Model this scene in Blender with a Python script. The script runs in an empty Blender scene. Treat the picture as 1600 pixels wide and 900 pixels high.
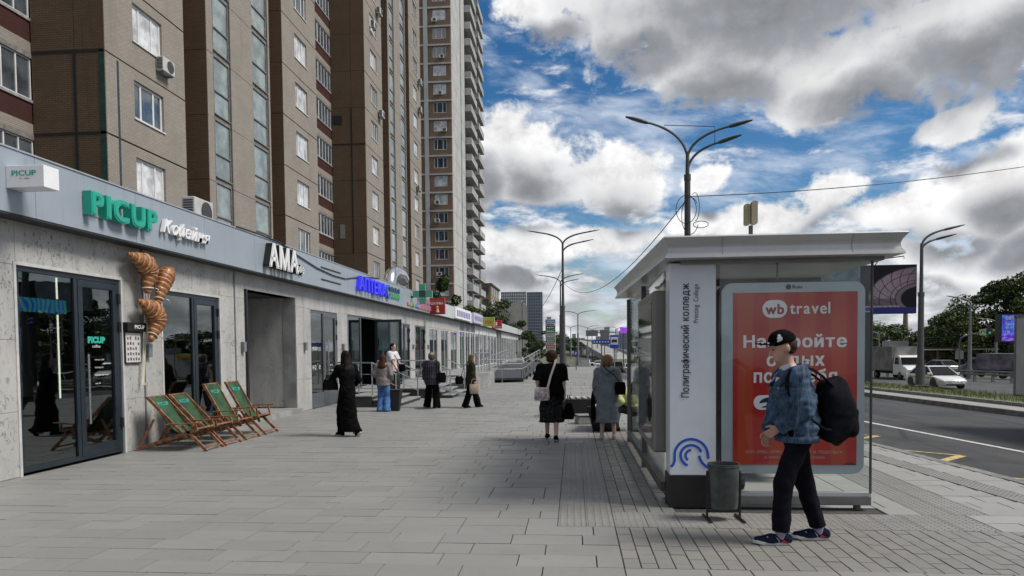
import bpy, bmesh, math, random
import numpy as np
from mathutils import Vector, Matrix
random.seed(7); NR = np.random.RandomState(11)
sc = bpy.context.scene
COL = sc.collection
R = math.radians
PI = math.pi

# ------------------------------------------------------------------ camera
cam_d = bpy.data.cameras.new('camera'); cam = bpy.data.objects.new('camera', cam_d); COL.objects.link(cam)
CF = Vector((-0.08737703, 0.99548841, -0.03698766)); CR = Vector((0.99615392, 0.08707157, -0.00979314)); CU = CR.cross(CF)
cam.matrix_world = Matrix(((CR.x, CU.x, -CF.x, 0), (CR.y, CU.y, -CF.y, 0), (CR.z, CU.z, -CF.z, 1.62), (0, 0, 0, 1)))
cam_d.sensor_width = 36; cam_d.lens = 36*1109/1600; cam_d.shift_y = 136/1600
cam_d.clip_start = .05; cam_d.clip_end = 9000
sc.camera = cam

# ------------------------------------------------------------------ sky, sun, exposure
SUN_EL, SUN_AZ = R(50), R(97)            # azimuth from +Y towards +X
SKY_STRENGTH = .085
world = bpy.data.worlds.new('World'); sc.world = world; world.use_nodes = True
sc.view_settings.view_transform = 'Standard'; sc.view_settings.look = 'None'
sc.view_settings.exposure = 0.70; sc.view_settings.gamma = 1.0
sun_d = bpy.data.lights.new('sun', 'SUN'); sun_d.energy = 2.2; sun_d.angle = R(20); sun_d.color = (1, .945, .86)
sun = bpy.data.objects.new('sun', sun_d); COL.objects.link(sun)
sdir = Vector((math.sin(SUN_AZ)*math.cos(SUN_EL), math.cos(SUN_AZ)*math.cos(SUN_EL), math.sin(SUN_EL)))
sun.rotation_euler = sdir.to_track_quat('Z', 'Y').to_euler()
sun.location = (30, 30, 60)

class NT:
    """tiny node-tree helper"""
    def __init__(s, tree): s.t = tree; s.n = tree.nodes; s.l = tree.links
    def node(s, typ, **kw):
        n = s.n.new(typ)
        for k, v in kw.items(): setattr(n, k, v)
        return n
    def put(s, sock, v):
        if hasattr(v, 'is_output'): s.l.new(v, sock)
        else: sock.default_value = v
    def m(s, op, a, b=0., c=None, clamp=False):
        n = s.n.new('ShaderNodeMath'); n.operation = op; n.use_clamp = clamp
        s.put(n.inputs[0], a); s.put(n.inputs[1], b)
        if c is not None: s.put(n.inputs[2], c)
        return n.outputs[0]
    def sstep(s, x, lo, hi, a=0., b=1.):
        n = s.n.new('ShaderNodeMapRange'); n.interpolation_type = 'SMOOTHSTEP'
        s.put(n.inputs[0], x); s.put(n.inputs[1], lo); s.put(n.inputs[2], hi); s.put(n.inputs[3], a); s.put(n.inputs[4], b)
        return n.outputs[0]
    def mix(s, f, a, b, blend='MIX'):
        n = s.n.new('ShaderNodeMix'); n.data_type = 'RGBA'; n.blend_type = blend
        s.put(n.inputs[0], f); s.put(n.inputs[6], a); s.put(n.inputs[7], b)
        return n.outputs[2]
    def comb(s, x, y, z=0.):
        n = s.n.new('ShaderNodeCombineXYZ')
        for i, v in enumerate((x, y, z)): s.put(n.inputs[i], v)
        return n.outputs[0]
    def noise(s, vec, scale, detail=4., rough=.5, dist=0., dims='3D'):
        n = s.n.new('ShaderNodeTexNoise'); n.noise_dimensions = dims
        if vec is not None: s.l.new(vec, n.inputs['Vector'])
        n.inputs['Scale'].default_value = scale; n.inputs['Detail'].default_value = detail
        n.inputs['Roughness'].default_value = rough; n.inputs['Distortion'].default_value = dist
        return n.outputs[0]

def pixdir(u, v):
    d = CF + CR*((u-800)/1109) - CU*((v-586)/1109); d.normalize()
    return math.atan2(d.x, d.y), math.asin(d.z)

def build_sky():
    # cloud field in sky coordinates (azimuth, elevation); the clouds of the photograph sit where they sat in the sky, the open
    # noise field fills the unseen sky, its cloud thickened to brighten camera-facing surfaces
    g = bpy.data.node_groups.new('cloud_field', 'ShaderNodeTree')
    g.interface.new_socket('p', in_out='INPUT', socket_type='NodeSocketVector')
    g.interface.new_socket('field', in_out='OUTPUT', socket_type='NodeSocketFloat')
    q = NT(g); gi = q.node('NodeGroupInput'); go = q.node('NodeGroupOutput')
    blobs = [(1180, -50, 440, 175), (1120, 90, 180, 85), (990, 25, 140, 70), (1340, 110, 170, 80), (1530, 30, 270, 130), (850, -10, 90, 42),
             (815, 235, 100, 62), (800, 285, 130, 42), (955, 285, 88, 58), (730, 240, 60, 60), (1260, 178, 70, 26),
             (1495, 188, 82, 26), (1580, 268, 110, 66), (1470, 322, 150, 48), (1610, 335, 140, 64), (1112, 276, 34, 22), (1300, 305, 60, 44),
             (1180, 348, 150, 34), (800, 390, 120, 36), (1560, 418, 150, 42), (930, 375, 100, 24), (780, 445, 100, 30), (1400, 395, 110, 26)]
    best = None
    for (u, v, ru, rv) in blobs:
        a0, e0 = pixdir(u, v); a1, _ = pixdir(u+ru, v); _, e1 = pixdir(u, v-rv)
        sx, sy = 1/abs(a1-a0), 1/abs(e1-e0)
        n = q.node('ShaderNodeVectorMath', operation='MULTIPLY_ADD'); q.l.new(gi.outputs[0], n.inputs[0])
        n.inputs[1].default_value = (sx, sy, 0); n.inputs[2].default_value = (-a0*sx, -e0*sy, 0)
        ln = q.node('ShaderNodeVectorMath', operation='LENGTH'); q.l.new(n.outputs[0], ln.inputs[0])
        d = ln.outputs[1]
        best = d if best is None else q.m('SMOOTH_MIN', best, d, .15)
    q.l.new(q.m('SUBTRACT', 1., best), go.inputs[0])

    q = NT(world.node_tree); q.n.clear()
    geo = q.node('ShaderNodeTexCoord'); sep = q.node('ShaderNodeSeparateXYZ'); q.l.new(geo.outputs['Generated'], sep.inputs[0])
    az = q.m('ARCTAN2', sep.outputs[0], sep.outputs[1]); el = q.m('ARCSINE', sep.outputs[2])
    v0 = q.comb(az, q.m('MULTIPLY', el, 1.2))
    nw = q.node('ShaderNodeTexNoise'); nw.noise_dimensions = '2D'; q.l.new(v0, nw.inputs['Vector'])
    nw.inputs['Scale'].default_value = 8; nw.inputs['Detail'].default_value = 2
    wv = q.node('ShaderNodeVectorMath', operation='MULTIPLY_ADD'); q.l.new(nw.outputs['Color'], wv.inputs[0])
    wv.inputs[1].default_value = (.09, .06, 0); wv.inputs[2].default_value = (-.045, -.03, 0)
    pw = q.node('ShaderNodeVectorMath', operation='ADD'); q.l.new(wv.outputs[0], pw.inputs[0]); q.l.new(q.comb(az, el), pw.inputs[1])
    out = q.m('MAXIMUM', q.sstep(q.m('ABSOLUTE', q.m('SUBTRACT', az, .2)), .55, .8), q.sstep(el, .58, .75))
    gen = q.m('MULTIPLY', q.m('SUBTRACT', q.noise(v0, 3.4, 2, .5, 0, '2D'), .40), 4.)
    def field(off):
        n = q.node('ShaderNodeGroup'); n.node_tree = g
        ad = q.node('ShaderNodeVectorMath', operation='ADD'); q.l.new(pw.outputs[0], ad.inputs[0]); ad.inputs[1].default_value = off
        q.l.new(ad.outputs[0], n.inputs[0])
        return q.m('ADD', q.m('MULTIPLY', n.outputs[0], q.m('SUBTRACT', 1., out)), q.m('MULTIPLY', gen, out))
    f0 = field((0, 0, 0)); f1 = field((-.010, .042, 0))
    n1 = q.noise(v0, 17, 7, .64, .05, '2D')
    vo = q.node('ShaderNodeTexVoronoi'); vo.voronoi_dimensions = '2D'; vo.feature = 'F1'; q.l.new(pw.outputs[0], vo.inputs['Vector'])
    vo.inputs['Scale'].default_value = 42
    puff = q.m('SUBTRACT', .5, vo.outputs['Distance'])
    ns = q.m('SUBTRACT', n1, .5)
    c0 = q.m('ADD', f0, q.m('ADD', q.m('MULTIPLY', ns, 1.45), q.m('MULTIPLY', puff, .14)))
    mask = q.sstep(c0, -.14, .30)
    dark = q.sstep(q.m('ADD', f1, q.m('MULTIPLY', ns, 1.0)), -.02, .78)
    lum = q.m('SUBTRACT', 6.8, q.m('MULTIPLY', dark, 4.5))
    lum = q.m('MULTIPLY', lum, q.m('ADD', .46, q.m('ADD', q.m('MULTIPLY', n1, .98), q.m('MULTIPLY', puff, .08))))
    ccol = q.mix(dark, (1., 1., 1., 1), (.93, .97, 1.05, 1))
    cl = q.mix(1., ccol, q.comb(lum, lum, lum), 'MULTIPLY')
    # thin high veil and the pale bank toward the horizon
    veil = q.noise(q.comb(q.m('ADD', az, q.m('MULTIPLY', el, 1.3)), q.m('MULTIPLY', el, 2.6)), 5.5, 6, .58, .15, '2D')
    bank = q.noise(q.comb(az, q.m('MULTIPLY', el, 3.0)), 10, 6, .6, .1, '2D')
    vm = q.m('MULTIPLY', q.sstep(q.m('ADD', veil, q.sstep(el, .05, .38, .12, 0.)), .46, .76), .74)
    bm_ = q.m('MULTIPLY', q.sstep(q.m('ADD', bank, q.sstep(el, .0, .26, .30, 0.)), .54, .76), .95)
    sky = q.node('ShaderNodeTexSky'); sky.sky_type = 'NISHITA'; sky.sun_disc = False
    sky.sun_elevation = SUN_EL; sky.sun_rotation = SUN_AZ; sky.altitude = 150; sky.air_density = 1.0; sky.dust_density = .5; sky.ozone_density = 2.5
    hs = q.node('ShaderNodeHueSaturation'); hs.inputs['Saturation'].default_value = 1.36; hs.inputs['Value'].default_value = .66
    q.l.new(sky.outputs[0], hs.inputs['Color'])
    bl = q.m('ADD', 3.1, q.m('MULTIPLY', q.sstep(bank, .40, .68), 3.3))
    col = q.mix(vm, hs.outputs[0], (5.2, 5.7, 6.5, 1))
    col = q.mix(bm_, col, q.mix(1., (.98, 1.01, 1.06, 1), q.comb(bl, bl, bl), 'MULTIPLY'))
    col = q.mix(mask, col, cl)
    low = q.sstep(el, -.03, .0)
    col = q.mix(low, (2.2, 2.25, 2.3, 1), col)
    bg = q.node('ShaderNodeBackground'); q.l.new(col, bg.inputs[0]); bg.inputs[1].default_value = SKY_STRENGTH
    o = q.node('ShaderNodeOutputWorld'); q.l.new(bg.outputs[0], o.inputs[0])
    world.cycles.sampling_method = 'MANUAL'; world.cycles.sample_map_resolution = 512
build_sky()
sc.render.engine = 'CYCLES'
sc.cycles.use_denoising = True
try: sc.cycles.denoiser = 'OPENIMAGEDENOISE'
except Exception: pass
sc.cycles.max_bounces = 7; sc.cycles.diffuse_bounces = 3; sc.cycles.glossy_bounces = 4; sc.cycles.transmission_bounces = 6
sc.cycles.transparent_max_bounces = 16; sc.cycles.caustics_reflective = False; sc.cycles.caustics_refractive = False
sc.cycles.sample_clamp_indirect = 6
sc.cycles.use_adaptive_sampling = True

# ------------------------------------------------------------------ materials
MATS = {}
def mat(name, col, rough=.6, metal=0., var=.12, vs=6., bump=0., bs=60., col2=None, spec=.5, emit=None, es=0., streak=0., coat=0., bdist=.02):
    """principled material with mottled colour and fine relief in world space"""
    if name in MATS: return MATS[name]
    m = bpy.data.materials.new(name); m.use_nodes = True; q = NT(m.node_tree); p = q.n['Principled BSDF']
    c = (*col, 1)
    g = q.node('ShaderNodeNewGeometry')
    if var > 0 or col2:
        n = q.noise(g.outputs['Position'], vs, 5, .6)
        lo = tuple(x*(1-var) for x in col)+(1,); hi = tuple(min(1, x*(1+var)) for x in (col2 or col))+(1,)
        cc = q.mix(q.sstep(n, .32, .68), lo, hi)
        if streak:
            mp = q.node('ShaderNodeMapping'); mp.inputs['Scale'].default_value = (3, 3, .25); q.l.new(g.outputs['Position'], mp.inputs[0])
            s = q.sstep(q.noise(mp.outputs[0], 2.2, 6, .65), .5, .8)
            cc = q.mix(q.m('MULTIPLY', s, streak), cc, tuple(x*.45 for x in col)+(1,))
        q.l.new(cc, p.inputs['Base Color'])
        q.l.new(q.m('ADD', rough-.06, q.m('MULTIPLY', n, .12)), p.inputs['Roughness'])
    else:
        p.inputs['Base Color'].default_value = c; p.inputs['Roughness'].default_value = rough
    p.inputs['Metallic'].default_value = metal
    p.inputs['Specular IOR Level'].default_value = spec
    if coat: p.inputs['Coat Weight'].default_value = coat; p.inputs['Coat Roughness'].default_value = .05
    if emit: p.inputs['Emission Color'].default_value = (*emit, 1); p.inputs['Emission Strength'].default_value = es
    if bump:
        b = q.node('ShaderNodeBump'); b.inputs['Strength'].default_value = bump; b.inputs['Distance'].default_value = bdist
        q.l.new(q.noise(g.outputs['Position'], bs, 4, .6), b.inputs['Height']); q.l.new(b.outputs[0], p.inputs['Normal'])
    MATS[name] = m
    return m

def glass_mat(name, tint=(.9, .95, .95), ior=1.5, rough=.0, haze=0., refl=1.):
    """thin pane: Fresnel mirror over clear transmission"""
    if name in MATS: return MATS[name]
    m = bpy.data.materials.new(name); m.use_nodes = True; q = NT(m.node_tree); q.n.clear()
    f = q.node('ShaderNodeFresnel'); gb = q.node('ShaderNodeNewGeometry'); bk = gb.outputs['Backfacing']
    q.l.new(q.m('ADD', q.m('MULTIPLY', bk, 1/ior), q.m('MULTIPLY', q.m('SUBTRACT', 1., bk), ior)), f.inputs['IOR'])   # same mirror from both faces
    g = q.node('ShaderNodeBsdfGlossy'); g.inputs['Roughness'].default_value = rough; g.inputs['Color'].default_value = (.92, .95, .96, 1)
    geo = q.node('ShaderNodeNewGeometry')
    b = q.node('ShaderNodeBump'); b.inputs['Strength'].default_value = .03; b.inputs['Distance'].default_value = .05
    q.l.new(q.noise(geo.outputs['Position'], 1.3, 2), b.inputs['Height']); q.l.new(b.outputs[0], g.inputs['Normal'])
    t = q.node('ShaderNodeBsdfTransparent'); t.inputs['Color'].default_value = (*tint, 1)
    sh = t.outputs[0]
    if haze:
        d = q.node('ShaderNodeBsdfDiffuse'); d.inputs['Color'].default_value = (.5, .53, .53, 1)
        mx0 = q.node('ShaderNodeMixShader'); q.l.new(q.m('MULTIPLY', q.sstep(q.noise(geo.outputs['Position'], 3, 5, .65), .35, .8), haze), mx0.inputs[0])
        q.l.new(t.outputs[0], mx0.inputs[1]); q.l.new(d.outputs[0], mx0.inputs[2]); sh = mx0.outputs[0]
    mx = q.node('ShaderNodeMixShader'); q.l.new(q.m('MULTIPLY', f.outputs[0], refl, clamp=True), mx.inputs[0])
    q.l.new(sh, mx.inputs[1]); q.l.new(g.outputs[0], mx.inputs[2])
    o = q.node('ShaderNodeOutputMaterial'); q.l.new(mx.outputs[0], o.inputs[0])
    MATS[name] = m
    return m

def dark_glass(name, col=(.02, .025, .03), rough=.03, ior=1.7, var=.3):
    m = mat(name, col, rough, 0, var, 1.2)
    m.node_tree.nodes['Principled BSDF'].inputs['IOR'].default_value = ior
    return m

# ------------------------------------------------------------------ mesh builder
class MB:
    def __init__(s): s.v = []; s.f = []; s.mi = []; s.cur = 0
    def add(s, vs, fs):
        o = len(s.v); s.v += [tuple(map(float, p)) for p in vs]
        for f in fs: s.f.append(tuple(o+i for i in f)); s.mi.append(s.cur)
        return s
    def box(s, x0, y0, z0, x1, y1, z1):
        if x0 > x1: x0, x1 = x1, x0
        if y0 > y1: y0, y1 = y1, y0
        if z0 > z1: z0, z1 = z1, z0
        return s.add([(x0,y0,z0),(x1,y0,z0),(x1,y1,z0),(x0,y1,z0),(x0,y0,z1),(x1,y0,z1),(x1,y1,z1),(x0,y1,z1)],
                     [(3,2,1,0),(4,5,6,7),(0,1,5,4),(1,2,6,5),(2,3,7,6),(3,0,4,7)])
    def prism(s, poly, a0, a1, axis='z'):
        """polygon (2-D, ccw) pushed from a0 to a1 along axis; poly coordinates are the other two axes in xyz order"""
        n = len(poly)
        def P(p, a):
            return (p[0], p[1], a) if axis == 'z' else ((p[0], a, p[1]) if axis == 'y' else (a, p[0], p[1]))
        vs = [P(p, a0) for p in poly]+[P(p, a1) for p in poly]
        fs = [tuple(range(n))[::-1], tuple(range(n, 2*n))]+[(i, (i+1) % n, n+(i+1) % n, n+i) for i in range(n)]
        return s.add(vs, fs)
    def hexa(s, a, b):
        """loft between two quads/loops of equal length, capped"""
        n = len(a)
        return s.add(list(a)+list(b), [tuple(range(n))[::-1], tuple(range(n, 2*n))]+[(i, (i+1) % n, n+(i+1) % n, n+i) for i in range(n)])
    def loft(s, loops, cap=True, closed=True):
        n = len(loops[0]); o = len(s.v); vs = [p for l in loops for p in l]; fs = []
        for k in range(len(loops)-1):
            for i in range(n if closed else n-1):
                j = (i+1) % n
                fs.append((k*n+i, k*n+j, (k+1)*n+j, (k+1)*n+i))
        if cap: fs += [tuple(range(n))[::-1], tuple(range((len(loops)-1)*n, len(loops)*n))]
        return s.add(vs, fs)
    def tube(s, pts, r, n=8, cap=True):
        pts = [Vector(p) for p in pts]; rs = r if hasattr(r, '__len__') else [r]*len(pts)
        t0 = (pts[1]-pts[0]).normalized(); up = Vector((0,0,1)) if abs(t0.z) < .9 else Vector((1,0,0))
        nx = t0.cross(up).normalized(); loops = []
        for i, p in enumerate(pts):
            t = (pts[min(i+1, len(pts)-1)]-pts[max(i-1, 0)]).normalized()
            nx = (nx - t*nx.dot(t)).normalized(); ny = t.cross(nx)
            loops.append([tuple(p+(nx*math.cos(2*PI*k/n)+ny*math.sin(2*PI*k/n))*rs[i]) for k in range(n)])
        return s.loft(loops, cap)
    def cyl(s, p0, p1, r0, r1=None, n=12): return s.tube([p0, p1], [r0, r0 if r1 is None else r1], n)
    def beam(s, p0, p1, w, h, up=(0,0,1)):
        p0, p1 = Vector(p0), Vector(p1); t = (p1-p0).normalized(); u = Vector(up)
        if abs(t.dot(u)) > .95: u = Vector((0,1,0))
        x = t.cross(u).normalized()*(w/2); y = x.cross(t).normalized()*(h/2)
        return s.hexa([p0-x-y, p0+x-y, p0+x+y, p0-x+y], [p1-x-y, p1+x-y, p1+x+y, p1-x+y])
    def lathe(s, prof, c=(0,0,0), n=16, axis='z'):
        loops = []
        for r, z in prof:
            l = []
            for k in range(n):
                a = 2*PI*k/n; x, y = r*math.cos(a), r*math.sin(a)
                l.append((c[0]+x, c[1]+y, c[2]+z) if axis == 'z' else ((c[0]+z, c[1]+x, c[2]+y) if axis == 'x' else (c[0]+y, c[1]+z, c[2]+x)))
            loops.append(l)
        return s.loft(loops)
    def build(s, name, m=None, parent=None, smooth=False, bevel=0., loc=None):
        me = bpy.data.meshes.new(name); me.from_pydata(s.v, [], s.f)
        ms = m if isinstance(m, (list, tuple)) else [m]
        for x in ms:
            if x: me.materials.append(x)
        if len(ms) > 1: me.polygons.foreach_set('material_index', s.mi)
        if smooth: me.polygons.foreach_set('use_smooth', [True]*len(me.polygons))
        b = bmesh.new(); b.from_mesh(me); bmesh.ops.recalc_face_normals(b, faces=b.faces); b.to_mesh(me); b.free()
        if smooth and smooth != 'all':
            try: me.set_sharp_from_angle(angle=R(40))
            except Exception: pass
        return link(name, me, parent, bevel, loc)

WORLD = set()          # things whose parts are written in world coordinates
def hang(o, parent):
    o.parent = parent
    if parent.name in WORLD: o.matrix_parent_inverse = parent.matrix_basis.inverted()
def link(name, me, parent=None, bevel=0., loc=None):
    o = bpy.data.objects.new(name, me); COL.objects.link(o)
    if parent: hang(o, parent)
    if loc is not None: o.location = loc
    if bevel:
        md = o.modifiers.new('bevel', 'BEVEL'); md.width = bevel; md.segments = 2; md.limit_method = 'ANGLE'; md.angle_limit = R(40)
    return o

def tag(o, label=None, cat=None, group=None, kind=None):
    if label: o['label'] = label
    if cat: o['category'] = cat
    if group: o['group'] = group
    if kind: o['kind'] = kind
    return o
def empty(name, loc=(0,0,0), rz=0., label=None, cat=None, group=None, kind=None, w=False):
    o = bpy.data.objects.new(name, None); COL.objects.link(o); o.location = loc; o.rotation_euler = (0,0,rz); o.empty_display_size = .2
    if w: WORLD.add(o.name)
    return tag(o, label, cat, group, kind)
def dup(o, parent=None, loc=None, rz=None, label=None, top=True):
    c = o.copy(); COL.objects.link(c)
    if parent is not None: c.parent = parent
    for ch in o.children: dup(ch, c, top=False)
    if top:
        if loc is not None: c.location = loc
        if rz is not None: c.rotation_euler = (0,0,rz)
        if label: c['label'] = label
    return c
def piece(name, me, parent, loc, rot=None, scale=None):
    o = bpy.data.objects.new(name, me); COL.objects.link(o); hang(o, parent); o.location = loc
    if rot is not None: o.rotation_euler = rot
    if scale is not None: o.scale = scale
    return o
def mesh_of(mb, m, smooth=False):
    o = mb.build('tmp', m, None, smooth); me = o.data; bpy.data.objects.remove(o); return me

# ------------------------------------------------------------------ lettering
def text_mesh(body, size, depth=.0, bold=0., width=None, height=None, align='LEFT', res=3, shear=0., space=1., rawy=False):
    c = bpy.data.curves.new('t', 'FONT'); c.body = body; c.size = size; c.extrude = depth/2; c.offset = min(bold, .022); c.resolution_u = res; c.shear = shear
    c.space_character = space
    o = bpy.data.objects.new('t', c); COL.objects.link(o)
    dg = bpy.context.evaluated_depsgraph_get(); dg.update()
    me = bpy.data.meshes.new_from_object(o.evaluated_get(dg)); bpy.data.objects.remove(o); bpy.data.curves.remove(c)
    n = len(me.vertices); co = np.zeros(n*3); me.vertices.foreach_get('co', co); co = co.reshape(-1, 3)
    lo, hi = co.min(0), co.max(0)
    sx = (width/(hi[0]-lo[0])) if width else 1.; sy = (height/(hi[1]-lo[1])) if height else (sx if width else 1.)
    if not width and height: sx = sy
    co[:, 0] = (co[:, 0]-lo[0])*sx; co[:, 1] = (co[:, 1]-(0 if rawy else lo[1]))*sy
    if align == 'CENTER': co[:, 0] -= co[:, 0].max()/2
    me.vertices.foreach_set('co', co.ravel()); me.materials.clear()
    return me
# orientation of a sign plane: local x -> reading direction, y -> up, z -> outwards
FACE_X = Matrix(((0,0,1),(1,0,0),(0,1,0))).to_4x4()      # on a wall facing +X, read along +Y
FACE_MY = Matrix(((1,0,0),(0,0,-1),(0,1,0))).to_4x4()    # facing -Y, read along +X
def text(name, body, loc, face, m, parent=None, rot=0., **kw):
    me = text_mesh(body, kw.pop('size', 1.), **kw); me.materials.append(m)
    o = bpy.data.objects.new(name, me); COL.objects.link(o)
    o.matrix_world = Matrix.Translation(loc) @ face @ Matrix.Rotation(rot, 4, 'Z')
    if parent: hang(o, parent)
    return o

# ------------------------------------------------------------------ signed-distance figures
class SDF:
    """soft-blended round cones and ellipsoids meshed with surface nets: one continuous skin"""
    def __init__(s): s.p = []; s.cuts = []; s.wr = []
    def cone(s, a, b, ra, rb, k=.03, flat=None, cap=False):
        s.p.append(('c', np.array(a, float), np.array(b, float), ra, rb, k, flat, cap)); return s
    def chain(s, pts, rs, k=.03, flat=None):
        for i in range(len(pts)-1): s.cone(pts[i], pts[i+1], rs[i], rs[i+1], k, flat)
        return s
    def ell(s, c, r, k=.03, rot=None):
        s.p.append(('e', np.array(c, float), np.array(r, float), rot, 0, k, None, False)); return s
    def cut(s, n, p): s.cuts.append((np.array(n, float), np.array(p, float))); return s
    def sub(s, c, r, rot=None): s.cuts.append(('e', np.array(c, float), np.array(r, float), rot)); return s
    def wrinkle(s, amp, freq, seed=0): s.wr.append((amp, freq, seed)); return s
    def mesh(s, h=.012):
        lo = np.full(3, 1e9); hi = -lo
        for t in s.p:
            if t[0] == 'c':
                r = max(t[3], t[4])*(max(t[6]) if t[6] else 1)
                lo = np.minimum(lo, np.minimum(t[1], t[2])-r); hi = np.maximum(hi, np.maximum(t[1], t[2])+r)
            else: lo = np.minimum(lo, t[1]-t[2].max()); hi = np.maximum(hi, t[1]+t[2].max())
        lo -= 3*h; hi += 3*h
        ax = [np.arange(lo[i], hi[i]+h, h) for i in range(3)]
        F = np.full([len(a) for a in ax], .2, np.float32)
        for t in s.p:
            k = t[5]; mg = k+.02
            if t[0] == 'c':
                r = max(t[3], t[4])*(max(t[6]) if t[6] else 1)+mg; a0 = np.minimum(t[1], t[2])-r; a1 = np.maximum(t[1], t[2])+r
            else: a0 = t[1]-t[2].max()-mg; a1 = t[1]+t[2].max()+mg
            sl = [slice(max(0, int((a0[i]-lo[i])/h)), min(len(ax[i]), int((a1[i]-lo[i])/h)+2)) for i in range(3)]
            X, Y, Z = np.meshgrid(ax[0][sl[0]], ax[1][sl[1]], ax[2][sl[2]], indexing='ij', sparse=True)
            if t[0] == 'c':
                a, b = t[1], t[2]; d = b-a; L2 = max(1e-9, d@d)
                T = np.clip(((X-a[0])*d[0]+(Y-a[1])*d[1]+(Z-a[2])*d[2])/L2, 0, 1)
                fx, fy, fz = t[6] if t[6] else (1, 1, 1)
                D = np.sqrt(((X-a[0]-T*d[0])/fx)**2+((Y-a[1]-T*d[1])/fy)**2+((Z-a[2]-T*d[2])/fz)**2)-(t[3]+(t[4]-t[3])*T)
                if t[7]:
                    n = d/math.sqrt(L2); D = np.maximum(D, (X-b[0])*n[0]+(Y-b[1])*n[1]+(Z-b[2])*n[2])
            else:
                px, py, pz = X-t[1][0], Y-t[1][1], Z-t[1][2]
                if t[3] is not None:
                    M = np.array(t[3].to_3x3().transposed()); px, py, pz = (M[0,0]*px+M[0,1]*py+M[0,2]*pz, M[1,0]*px+M[1,1]*py+M[1,2]*pz, M[2,0]*px+M[2,1]*py+M[2,2]*pz)
                r = t[2]; q0 = np.sqrt((px/r[0])**2+(py/r[1])**2+(pz/r[2])**2); q1 = np.sqrt((px/r[0]**2)**2+(py/r[1]**2)**2+(pz/r[2]**2)**2)
                D = q0*(q0-1)/np.maximum(q1, 1e-6)
            G = F[tuple(sl)]; hh = np.maximum(k-np.abs(G-D), 0)/k
            F[tuple(sl)] = np.minimum(G, D)-hh*hh*k*.25
        X, Y, Z = np.meshgrid(*ax, indexing='ij', sparse=True)
        for amp, fr, sd in s.wr:
            rs = np.random.RandomState(sd)
            for j in range(3):
                kx, ky, kz = rs.uniform(-1, 1, 3)*fr; ph = rs.uniform(0, 6, 2)
                F += (amp/1.5*np.sin(X*kx+Y*ky+Z*kz*1.4+ph[0]+1.5*np.sin((Z*kx-Y*ky)*.6+ph[1]))).astype(np.float32)
        for c in s.cuts:
            if isinstance(c[0], str):
                px, py, pz = X-c[1][0], Y-c[1][1], Z-c[1][2]; r = c[2]
                F = np.maximum(F, -(np.sqrt((px/r[0])**2+(py/r[1])**2+(pz/r[2])**2)-1)*r.min()).astype(np.float32)
            else:
                n, p = c; F = np.maximum(F, ((X-p[0])*n[0]+(Y-p[1])*n[1]+(Z-p[2])*n[2])).astype(np.float32)
        return nets(F, lo, h)
    def build(s, name, m, parent=None, h=.012, sm=1):
        v, f = s.mesh(h)
        me = bpy.data.meshes.new(name); me.from_pydata(v.tolist(), [], f.tolist()); me.materials.append(m)
        me.polygons.foreach_set('use_smooth', [True]*len(me.polygons))
        return link(name, me, parent)

def nets(F, lo, h):
    S = F < 0
    n = np.array(F.shape)-1
    c = [S[i:i+n[0], j:j+n[1], k:k+n[2]] for i in (0, 1) for j in (0, 1) for k in (0, 1)]
    tot = sum(x.astype(np.int8) for x in c); act = (tot > 0) & (tot < 8)
    idx = np.full(act.shape, -1, np.int64); I = np.argwhere(act); idx[act] = np.arange(len(I))
    P = np.zeros((len(I), 3)); W = np.zeros(len(I))
    V = {(i, j, k): F[I[:, 0]+i, I[:, 1]+j, I[:, 2]+k] for i in (0, 1) for j in (0, 1) for k in (0, 1)}
    for a in V:
        for ax in range(3):
            if a[ax] == 0:
                b = list(a); b[ax] = 1; b = tuple(b)
                va, vb = V[a], V[b]; x = (va < 0) != (vb < 0); t = np.where(x, va/np.where(x, va-vb, 1), 0)
                p = np.array(a, float)[None]+0*P; p[:, ax] = t
                P += p*x[:, None]; W += x
    P = (P/W[:, None]+I)*h+lo
    faces = []
    for ax in range(3):
        o1, o2 = [(1, 2), (2, 0), (0, 1)][ax]
        sl0 = [slice(1, -1)]*3; sl0[ax] = slice(0, n[ax]); sl1 = list(sl0); sl1[ax] = slice(1, n[ax]+1)
        A = S[tuple(sl0)]; B = S[tuple(sl1)]; E = np.argwhere(A != B)
        if len(E) == 0: continue
        off = np.ones(3, int); off[ax] = 0; E2 = E+off
        flip = ~A[tuple(E.T)]
        def g(d1, d2):
            q = E2.copy(); q[:, o1] -= d1; q[:, o2] -= d2; return idx[tuple(q.T)]
        Q = np.stack([g(1, 1), g(0, 1), g(0, 0), g(1, 0)], 1); Q[flip] = Q[flip][:, ::-1]
        faces.append(Q)
    f = np.concatenate(faces); f = f[(f >= 0).all(1)]
    return P, f

# ------------------------------------------------------------------ ground, pavement, road
def px_of(x, y, z):
    q = Vector((x, y, z-1.62)); d = q.dot(CF)
    return (800+1109*q.dot(CR)/d, 586-1109*q.dot(CU)/d) if d > .05 else (-9999, -9999)
def in_view(x, y, z, mg=30):
    u, v = px_of(x, y, z); return -mg < u < 1600+mg and -mg < v < 900+mg
kx = lambda y: 6.05-.1*min(y, 40)             # kerb of the pavement
wx = lambda y: 9.2-.13*min(y, 40)
mx = lambda y: kx(y)+8.15                     # kerb of the median
DZ = lambda y: -.03*max(0, min(y, 150)-45)    # the road falls away beyond the stop

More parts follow.
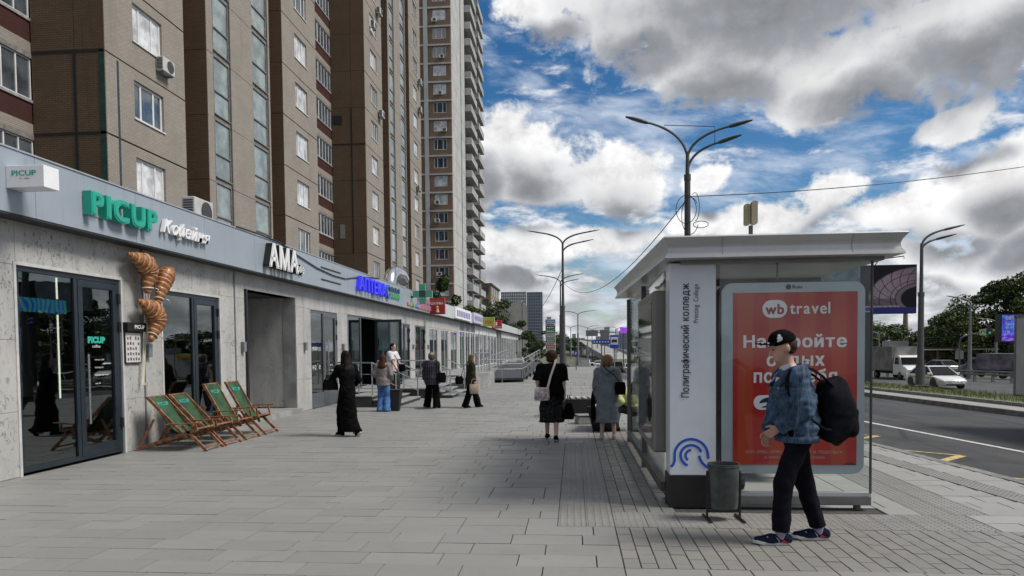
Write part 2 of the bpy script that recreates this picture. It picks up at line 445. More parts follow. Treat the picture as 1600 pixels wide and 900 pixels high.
def paving_mat(name, col, dark=.7, dirt=.35, scale=1.):
    m = bpy.data.materials.new(name); m.use_nodes = True; q = NT(m.node_tree); p = q.n['Principled BSDF']
    g = q.node('ShaderNodeNewGeometry'); oi = q.node('ShaderNodeObjectInfo')
    r = q.m('FRACT', q.m('ADD', g.outputs['Random Per Island'], oi.outputs['Random']))
    base = q.mix(r, tuple(x*.93 for x in col)+(1,), tuple(x*1.06 for x in col)+(1,))
    big = q.sstep(q.noise(g.outputs['Position'], .55*scale, 5, .6), .36, .7)
    base = q.mix(q.m('MULTIPLY', big, dirt), base, tuple(x*dark for x in col)+(1,))
    spk = q.sstep(q.noise(g.outputs['Position'], 190, 2, .7), .42, .62)
    base = q.mix(q.m('MULTIPLY', spk, .22), base, tuple(x*.55 for x in col)+(1,))
    st = q.node('ShaderNodeTexVoronoi'); st.inputs['Scale'].default_value = 1.1; q.l.new(g.outputs['Position'], st.inputs['Vector'])
    spot = q.sstep(st.outputs['Distance'], .0, .045, 1., 0.)
    base = q.mix(q.m('MULTIPLY', spot, .55), base, tuple(x*.35 for x in col)+(1,))
    s2 = q.node('ShaderNodeTexVoronoi'); s2.inputs['Scale'].default_value = 3.1; q.l.new(g.outputs['Position'], s2.inputs['Vector'])
    base = q.mix(q.m('MULTIPLY', q.sstep(s2.outputs['Distance'], .0, .075, 1., 0.), .38), base, tuple(x*.45 for x in col)+(1,))
    big2 = q.sstep(q.noise(g.outputs['Position'], 2.4*scale, 6, .7, .8), .54, .74)
    base = q.mix(q.m('MULTIPLY', big2, .40), base, tuple(x*.62 for x in col)+(1,))
    q.l.new(base, p.inputs['Base Color'])
    q.l.new(q.m('ADD', .50, q.m('MULTIPLY', big, .22)), p.inputs['Roughness']); p.inputs['Specular IOR Level'].default_value = .4
    b = q.node('ShaderNodeBump'); b.inputs['Strength'].default_value = .35; b.inputs['Distance'].default_value = .004
    q.l.new(q.noise(g.outputs['Position'], 160, 4, .7), b.inputs['Height']); q.l.new(b.outputs[0], p.inputs['Normal'])
    MATS[name] = m; return m
M_SLAB = paving_mat('granite_slab', (.272, .272, .261), .64, .34)
M_SLAB2 = paving_mat('granite_slab_pale', (.35, .347, .332), .7, .3)
M_BRICK = paving_mat('paving_brick', (.255, .25, .234), .64, .42)
M_TACT = paving_mat('tactile_paving', (.27, .266, .251), .66, .35)
M_JOINT = mat('joint_sand', (.065, .062, .056), .95, 0, .3, 20)
M_ASPH = mat('asphalt', (.052, .054, .058), .82, 0, .22, .8, .5, 120, spec=.35, bdist=.006)
def worn_asphalt(m):
    q = NT(m.node_tree); p = q.n['Principled BSDF']; g = q.node('ShaderNodeNewGeometry')
    mp = q.node('ShaderNodeMapping'); mp.inputs['Rotation'].default_value = (0, 0, -.1); mp.inputs['Scale'].default_value = (1.1, .035, 1); q.l.new(g.outputs['Position'], mp.inputs[0])
    lane = q.sstep(q.noise(mp.outputs[0], 1.3, 4, .6), .38, .68)
    patch = q.sstep(q.noise(g.outputs['Position'], .35, 3, .5, 1.2), .56, .60)
    old = p.inputs['Base Color'].links[0].from_socket
    c = q.mix(q.m('MULTIPLY', lane, .45), old, (.095, .096, .10, 1)); c = q.mix(q.m('MULTIPLY', patch, .35), c, (.032, .033, .036, 1))
    vo = q.node('ShaderNodeTexVoronoi'); vo.feature = 'DISTANCE_TO_EDGE'; vo.inputs['Scale'].default_value = .32; q.l.new(g.outputs['Position'], vo.inputs['Vector'])
    c = q.mix(q.m('MULTIPLY', q.sstep(vo.outputs['Distance'], .004, .012, 1., 0.), .55), c, (.018, .018, .02, 1))
    q.l.new(c, p.inputs['Base Color'])
worn_asphalt(M_ASPH)
M_ASPH2 = mat('asphalt_far', (.085, .088, .092), .85, 0, .18, .5, .4, 100, spec=.3)
M_KERB = mat('kerb_stone', (.21, .21, .20), .8, 0, .25, 4, .3, 70)
M_WHITE_PAINT = mat('road_paint_white', (.62, .62, .60), .7, 0, .25, 12)
M_YEL_PAINT = mat('road_paint_yellow', (.52, .40, .16), .75, 0, .35, 14)
M_GRASS = mat('grass', (.07, .10, .028), .8, 0, .4, 3, col2=(.12, .14, .05))
M_SOIL = mat('ground_soil', (.075, .085, .05), .95, 0, .35, .25, col2=(.10, .10, .075))

def ground():
    ys = [-40, -10, 0, 10, 20, 30, 40, 45, 62, 64, 80, 100, 150, 250, 500, 1200, 5000]
    mb = MB(); cols = []
    for y in ys:
        k, m, d = kx(y), mx(y), DZ(y)
        e = d if y > 63 else 0
        cols.append([(-5000, y, -.3), (-16, y, -.18), (-8, y, -.18+e), (k, y, -.18+d), (m, y, -.42+d), (m+3.2, y, -.40+d), (m+6.5, y, -1.28+min(0, d+1)), (m+60, y, -1.6), (5000, y, -3.2)])
    n = len(cols[0])
    mb.add([p for c in cols for p in c], [(j*n+i, j*n+i+1, (j+1)*n+i+1, (j+1)*n+i) for j in range(len(ys)-1) for i in range(n-1)])
    return tag(mb.build('ground', M_SOIL), kind='structure')
ground()

def strip(name, fx0, fx1, z0, z1, ys, m, parent=None, kind=None):
    mb = MB(); L = [((fx0(y), y, z0(y) if callable(z0) else z0), (fx1(y), y, z1(y) if callable(z1) else z1)) for y in ys]
    mb.add([p for l in L for p in l], [(2*i, 2*i+1, 2*i+3, 2*i+2) for i in range(len(L)-1)])
    o = mb.build(name, m, parent)
    if kind: o['kind'] = kind
    return o
YR = [-30, -10, 0, 5, 10, 15, 20, 25, 30, 40, 45, 50, 60, 80, 100, 130, 150, 250, 600, 1500]
ROADZ = lambda x, y: -.13-.24*max(0, min(1, (x-kx(y))/(mx(y)-kx(y))))+DZ(y)
road = strip('road', lambda y: kx(y)+.02, lambda y: mx(y), lambda y: -.13+DZ(y), lambda y: -.37+DZ(y), YR, M_ASPH, None, 'structure')
strip('far_road', lambda y: mx(y)+7.0, lambda y: mx(y)+24, lambda y: -1.23+min(0, DZ(y)+1), lambda y: -1.25+min(0, DZ(y)+1), [-10, 20, 40, 60, 78, 100, 150, 300, 600], M_ASPH2, None, 'structure')
# painted lines on the road
def line(name, pts, w, m):
    mb = MB()
    for a, b in zip(pts[:-1], pts[1:]):
        a, b = Vector((*a, 0)), Vector((*b, 0)); n = (b-a).normalized().cross(Vector((0,0,1)))*(w/2)
        q = [a-n, b-n, b+n, a+n]
        mb.add([(p.x, p.y, ROADZ(p.x, p.y)+.006) for p in q], [(0,1,2,3)])
    return mb.build(name, m, road)
wl = [(wx(y), y) for y in (4, 8, 12, 16, 20, 26)]
line('lane_line', wl, .13, M_WHITE_PAINT)
for a in (30, 38, 46, 54, 62): line('lane_line', [(wx(a), a), (wx(a+4), a+4)], .13, M_WHITE_PAINT)
# the yellow zigzag of the bus stop
zz = [(6.6, 8.6), (5.25, 9.95), (6.19, 11.92), (5.06, 10.72), (6.19, 11.92), (5.0, 12.75), (5.95, 14.5), (4.75, 13.6)]
line('stop_zigzag', [(6.9, 9.2), (5.22, 10.1)], .09, M_YEL_PAINT)
line('stop_zigzag', [(5.06, 10.72), (6.19, 11.92)], .14, M_YEL_PAINT)
line('stop_zigzag', [(6.19, 11.95), (4.95, 12.72)], .08, M_YEL_PAINT)
line('stop_zigzag', [(4.85, 13.4), (5.95, 14.5)], .13, M_YEL_PAINT)
line('stop_zigzag', [(5.95, 14.5), (4.7, 15.3)], .08, M_YEL_PAINT)

# kerbs: a stone every metre
kmesh = mesh_of(MB().box(0, .004, -.16, .15, .996, .0), M_KERB)
kerb = tag(empty('kerb', (0, 0, 0)), kind='structure')
for i in range(4, 62):
    piece('kerb_stone', kmesh, kerb, (kx(i)-.02, i, .004+random.uniform(-.004, .004)), (0, 0, .1 if i < 40 else 0), (1, 1, 1 if i < 45 else 1+(i-45)*.2))
median = tag(empty('median', (0, 0, 0)), kind='structure')
for i in range(16, 70):
    piece('kerb_stone', kmesh, median, (mx(i), i, -.22+DZ(i)), (0, 0, .1 if i < 40 else 0))
    if i < 60: piece('kerb_stone', kmesh, median, (mx(i)+1.05, i, -.12+DZ(i)), (0, 0, .1 if i < 40 else 0))
strip('paved_strip', lambda y: mx(y)+.15, lambda y: mx(y)+1.06, lambda y: -.235+DZ(y), lambda y: -.225+DZ(y), [10, 20, 30, 40, 45, 60, 80, 150, 300], M_SLAB2, median)
strip('turf', lambda y: mx(y)+1.19, lambda y: mx(y)+3.3, lambda y: -.14+DZ(y), lambda y: -.17+DZ(y), [10, 20, 30, 40, 45, 60, 80, 150, 300], M_GRASS, median)
strip('bank', lambda y: mx(y)+3.3, lambda y: mx(y)+7.1, lambda y: -.17+DZ(y), lambda y: -1.235+min(0, DZ(y)+1), [10, 20, 30, 40, 45, 60, 80, 150, 300], M_GRASS, median)
def grass():
    mb = MB(); rs = random.Random(3)
    for _ in range(9000):
        y = rs.uniform(19, 52); x = mx(y)+1.22+rs.random()**.8*2.1; h = rs.uniform(.05, .17)*(2.0 if rs.random() < .03 else 1); z = -.16+DZ(y); a = rs.uniform(0, PI); w = rs.uniform(.006, .016)
        dx, dy = math.cos(a)*w, math.sin(a)*w; lx, ly = rs.uniform(-.06, .06), rs.uniform(-.06, .06)
        mb.add([(x-dx, y-dy, z), (x+dx, y+dy, z), (x+lx, y+ly, z+h)], [(0, 1, 2)])
    return tag(mb.build('grass', mat('grass_blade', (.085, .12, .03), .7, 0, .45, 5, col2=(.17, .18, .07))), 'rough green grass growing along the median', 'grass', None, 'stuff')
grass()

# pavement: mortar bed, granite slabs, small bricks, tactile tiles
pavement = tag(empty('pavement', (0, 0, 0)), kind='structure')
mb = MB(); YP = [-6, 0, 5, 10, 20, 30, 40, 50, 62]
mb.add([p for y in YP for p in ((-7.4, y, -.012), (kx(y)+.0, y, -.012))], [(2*i, 2*i+1, 2*i+3, 2*i+2) for i in range(len(YP)-1)])
mb.build('bed', M_JOINT, pavement)
plaza = tag(empty('brick_paving', (0, 0, 0)), kind='structure')
def tops(mb, x0, y0, x1, y1, z, rs, c=.003, d=None):
    """a slab as an open-bottomed cap: top with a chamfered rim"""
    t = [rs.uniform(-.0012, .0012) for _ in range(4)]; d = c if d is None else d
    mb.add([(x0, y0, z-.02), (x1, y0, z-.02), (x1, y1, z-.02), (x0, y1, z-.02), (x0+c, y0+d, z+t[0]), (x1-c, y0+d, z+t[1]), (x1-c, y1-d, z+t[2]), (x0+c, y1-d, z+t[3])],
           [(4,5,6,7), (0,1,5,4), (1,2,6,5), (2,3,7,6), (3,0,4,7)])
rs = random.Random(5)
def spans(y):
    """paving of one course: (from, to, kind)"""
    k = kx(y)-.04
    if y < 5.2: return [(-7.24, k, 'slab')]
    if y < 6.4: return [(-7.24, .36, 'slab')]
    right = [(3.9, k-.74, 'pale'), (k-.42, k, 'pale')]
    if y < 7.0: return [(-7.24, -.16, 'slab'), (3.68, k, 'pale')]
    if y < 12.1: return [(-7.24, -.16, 'slab'), (2.98, 3.3, 'pale')]+right
    if y < 14.5: return [(-7.24, .36, 'slab'), (2.0, 3.3, 'pale')]+right
    if y < 16.9: return [(-7.24, 2.0, 'slab'), (2.0, 3.3, 'pale')]+right
    return [(-7.24, k, 'slab')]
slabs = []; y = 4.32
while y < 44:
    h = .30 if y < 16.9 else .40
    for (s0, s1, zc) in spans(y+h/2):
        x = s0-(rs.choice([.1, .2, .3, .4, .45, .5]) if zc == 'slab' else rs.choice([0, .3]))
        while x < s1:
            w = (.6 if rs.random() < .88 else rs.choice([.3, .4])) if y < 16.9 else .40
            xa, xb = max(x, s0), min(x+w, s1)
            if s1-xb < .1: xb = s1; x = s1
            if xb-xa > .05: slabs.append((xa, y, xb, y+h, zc))
            x += w
    y += h
gap = .0024
slabs = [s_ for s_ in slabs if in_view((s_[0]+s_[2])/2, s_[1], 0, 120)]
slabs.sort(key=lambda s_: s_[1]+.02*abs(s_[0]))
pool = {}
for i, (xa, ya, xb, yb, zc) in enumerate(slabs[:300]):
    key = (round(xb-xa, 2), round(yb-ya, 2), zc)
    if key not in pool:
        q = MB(); tops(q, gap, gap*.3, xb-xa-gap, yb-ya-gap*.3, 0, rs, .003, .0012); pool[key] = mesh_of(q, M_SLAB if zc == 'slab' else M_SLAB2)
    piece('slab', pool[key], pavement, (xa, ya, rs.uniform(-.0022, .0016)), (rs.uniform(-.002, .002), rs.uniform(-.002, .002), rs.uniform(-.003, .003)))
for zc, m in (('slab', M_SLAB), ('pale', M_SLAB2)):
    q = MB()
    for (xa, ya, xb, yb, z_) in slabs[300:]:
        if z_ == zc: tops(q, xa+gap*(1+ya/22), ya+gap*.3, xb-gap*(1+ya/22), yb-gap*.3, rs.uniform(-.0022, .0016), rs, .003, .0012)
    tag(q.build('slab_field', m, pavement), kind='stuff')
far_pave = strip('far_paving', lambda y: -7.24, lambda y: kx(y)-.03, -.002, -.002, [44, 50, 56, 62], M_SLAB, pavement)
allb = []
for (x0, x1, y0, y1) in ((.361, 5.6, 5.22, 6.42), (.361, 1.0, 7.02, 12.12), (.361, 2.0, 12.12, 14.52)):
    c = 0; x = x0
    while x < x1-.06:
        y = y0-(.12 if c % 2 else 0)
        while y < y1-.02:
            ya, yb = max(y, y0), min(y+.24, y1)
            if yb-ya > .03 and x+.125 < kx(y)-.02 and in_view(x, y, 0, 20): allb.append((x, ya, round(yb-ya, 3)))
            y += .24
        x += .125; c += 1
allb.sort(key=lambda b: b[1]); pool = {}
for (x, y, l) in allb[:300]:
    if l not in pool: q = MB(); tops(q, .002, .002, .123, l-.002, 0, rs, .003); pool[l] = mesh_of(q, M_BRICK)
    piece('brick', pool[l], plaza, (x, y, rs.uniform(-.003, .001)), (rs.uniform(-.006, .006), rs.uniform(-.006, .006), rs.uniform(-.008, .008)))
q = MB()
for (x, y, l) in allb[300:]: tops(q, x+.002, y+.002, x+.123, y+l-.002, rs.uniform(-.003, .001), rs)
tag(q.build('brick_field', M_BRICK, plaza), kind='stuff')
# shelter floor behind
q = MB(); q.add([(1.0, 7.3, -.004), (2.98, 7.3, -.004), (2.98, 12.6, -.004), (1.0, 12.6, -.004)], [(0,1,2,3)]); q.build('shelter_floor', M_SLAB2, plaza)

def tact_mesh(w, h, bars):
    q = MB(); tops(q, .0012, .0012, w-.0012, h-.0012, 0, rs, .0015)
    if bars:
        nx = 4; p = w/nx
        for i in range(nx):
            for j in range(3):
                xc = (i+.5)*p; y0 = (j+.12)*h/3; y1 = (j+.88)*h/3
                a = [(xc-.016, y0, -.001), (xc+.016, y0, -.001), (xc+.016, y1, -.001), (xc-.016, y1, -.001)]; b = [(xc-.009, y0+.01, .006), (xc+.009, y0+.01, .006), (xc+.009, y1-.01, .006), (xc-.009, y1-.01, .006)]
                q.hexa(a, b)
    else:
        n = 5; p = w/n
        for i in range(n):
            for j in range(max(1, int(round(h/p)))):
                xc, yc = (i+.5)*p, (j+.5)*p; r = .0135
                a = [(xc+r*math.cos(t*PI/3), yc+r*math.sin(t*PI/3), -.001) for t in range(6)]; b = [(xc+r*.6*math.cos(t*PI/3), yc+r*.6*math.sin(t*PI/3), .0055) for t in range(6)]
                q.hexa(a, b)
    return mesh_of(q, M_TACT)
tb, td = tact_mesh(.26, .30, True), tact_mesh(.30, .30, False)
tactile = tag(empty('tactile_paving', (0, 0, 0)), kind='structure')
for j in range(19):
    for i in range(2): piece('tactile_tile', tb, tactile, (-.16+.26*i, 6.42+.30*j, .0))
for i in range(11):
    for j in range(2): piece('tactile_tile', td, tactile, (.361+.301*i, 6.42+.30*j, .0))
for j in range(33):
    yy = 7.02+.30*j
    for i in range(2): piece('tactile_tile', td, tactile, (3.30+.30*i, yy, .0))
    piece('tactile_tile', td, tactile, (kx(yy)-.755, yy, .0), (0, 0, .1))

# ------------------------------------------------------------------ the row of shops
def travertine():
    m = bpy.data.materials.new('travertine'); m.use_nodes = True; q = NT(m.node_tree); p = q.n['Principled BSDF']
    g = q.node('ShaderNodeNewGeometry'); oi = q.node('ShaderNodeObjectInfo')
    mp = q.node('ShaderNodeMapping'); mp.inputs['Scale'].default_value = (1, 1, .35); q.l.new(g.outputs['Position'], mp.inputs[0])
    n = q.noise(mp.outputs[0], 3.0, 7, .62)
    r = oi.outputs['Random']
    c = q.mix(q.sstep(n, .3, .7), (.36, .36, .352, 1), (.49, .487, .472, 1))
    c = q.mix(q.m('MULTIPLY', r, .30), c, (.40, .395, .38, 1))
    # pits drawn out along the bedding
    mp2 = q.node('ShaderNodeMapping'); mp2.inputs['Scale'].default_value = (1, 1, .58); q.l.new(g.outputs['Position'], mp2.inputs[0])
    pits = q.sstep(q.noise(mp2.outputs[0], 26, 7, .74), .55, .64)
    zone_ = q.sstep(q.noise(g.outputs['Position'], 2.1, 4, .6), .36, .60)
    pit = q.m('MULTIPLY', pits, q.m('ADD', .15, q.m('MULTIPLY', zone_, .85)))
    c = q.mix(q.m('MULTIPLY', pit, .62), c, (.10, .095, .085, 1))
    q.l.new(c, p.inputs['Base Color']); p.inputs['Roughness'].default_value = .62
    b = q.node('ShaderNodeBump'); b.inputs['Strength'].default_value = .7; b.inputs['Distance'].default_value = .01; b.invert = True
    q.l.new(q.m('ADD', pit, q.m('MULTIPLY', n, .15)), b.inputs['Height']); q.l.new(b.outputs[0], p.inputs['Normal'])
    return m
M_TRAV = travertine()
M_FASC = mat('fascia_grey', (.30, .345, .40), .42, 0, .06, .7, 0, 60, streak=.3)
M_FASCW = mat('fascia_white', (.52, .55, .57), .5, 0, .06, .8, streak=.2)
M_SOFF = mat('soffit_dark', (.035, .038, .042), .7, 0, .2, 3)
M_ANTH = mat('anthracite_frame', (.018, .027, .036), .38, 0, .15, 8)
M_GREYF = mat('grey_frame', (.10, .115, .13), .45, 0, .12, 8)
M_WHITEF = mat('white_frame', (.62, .64, .65), .5, 0, .08, 6)
M_STEEL = mat('brushed_steel', (.55, .56, .57), .28, 1., .12, 25)
M_BLACKP = mat('black_plastic', (.012, .012, .013), .45, 0, .2, 10)
M_GLASS = glass_mat('shop_glass', (.50, .55, .56), 2.1)
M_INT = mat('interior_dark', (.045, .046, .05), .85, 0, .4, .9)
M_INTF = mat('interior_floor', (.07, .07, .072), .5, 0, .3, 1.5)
M_CONC = mat('concrete', (.27, .275, .27), .8, 0, .22, 2.2, .4, 50, streak=.2)
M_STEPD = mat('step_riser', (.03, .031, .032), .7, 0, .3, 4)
M_ROOF = mat('roof_felt', (.10, .10, .105), .9, 0, .2, 1.5)
M_BOXG = mat('junction_grey', (.18, .19, .20), .6, 0, .1, 6)
FXX = -7.25; FF = -6.95
shops = empty('shop_row', (FXX, 8, 0), 0, 'long single-storey row of shops clad in pitted grey travertine', 'building', w=True)
OPEN = [(8.70, 10.84, 0, 2.78), (11.99, 14.02, 0, 2.72), (15.15, 18.05, 0, 3.0), (19.1, 21.3, 0, 2.76), (22.3, 27.7, .33, 2.78),
        (28.9, 31.0, .33, 2.74), (32.0, 34.25, .33, 2.74), (35.3, 37.5, .33, 2.74), (38.4, 40.6, .33, 2.74), (41.45, 43.75, .33, 2.72)]
Y0S, Y1S = 6.6, 44.6
mb = MB(); ys = Y0S
for (a, b, z0, z1) in OPEN:
    mb.box(-7.6, ys, 0, -7.285, a, 3.5); mb.box(-7.6, a, z1, -7.285, b, 3.5)
    if z0: mb.box(-7.6, a, 0, -7.285, b, z0)
    ys = b
mb.box(-7.6, ys, 0, -7.285, Y1S, 3.5)
mb.build('wall', M_CONC, shops)
panels = []
def split(a, b, w=.62):
    n = max(1, int(round((b-a)/w))); return [(a+(b-a)*i/n, a+(b-a)*(i+1)/n) for i in range(n)]
rows = [(.0, .86), (.86, 1.80), (1.80, 2.78)]
ys = Y0S
for (a, b, z0, z1) in OPEN+[(Y1S, Y1S, 0, 0)]:
    for (p, q_) in split(ys, a):
        for (r0, r1) in rows: panels.append((p, q_, r0, r1))
        panels.append((p, q_, 2.78, 3.40))
    if b > a:
        for (p, q_) in split(a, b, .9): panels.append((p, q_, z1, 3.40))
        if z0:
            for (p, q_) in split(a, b, .9): panels.append((p, q_, 0, z0))
    ys = b
rs = random.Random(9)
for (p, q_, r0, r1) in panels:
    if q_-p < .04: continue
    d = rs.uniform(-.0025, .0025)
    MB().box(-7.284, p+.002, r0+.002, FXX+d, q_-.002, r1-.002).build('cladding_panel', M_TRAV, shops, bevel=.002)
# pale render surrounds of the openings
for (a, b, z0, z1) in OPEN[:2]:
    s_ = MB(); t = .045
    s_.box(-7.30, a-t, z0, -7.238, a-.001, z1+t).box(-7.30, b+.001, z0, -7.238, b+t, z1+t).box(-7.30, a-.001, z1+.001, -7.238, b+.001, z1+t)
    s_.build('opening_surround', mat('pale_render', (.50, .50, .49), .7, 0, .12, 5), shops)
# roof, end walls and rooms behind the glass
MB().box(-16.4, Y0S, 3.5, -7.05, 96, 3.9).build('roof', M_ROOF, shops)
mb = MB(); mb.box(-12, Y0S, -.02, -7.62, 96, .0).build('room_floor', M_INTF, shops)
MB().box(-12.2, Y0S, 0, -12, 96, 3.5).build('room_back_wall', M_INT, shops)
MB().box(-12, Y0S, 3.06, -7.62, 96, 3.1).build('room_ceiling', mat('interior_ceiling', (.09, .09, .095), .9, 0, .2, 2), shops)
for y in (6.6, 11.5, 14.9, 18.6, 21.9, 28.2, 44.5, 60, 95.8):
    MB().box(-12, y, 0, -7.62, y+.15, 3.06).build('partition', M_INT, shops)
# fascia: flat composite panels
y = 6.6
for i in range(14):
    w = 2.12; y1 = min(y+w, 36)
    MB().box(-7.25, y+.003, 3.37, FF, y1-.003, 4.165).build('fascia_panel', M_FASC, shops, bevel=.004)
    y = y1
    if y >= 36: break
y = 36.0
while y < 95:
    MB().box(-7.25, y+.004, 3.40, FF, min(y+3, 96)-.004, 4.10).build('fascia_panel', M_FASCW, shops, bevel=.004); y += 3
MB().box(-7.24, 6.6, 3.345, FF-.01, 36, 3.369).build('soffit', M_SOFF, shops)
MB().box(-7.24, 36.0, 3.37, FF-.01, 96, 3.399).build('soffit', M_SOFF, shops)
MB().box(-7.05, 6.6, 4.165, FF+.015, 36, 4.185).build('coping', mat('coping_metal', (.42, .45, .48), .4, .3, .1, 3), shops)

def glazed(name, y0, y1, z0, z1, splits=(), m=None, fr=.06, x=-7.33, pane_z=None, mid=()):
    """a framed opening: frame bars, a pane in every light"""
    m = m or M_ANTH; f = MB(); d = .06
    e = [y0+fr*.0]+list(splits)+[y1]
    f.box(x, y0, z1-fr, x+d, y1, z1).box(x, y0, z0, x+d, y1, z0+fr)
    f.box(x, y0, z0+fr, x+d, y0+fr, z1-fr).box(x, y1-fr, z0+fr, x+d, y1, z1-fr)
    for s_ in splits: f.box(x, s_-fr/2, z0+fr, x+d, s_+fr/2, z1-fr)
    for zz in mid: f.box(x+.002, y0+fr, zz-fr/2, x+d-.002, y1-fr, zz+fr/2)
    o = f.build(name, m, shops, bevel=.004)
    es = [y0+fr]+[v for s_ in splits for v in (s_-fr/2, s_+fr/2)]+[y1-fr]
    for i in range(0, len(es), 2):
        MB().box(x+.022, es[i], z0+fr, x+.034, es[i+1], z1-fr).build('pane', M_GLASS, o)
    return o
def leaf(par, y0, y1, z0, z1, m, x=-7.318, st=.10, kick=.16):
    """a hinged glazed leaf laid over its frame"""
    d = .055; f = MB()
    f.box(x, y0, z1-st, x+d, y1, z1).box(x, y0, z0, x+d, y1, z0+kick).box(x, y0, z0+kick, x+d, y0+st, z1-st).box(x, y1-st, z0+kick, x+d, y1, z1-st)
    o = f.build('door_leaf', m, par, bevel=.004)
    for zz in (z0+.35, z1-.75, z1-.3): MB().box(x+.03, y1-.005, zz, x+.085, y1+.045, zz+.16).build('hinge', M_BLACKP, o, bevel=.004)
    return o
# 1 coffee shop door
d1 = glazed('door', 8.70, 10.84, .03, 2.78, (9.84,), M_ANTH, .07)
l1 = leaf(d1, 9.88, 10.77, .07, 2.70, M_ANTH)
h = MB(); h.tube([(-7.20, 9.98, .56), (-7.20, 9.98, 1.60)], .018, 10); h.tube([(-7.27, 9.98, .70), (-7.20, 9.98, .70)], .01, 8); h.tube([(-7.27, 9.98, 1.45), (-7.20, 9.98, 1.45)], .01, 8)
h.build('pull_handle', M_STEEL, l1, True)
M_TEAL = mat('teal_print', (.03, .42, .33), .5, 0, 0)
M_WPR = mat('white_print', (.75, .75, .75), .5, 0, 0)
text('door_print', 'PICUP', (-7.292, 10.10, 1.765), FACE_X, M_TEAL, d1, size=.14, bold=.012, width=.40, height=.105)
text('door_print', 'coffee', (-7.292, 10.2, 1.70), FACE_X, M_WPR, d1, width=.18, height=.045)
for k, (s_, w_) in enumerate((('9:00 до 22:00', .22), ('холодно', .2), ('горячо', .2), ('wi-fi', .12))):
    text('door_print', s_, (-7.292, 10.24, 1.50-.12*k), FACE_X, M_WPR, d1, width=w_, height=.026)
# 2 coffee shop window
w2 = glazed('window', 11.99, 14.02, .03, 2.72, (13.05,), M_ANTH, .07)
leaf(w2, 13.09, 13.95, .07, 2.64, M_ANTH, kick=.12)
# 3 portal: recess with stone cheeks
rec = MB(); rec.box(-9.9, 15.0, 0, -7.62, 15.14, 3.5).build('recess_wall', M_CONC, shops)
for (p, q_) in split(-9.6, -7.29, .56):
    for (r0, r1) in ((.14, 1.1), (1.1, 2.1), (2.1, 3.02)):
        MB().box(p+.002, 18.06, r0+.002, q_-.002, 18.10, r1-.002).build('recess_panel', M_TRAV, shops, bevel=.002)
MB().box(-9.9, 18.10, 0, -7.62, 18.3, 3.5).build('recess_wall', M_CONC, shops)
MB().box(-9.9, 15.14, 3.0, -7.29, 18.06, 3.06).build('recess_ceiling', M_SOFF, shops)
MB().box(-9.95, 15.14, 0, -9.7, 18.06, 3.06).build('recess_back', M_ANTH, shops)
MB().box(-9.7, 15.16, 0, -7.1, 18.04, .12).build('threshold_step', M_CONC, shops)
MB().box(-7.33, 15.15, .125, -7.20, 15.22, 3.0).build('portal_frame', M_BLACKP, shops)
# 4 red interior shop door
d3 = glazed('door', 19.1, 21.3, .0, 2.76, (20.15,), M_GREYF, .07)
leaf(d3, 20.19, 21.23, .05, 2.69, M_GREYF, kick=.4)
MB().box(-7.315, 19.17, .05, -7.275, 20.11, .42).build('kick_panel', M_GREYF, d3)
MB().box(-8.4, 18.9, .3, -8.36, 21.6, 1.95).build('red_blind', mat('red_blind', (.20, .022, .018), .7, 0, .25, 2), shops)
text('window_print', 'кофе', (-7.292, 19.3, 1.05), FACE_X, M_WPR, d3, width=.62, height=.2)
text('window_print', '+жарко', (-7.292, 19.25, 1.62), FACE_X, M_WPR, d3, width=.5, height=.12)
h = MB(); h.tube([(-7.19, 20.33, .9), (-7.19, 20.33, 1.95)], .018, 8).tube([(-7.27, 20.33, 1.0), (-7.19, 20.33, 1.0)], .01, 6).tube([(-7.27, 20.33, 1.8), (-7.19, 20.33, 1.8)], .01, 6)
h.build('pull_handle', M_STEEL, d3, True)
# 5 pharmacy: fixed light, open door leaf, fixed light with a green cross
glazed('window', 22.3, 23.8, .33, 2.78, (), M_GREYF)
MB().box(-7.33, 23.8, 2.72, -7.27, 25.7, 2.78).box(-7.33, 23.8, .33, -7.27, 23.86, 2.72).box(-7.33, 25.64, .33, -7.27, 25.7, 2.72).build('door_frame', M_ANTH, shops, bevel=.004)
op = MB(); op.box(-7.30, 25.62, .36, -6.30, 25.67, .50).box(-7.30, 25.62, 2.64, -6.30, 25.67, 2.74).box(-7.30, 25.62, .5, -7.20, 25.67, 2.64).box(-6.40, 25.62, .5, -6.30, 25.67, 2.64)
op = op.build('open_door', M_ANTH, shops, bevel=.004); MB().box(-7.2, 25.638, .5, -6.4, 25.65, 2.64).build('pane', M_GLASS, op)
h = MB(); h.tube([(-6.45, 25.55, .9), (-6.45, 25.55, 2.0)], .018, 8); h.build('pull_handle', M_STEEL, op, True)
w4 = glazed('window', 25.7, 27.7, .33, 2.78, (), M_GREYF)
g_ = MB(); M_GREEN = mat('green_print', (.03, .36, .20), .5, 0, .05, 4)
g_.box(-7.295, 26.35, 1.05, -7.290, 27.0, 1.35).box(-7.295, 26.57, 1.351, -7.290, 26.8, 1.95); g_.build('cross_print', M_GREEN, w4)
# 6 the five lights that follow
for i, (a, b, z0, z1) in enumerate(OPEN[5:]):
    w_ = glazed('window', a, b, z0, z1, ((a+b)/2+.1,), M_GREYF if i < 2 else M_WHITEF, .06)
    if i < 2: leaf(w_, (a+b)/2+.13, b-.05, z0+.04, z1-.05, M_ANTH, kick=.12)
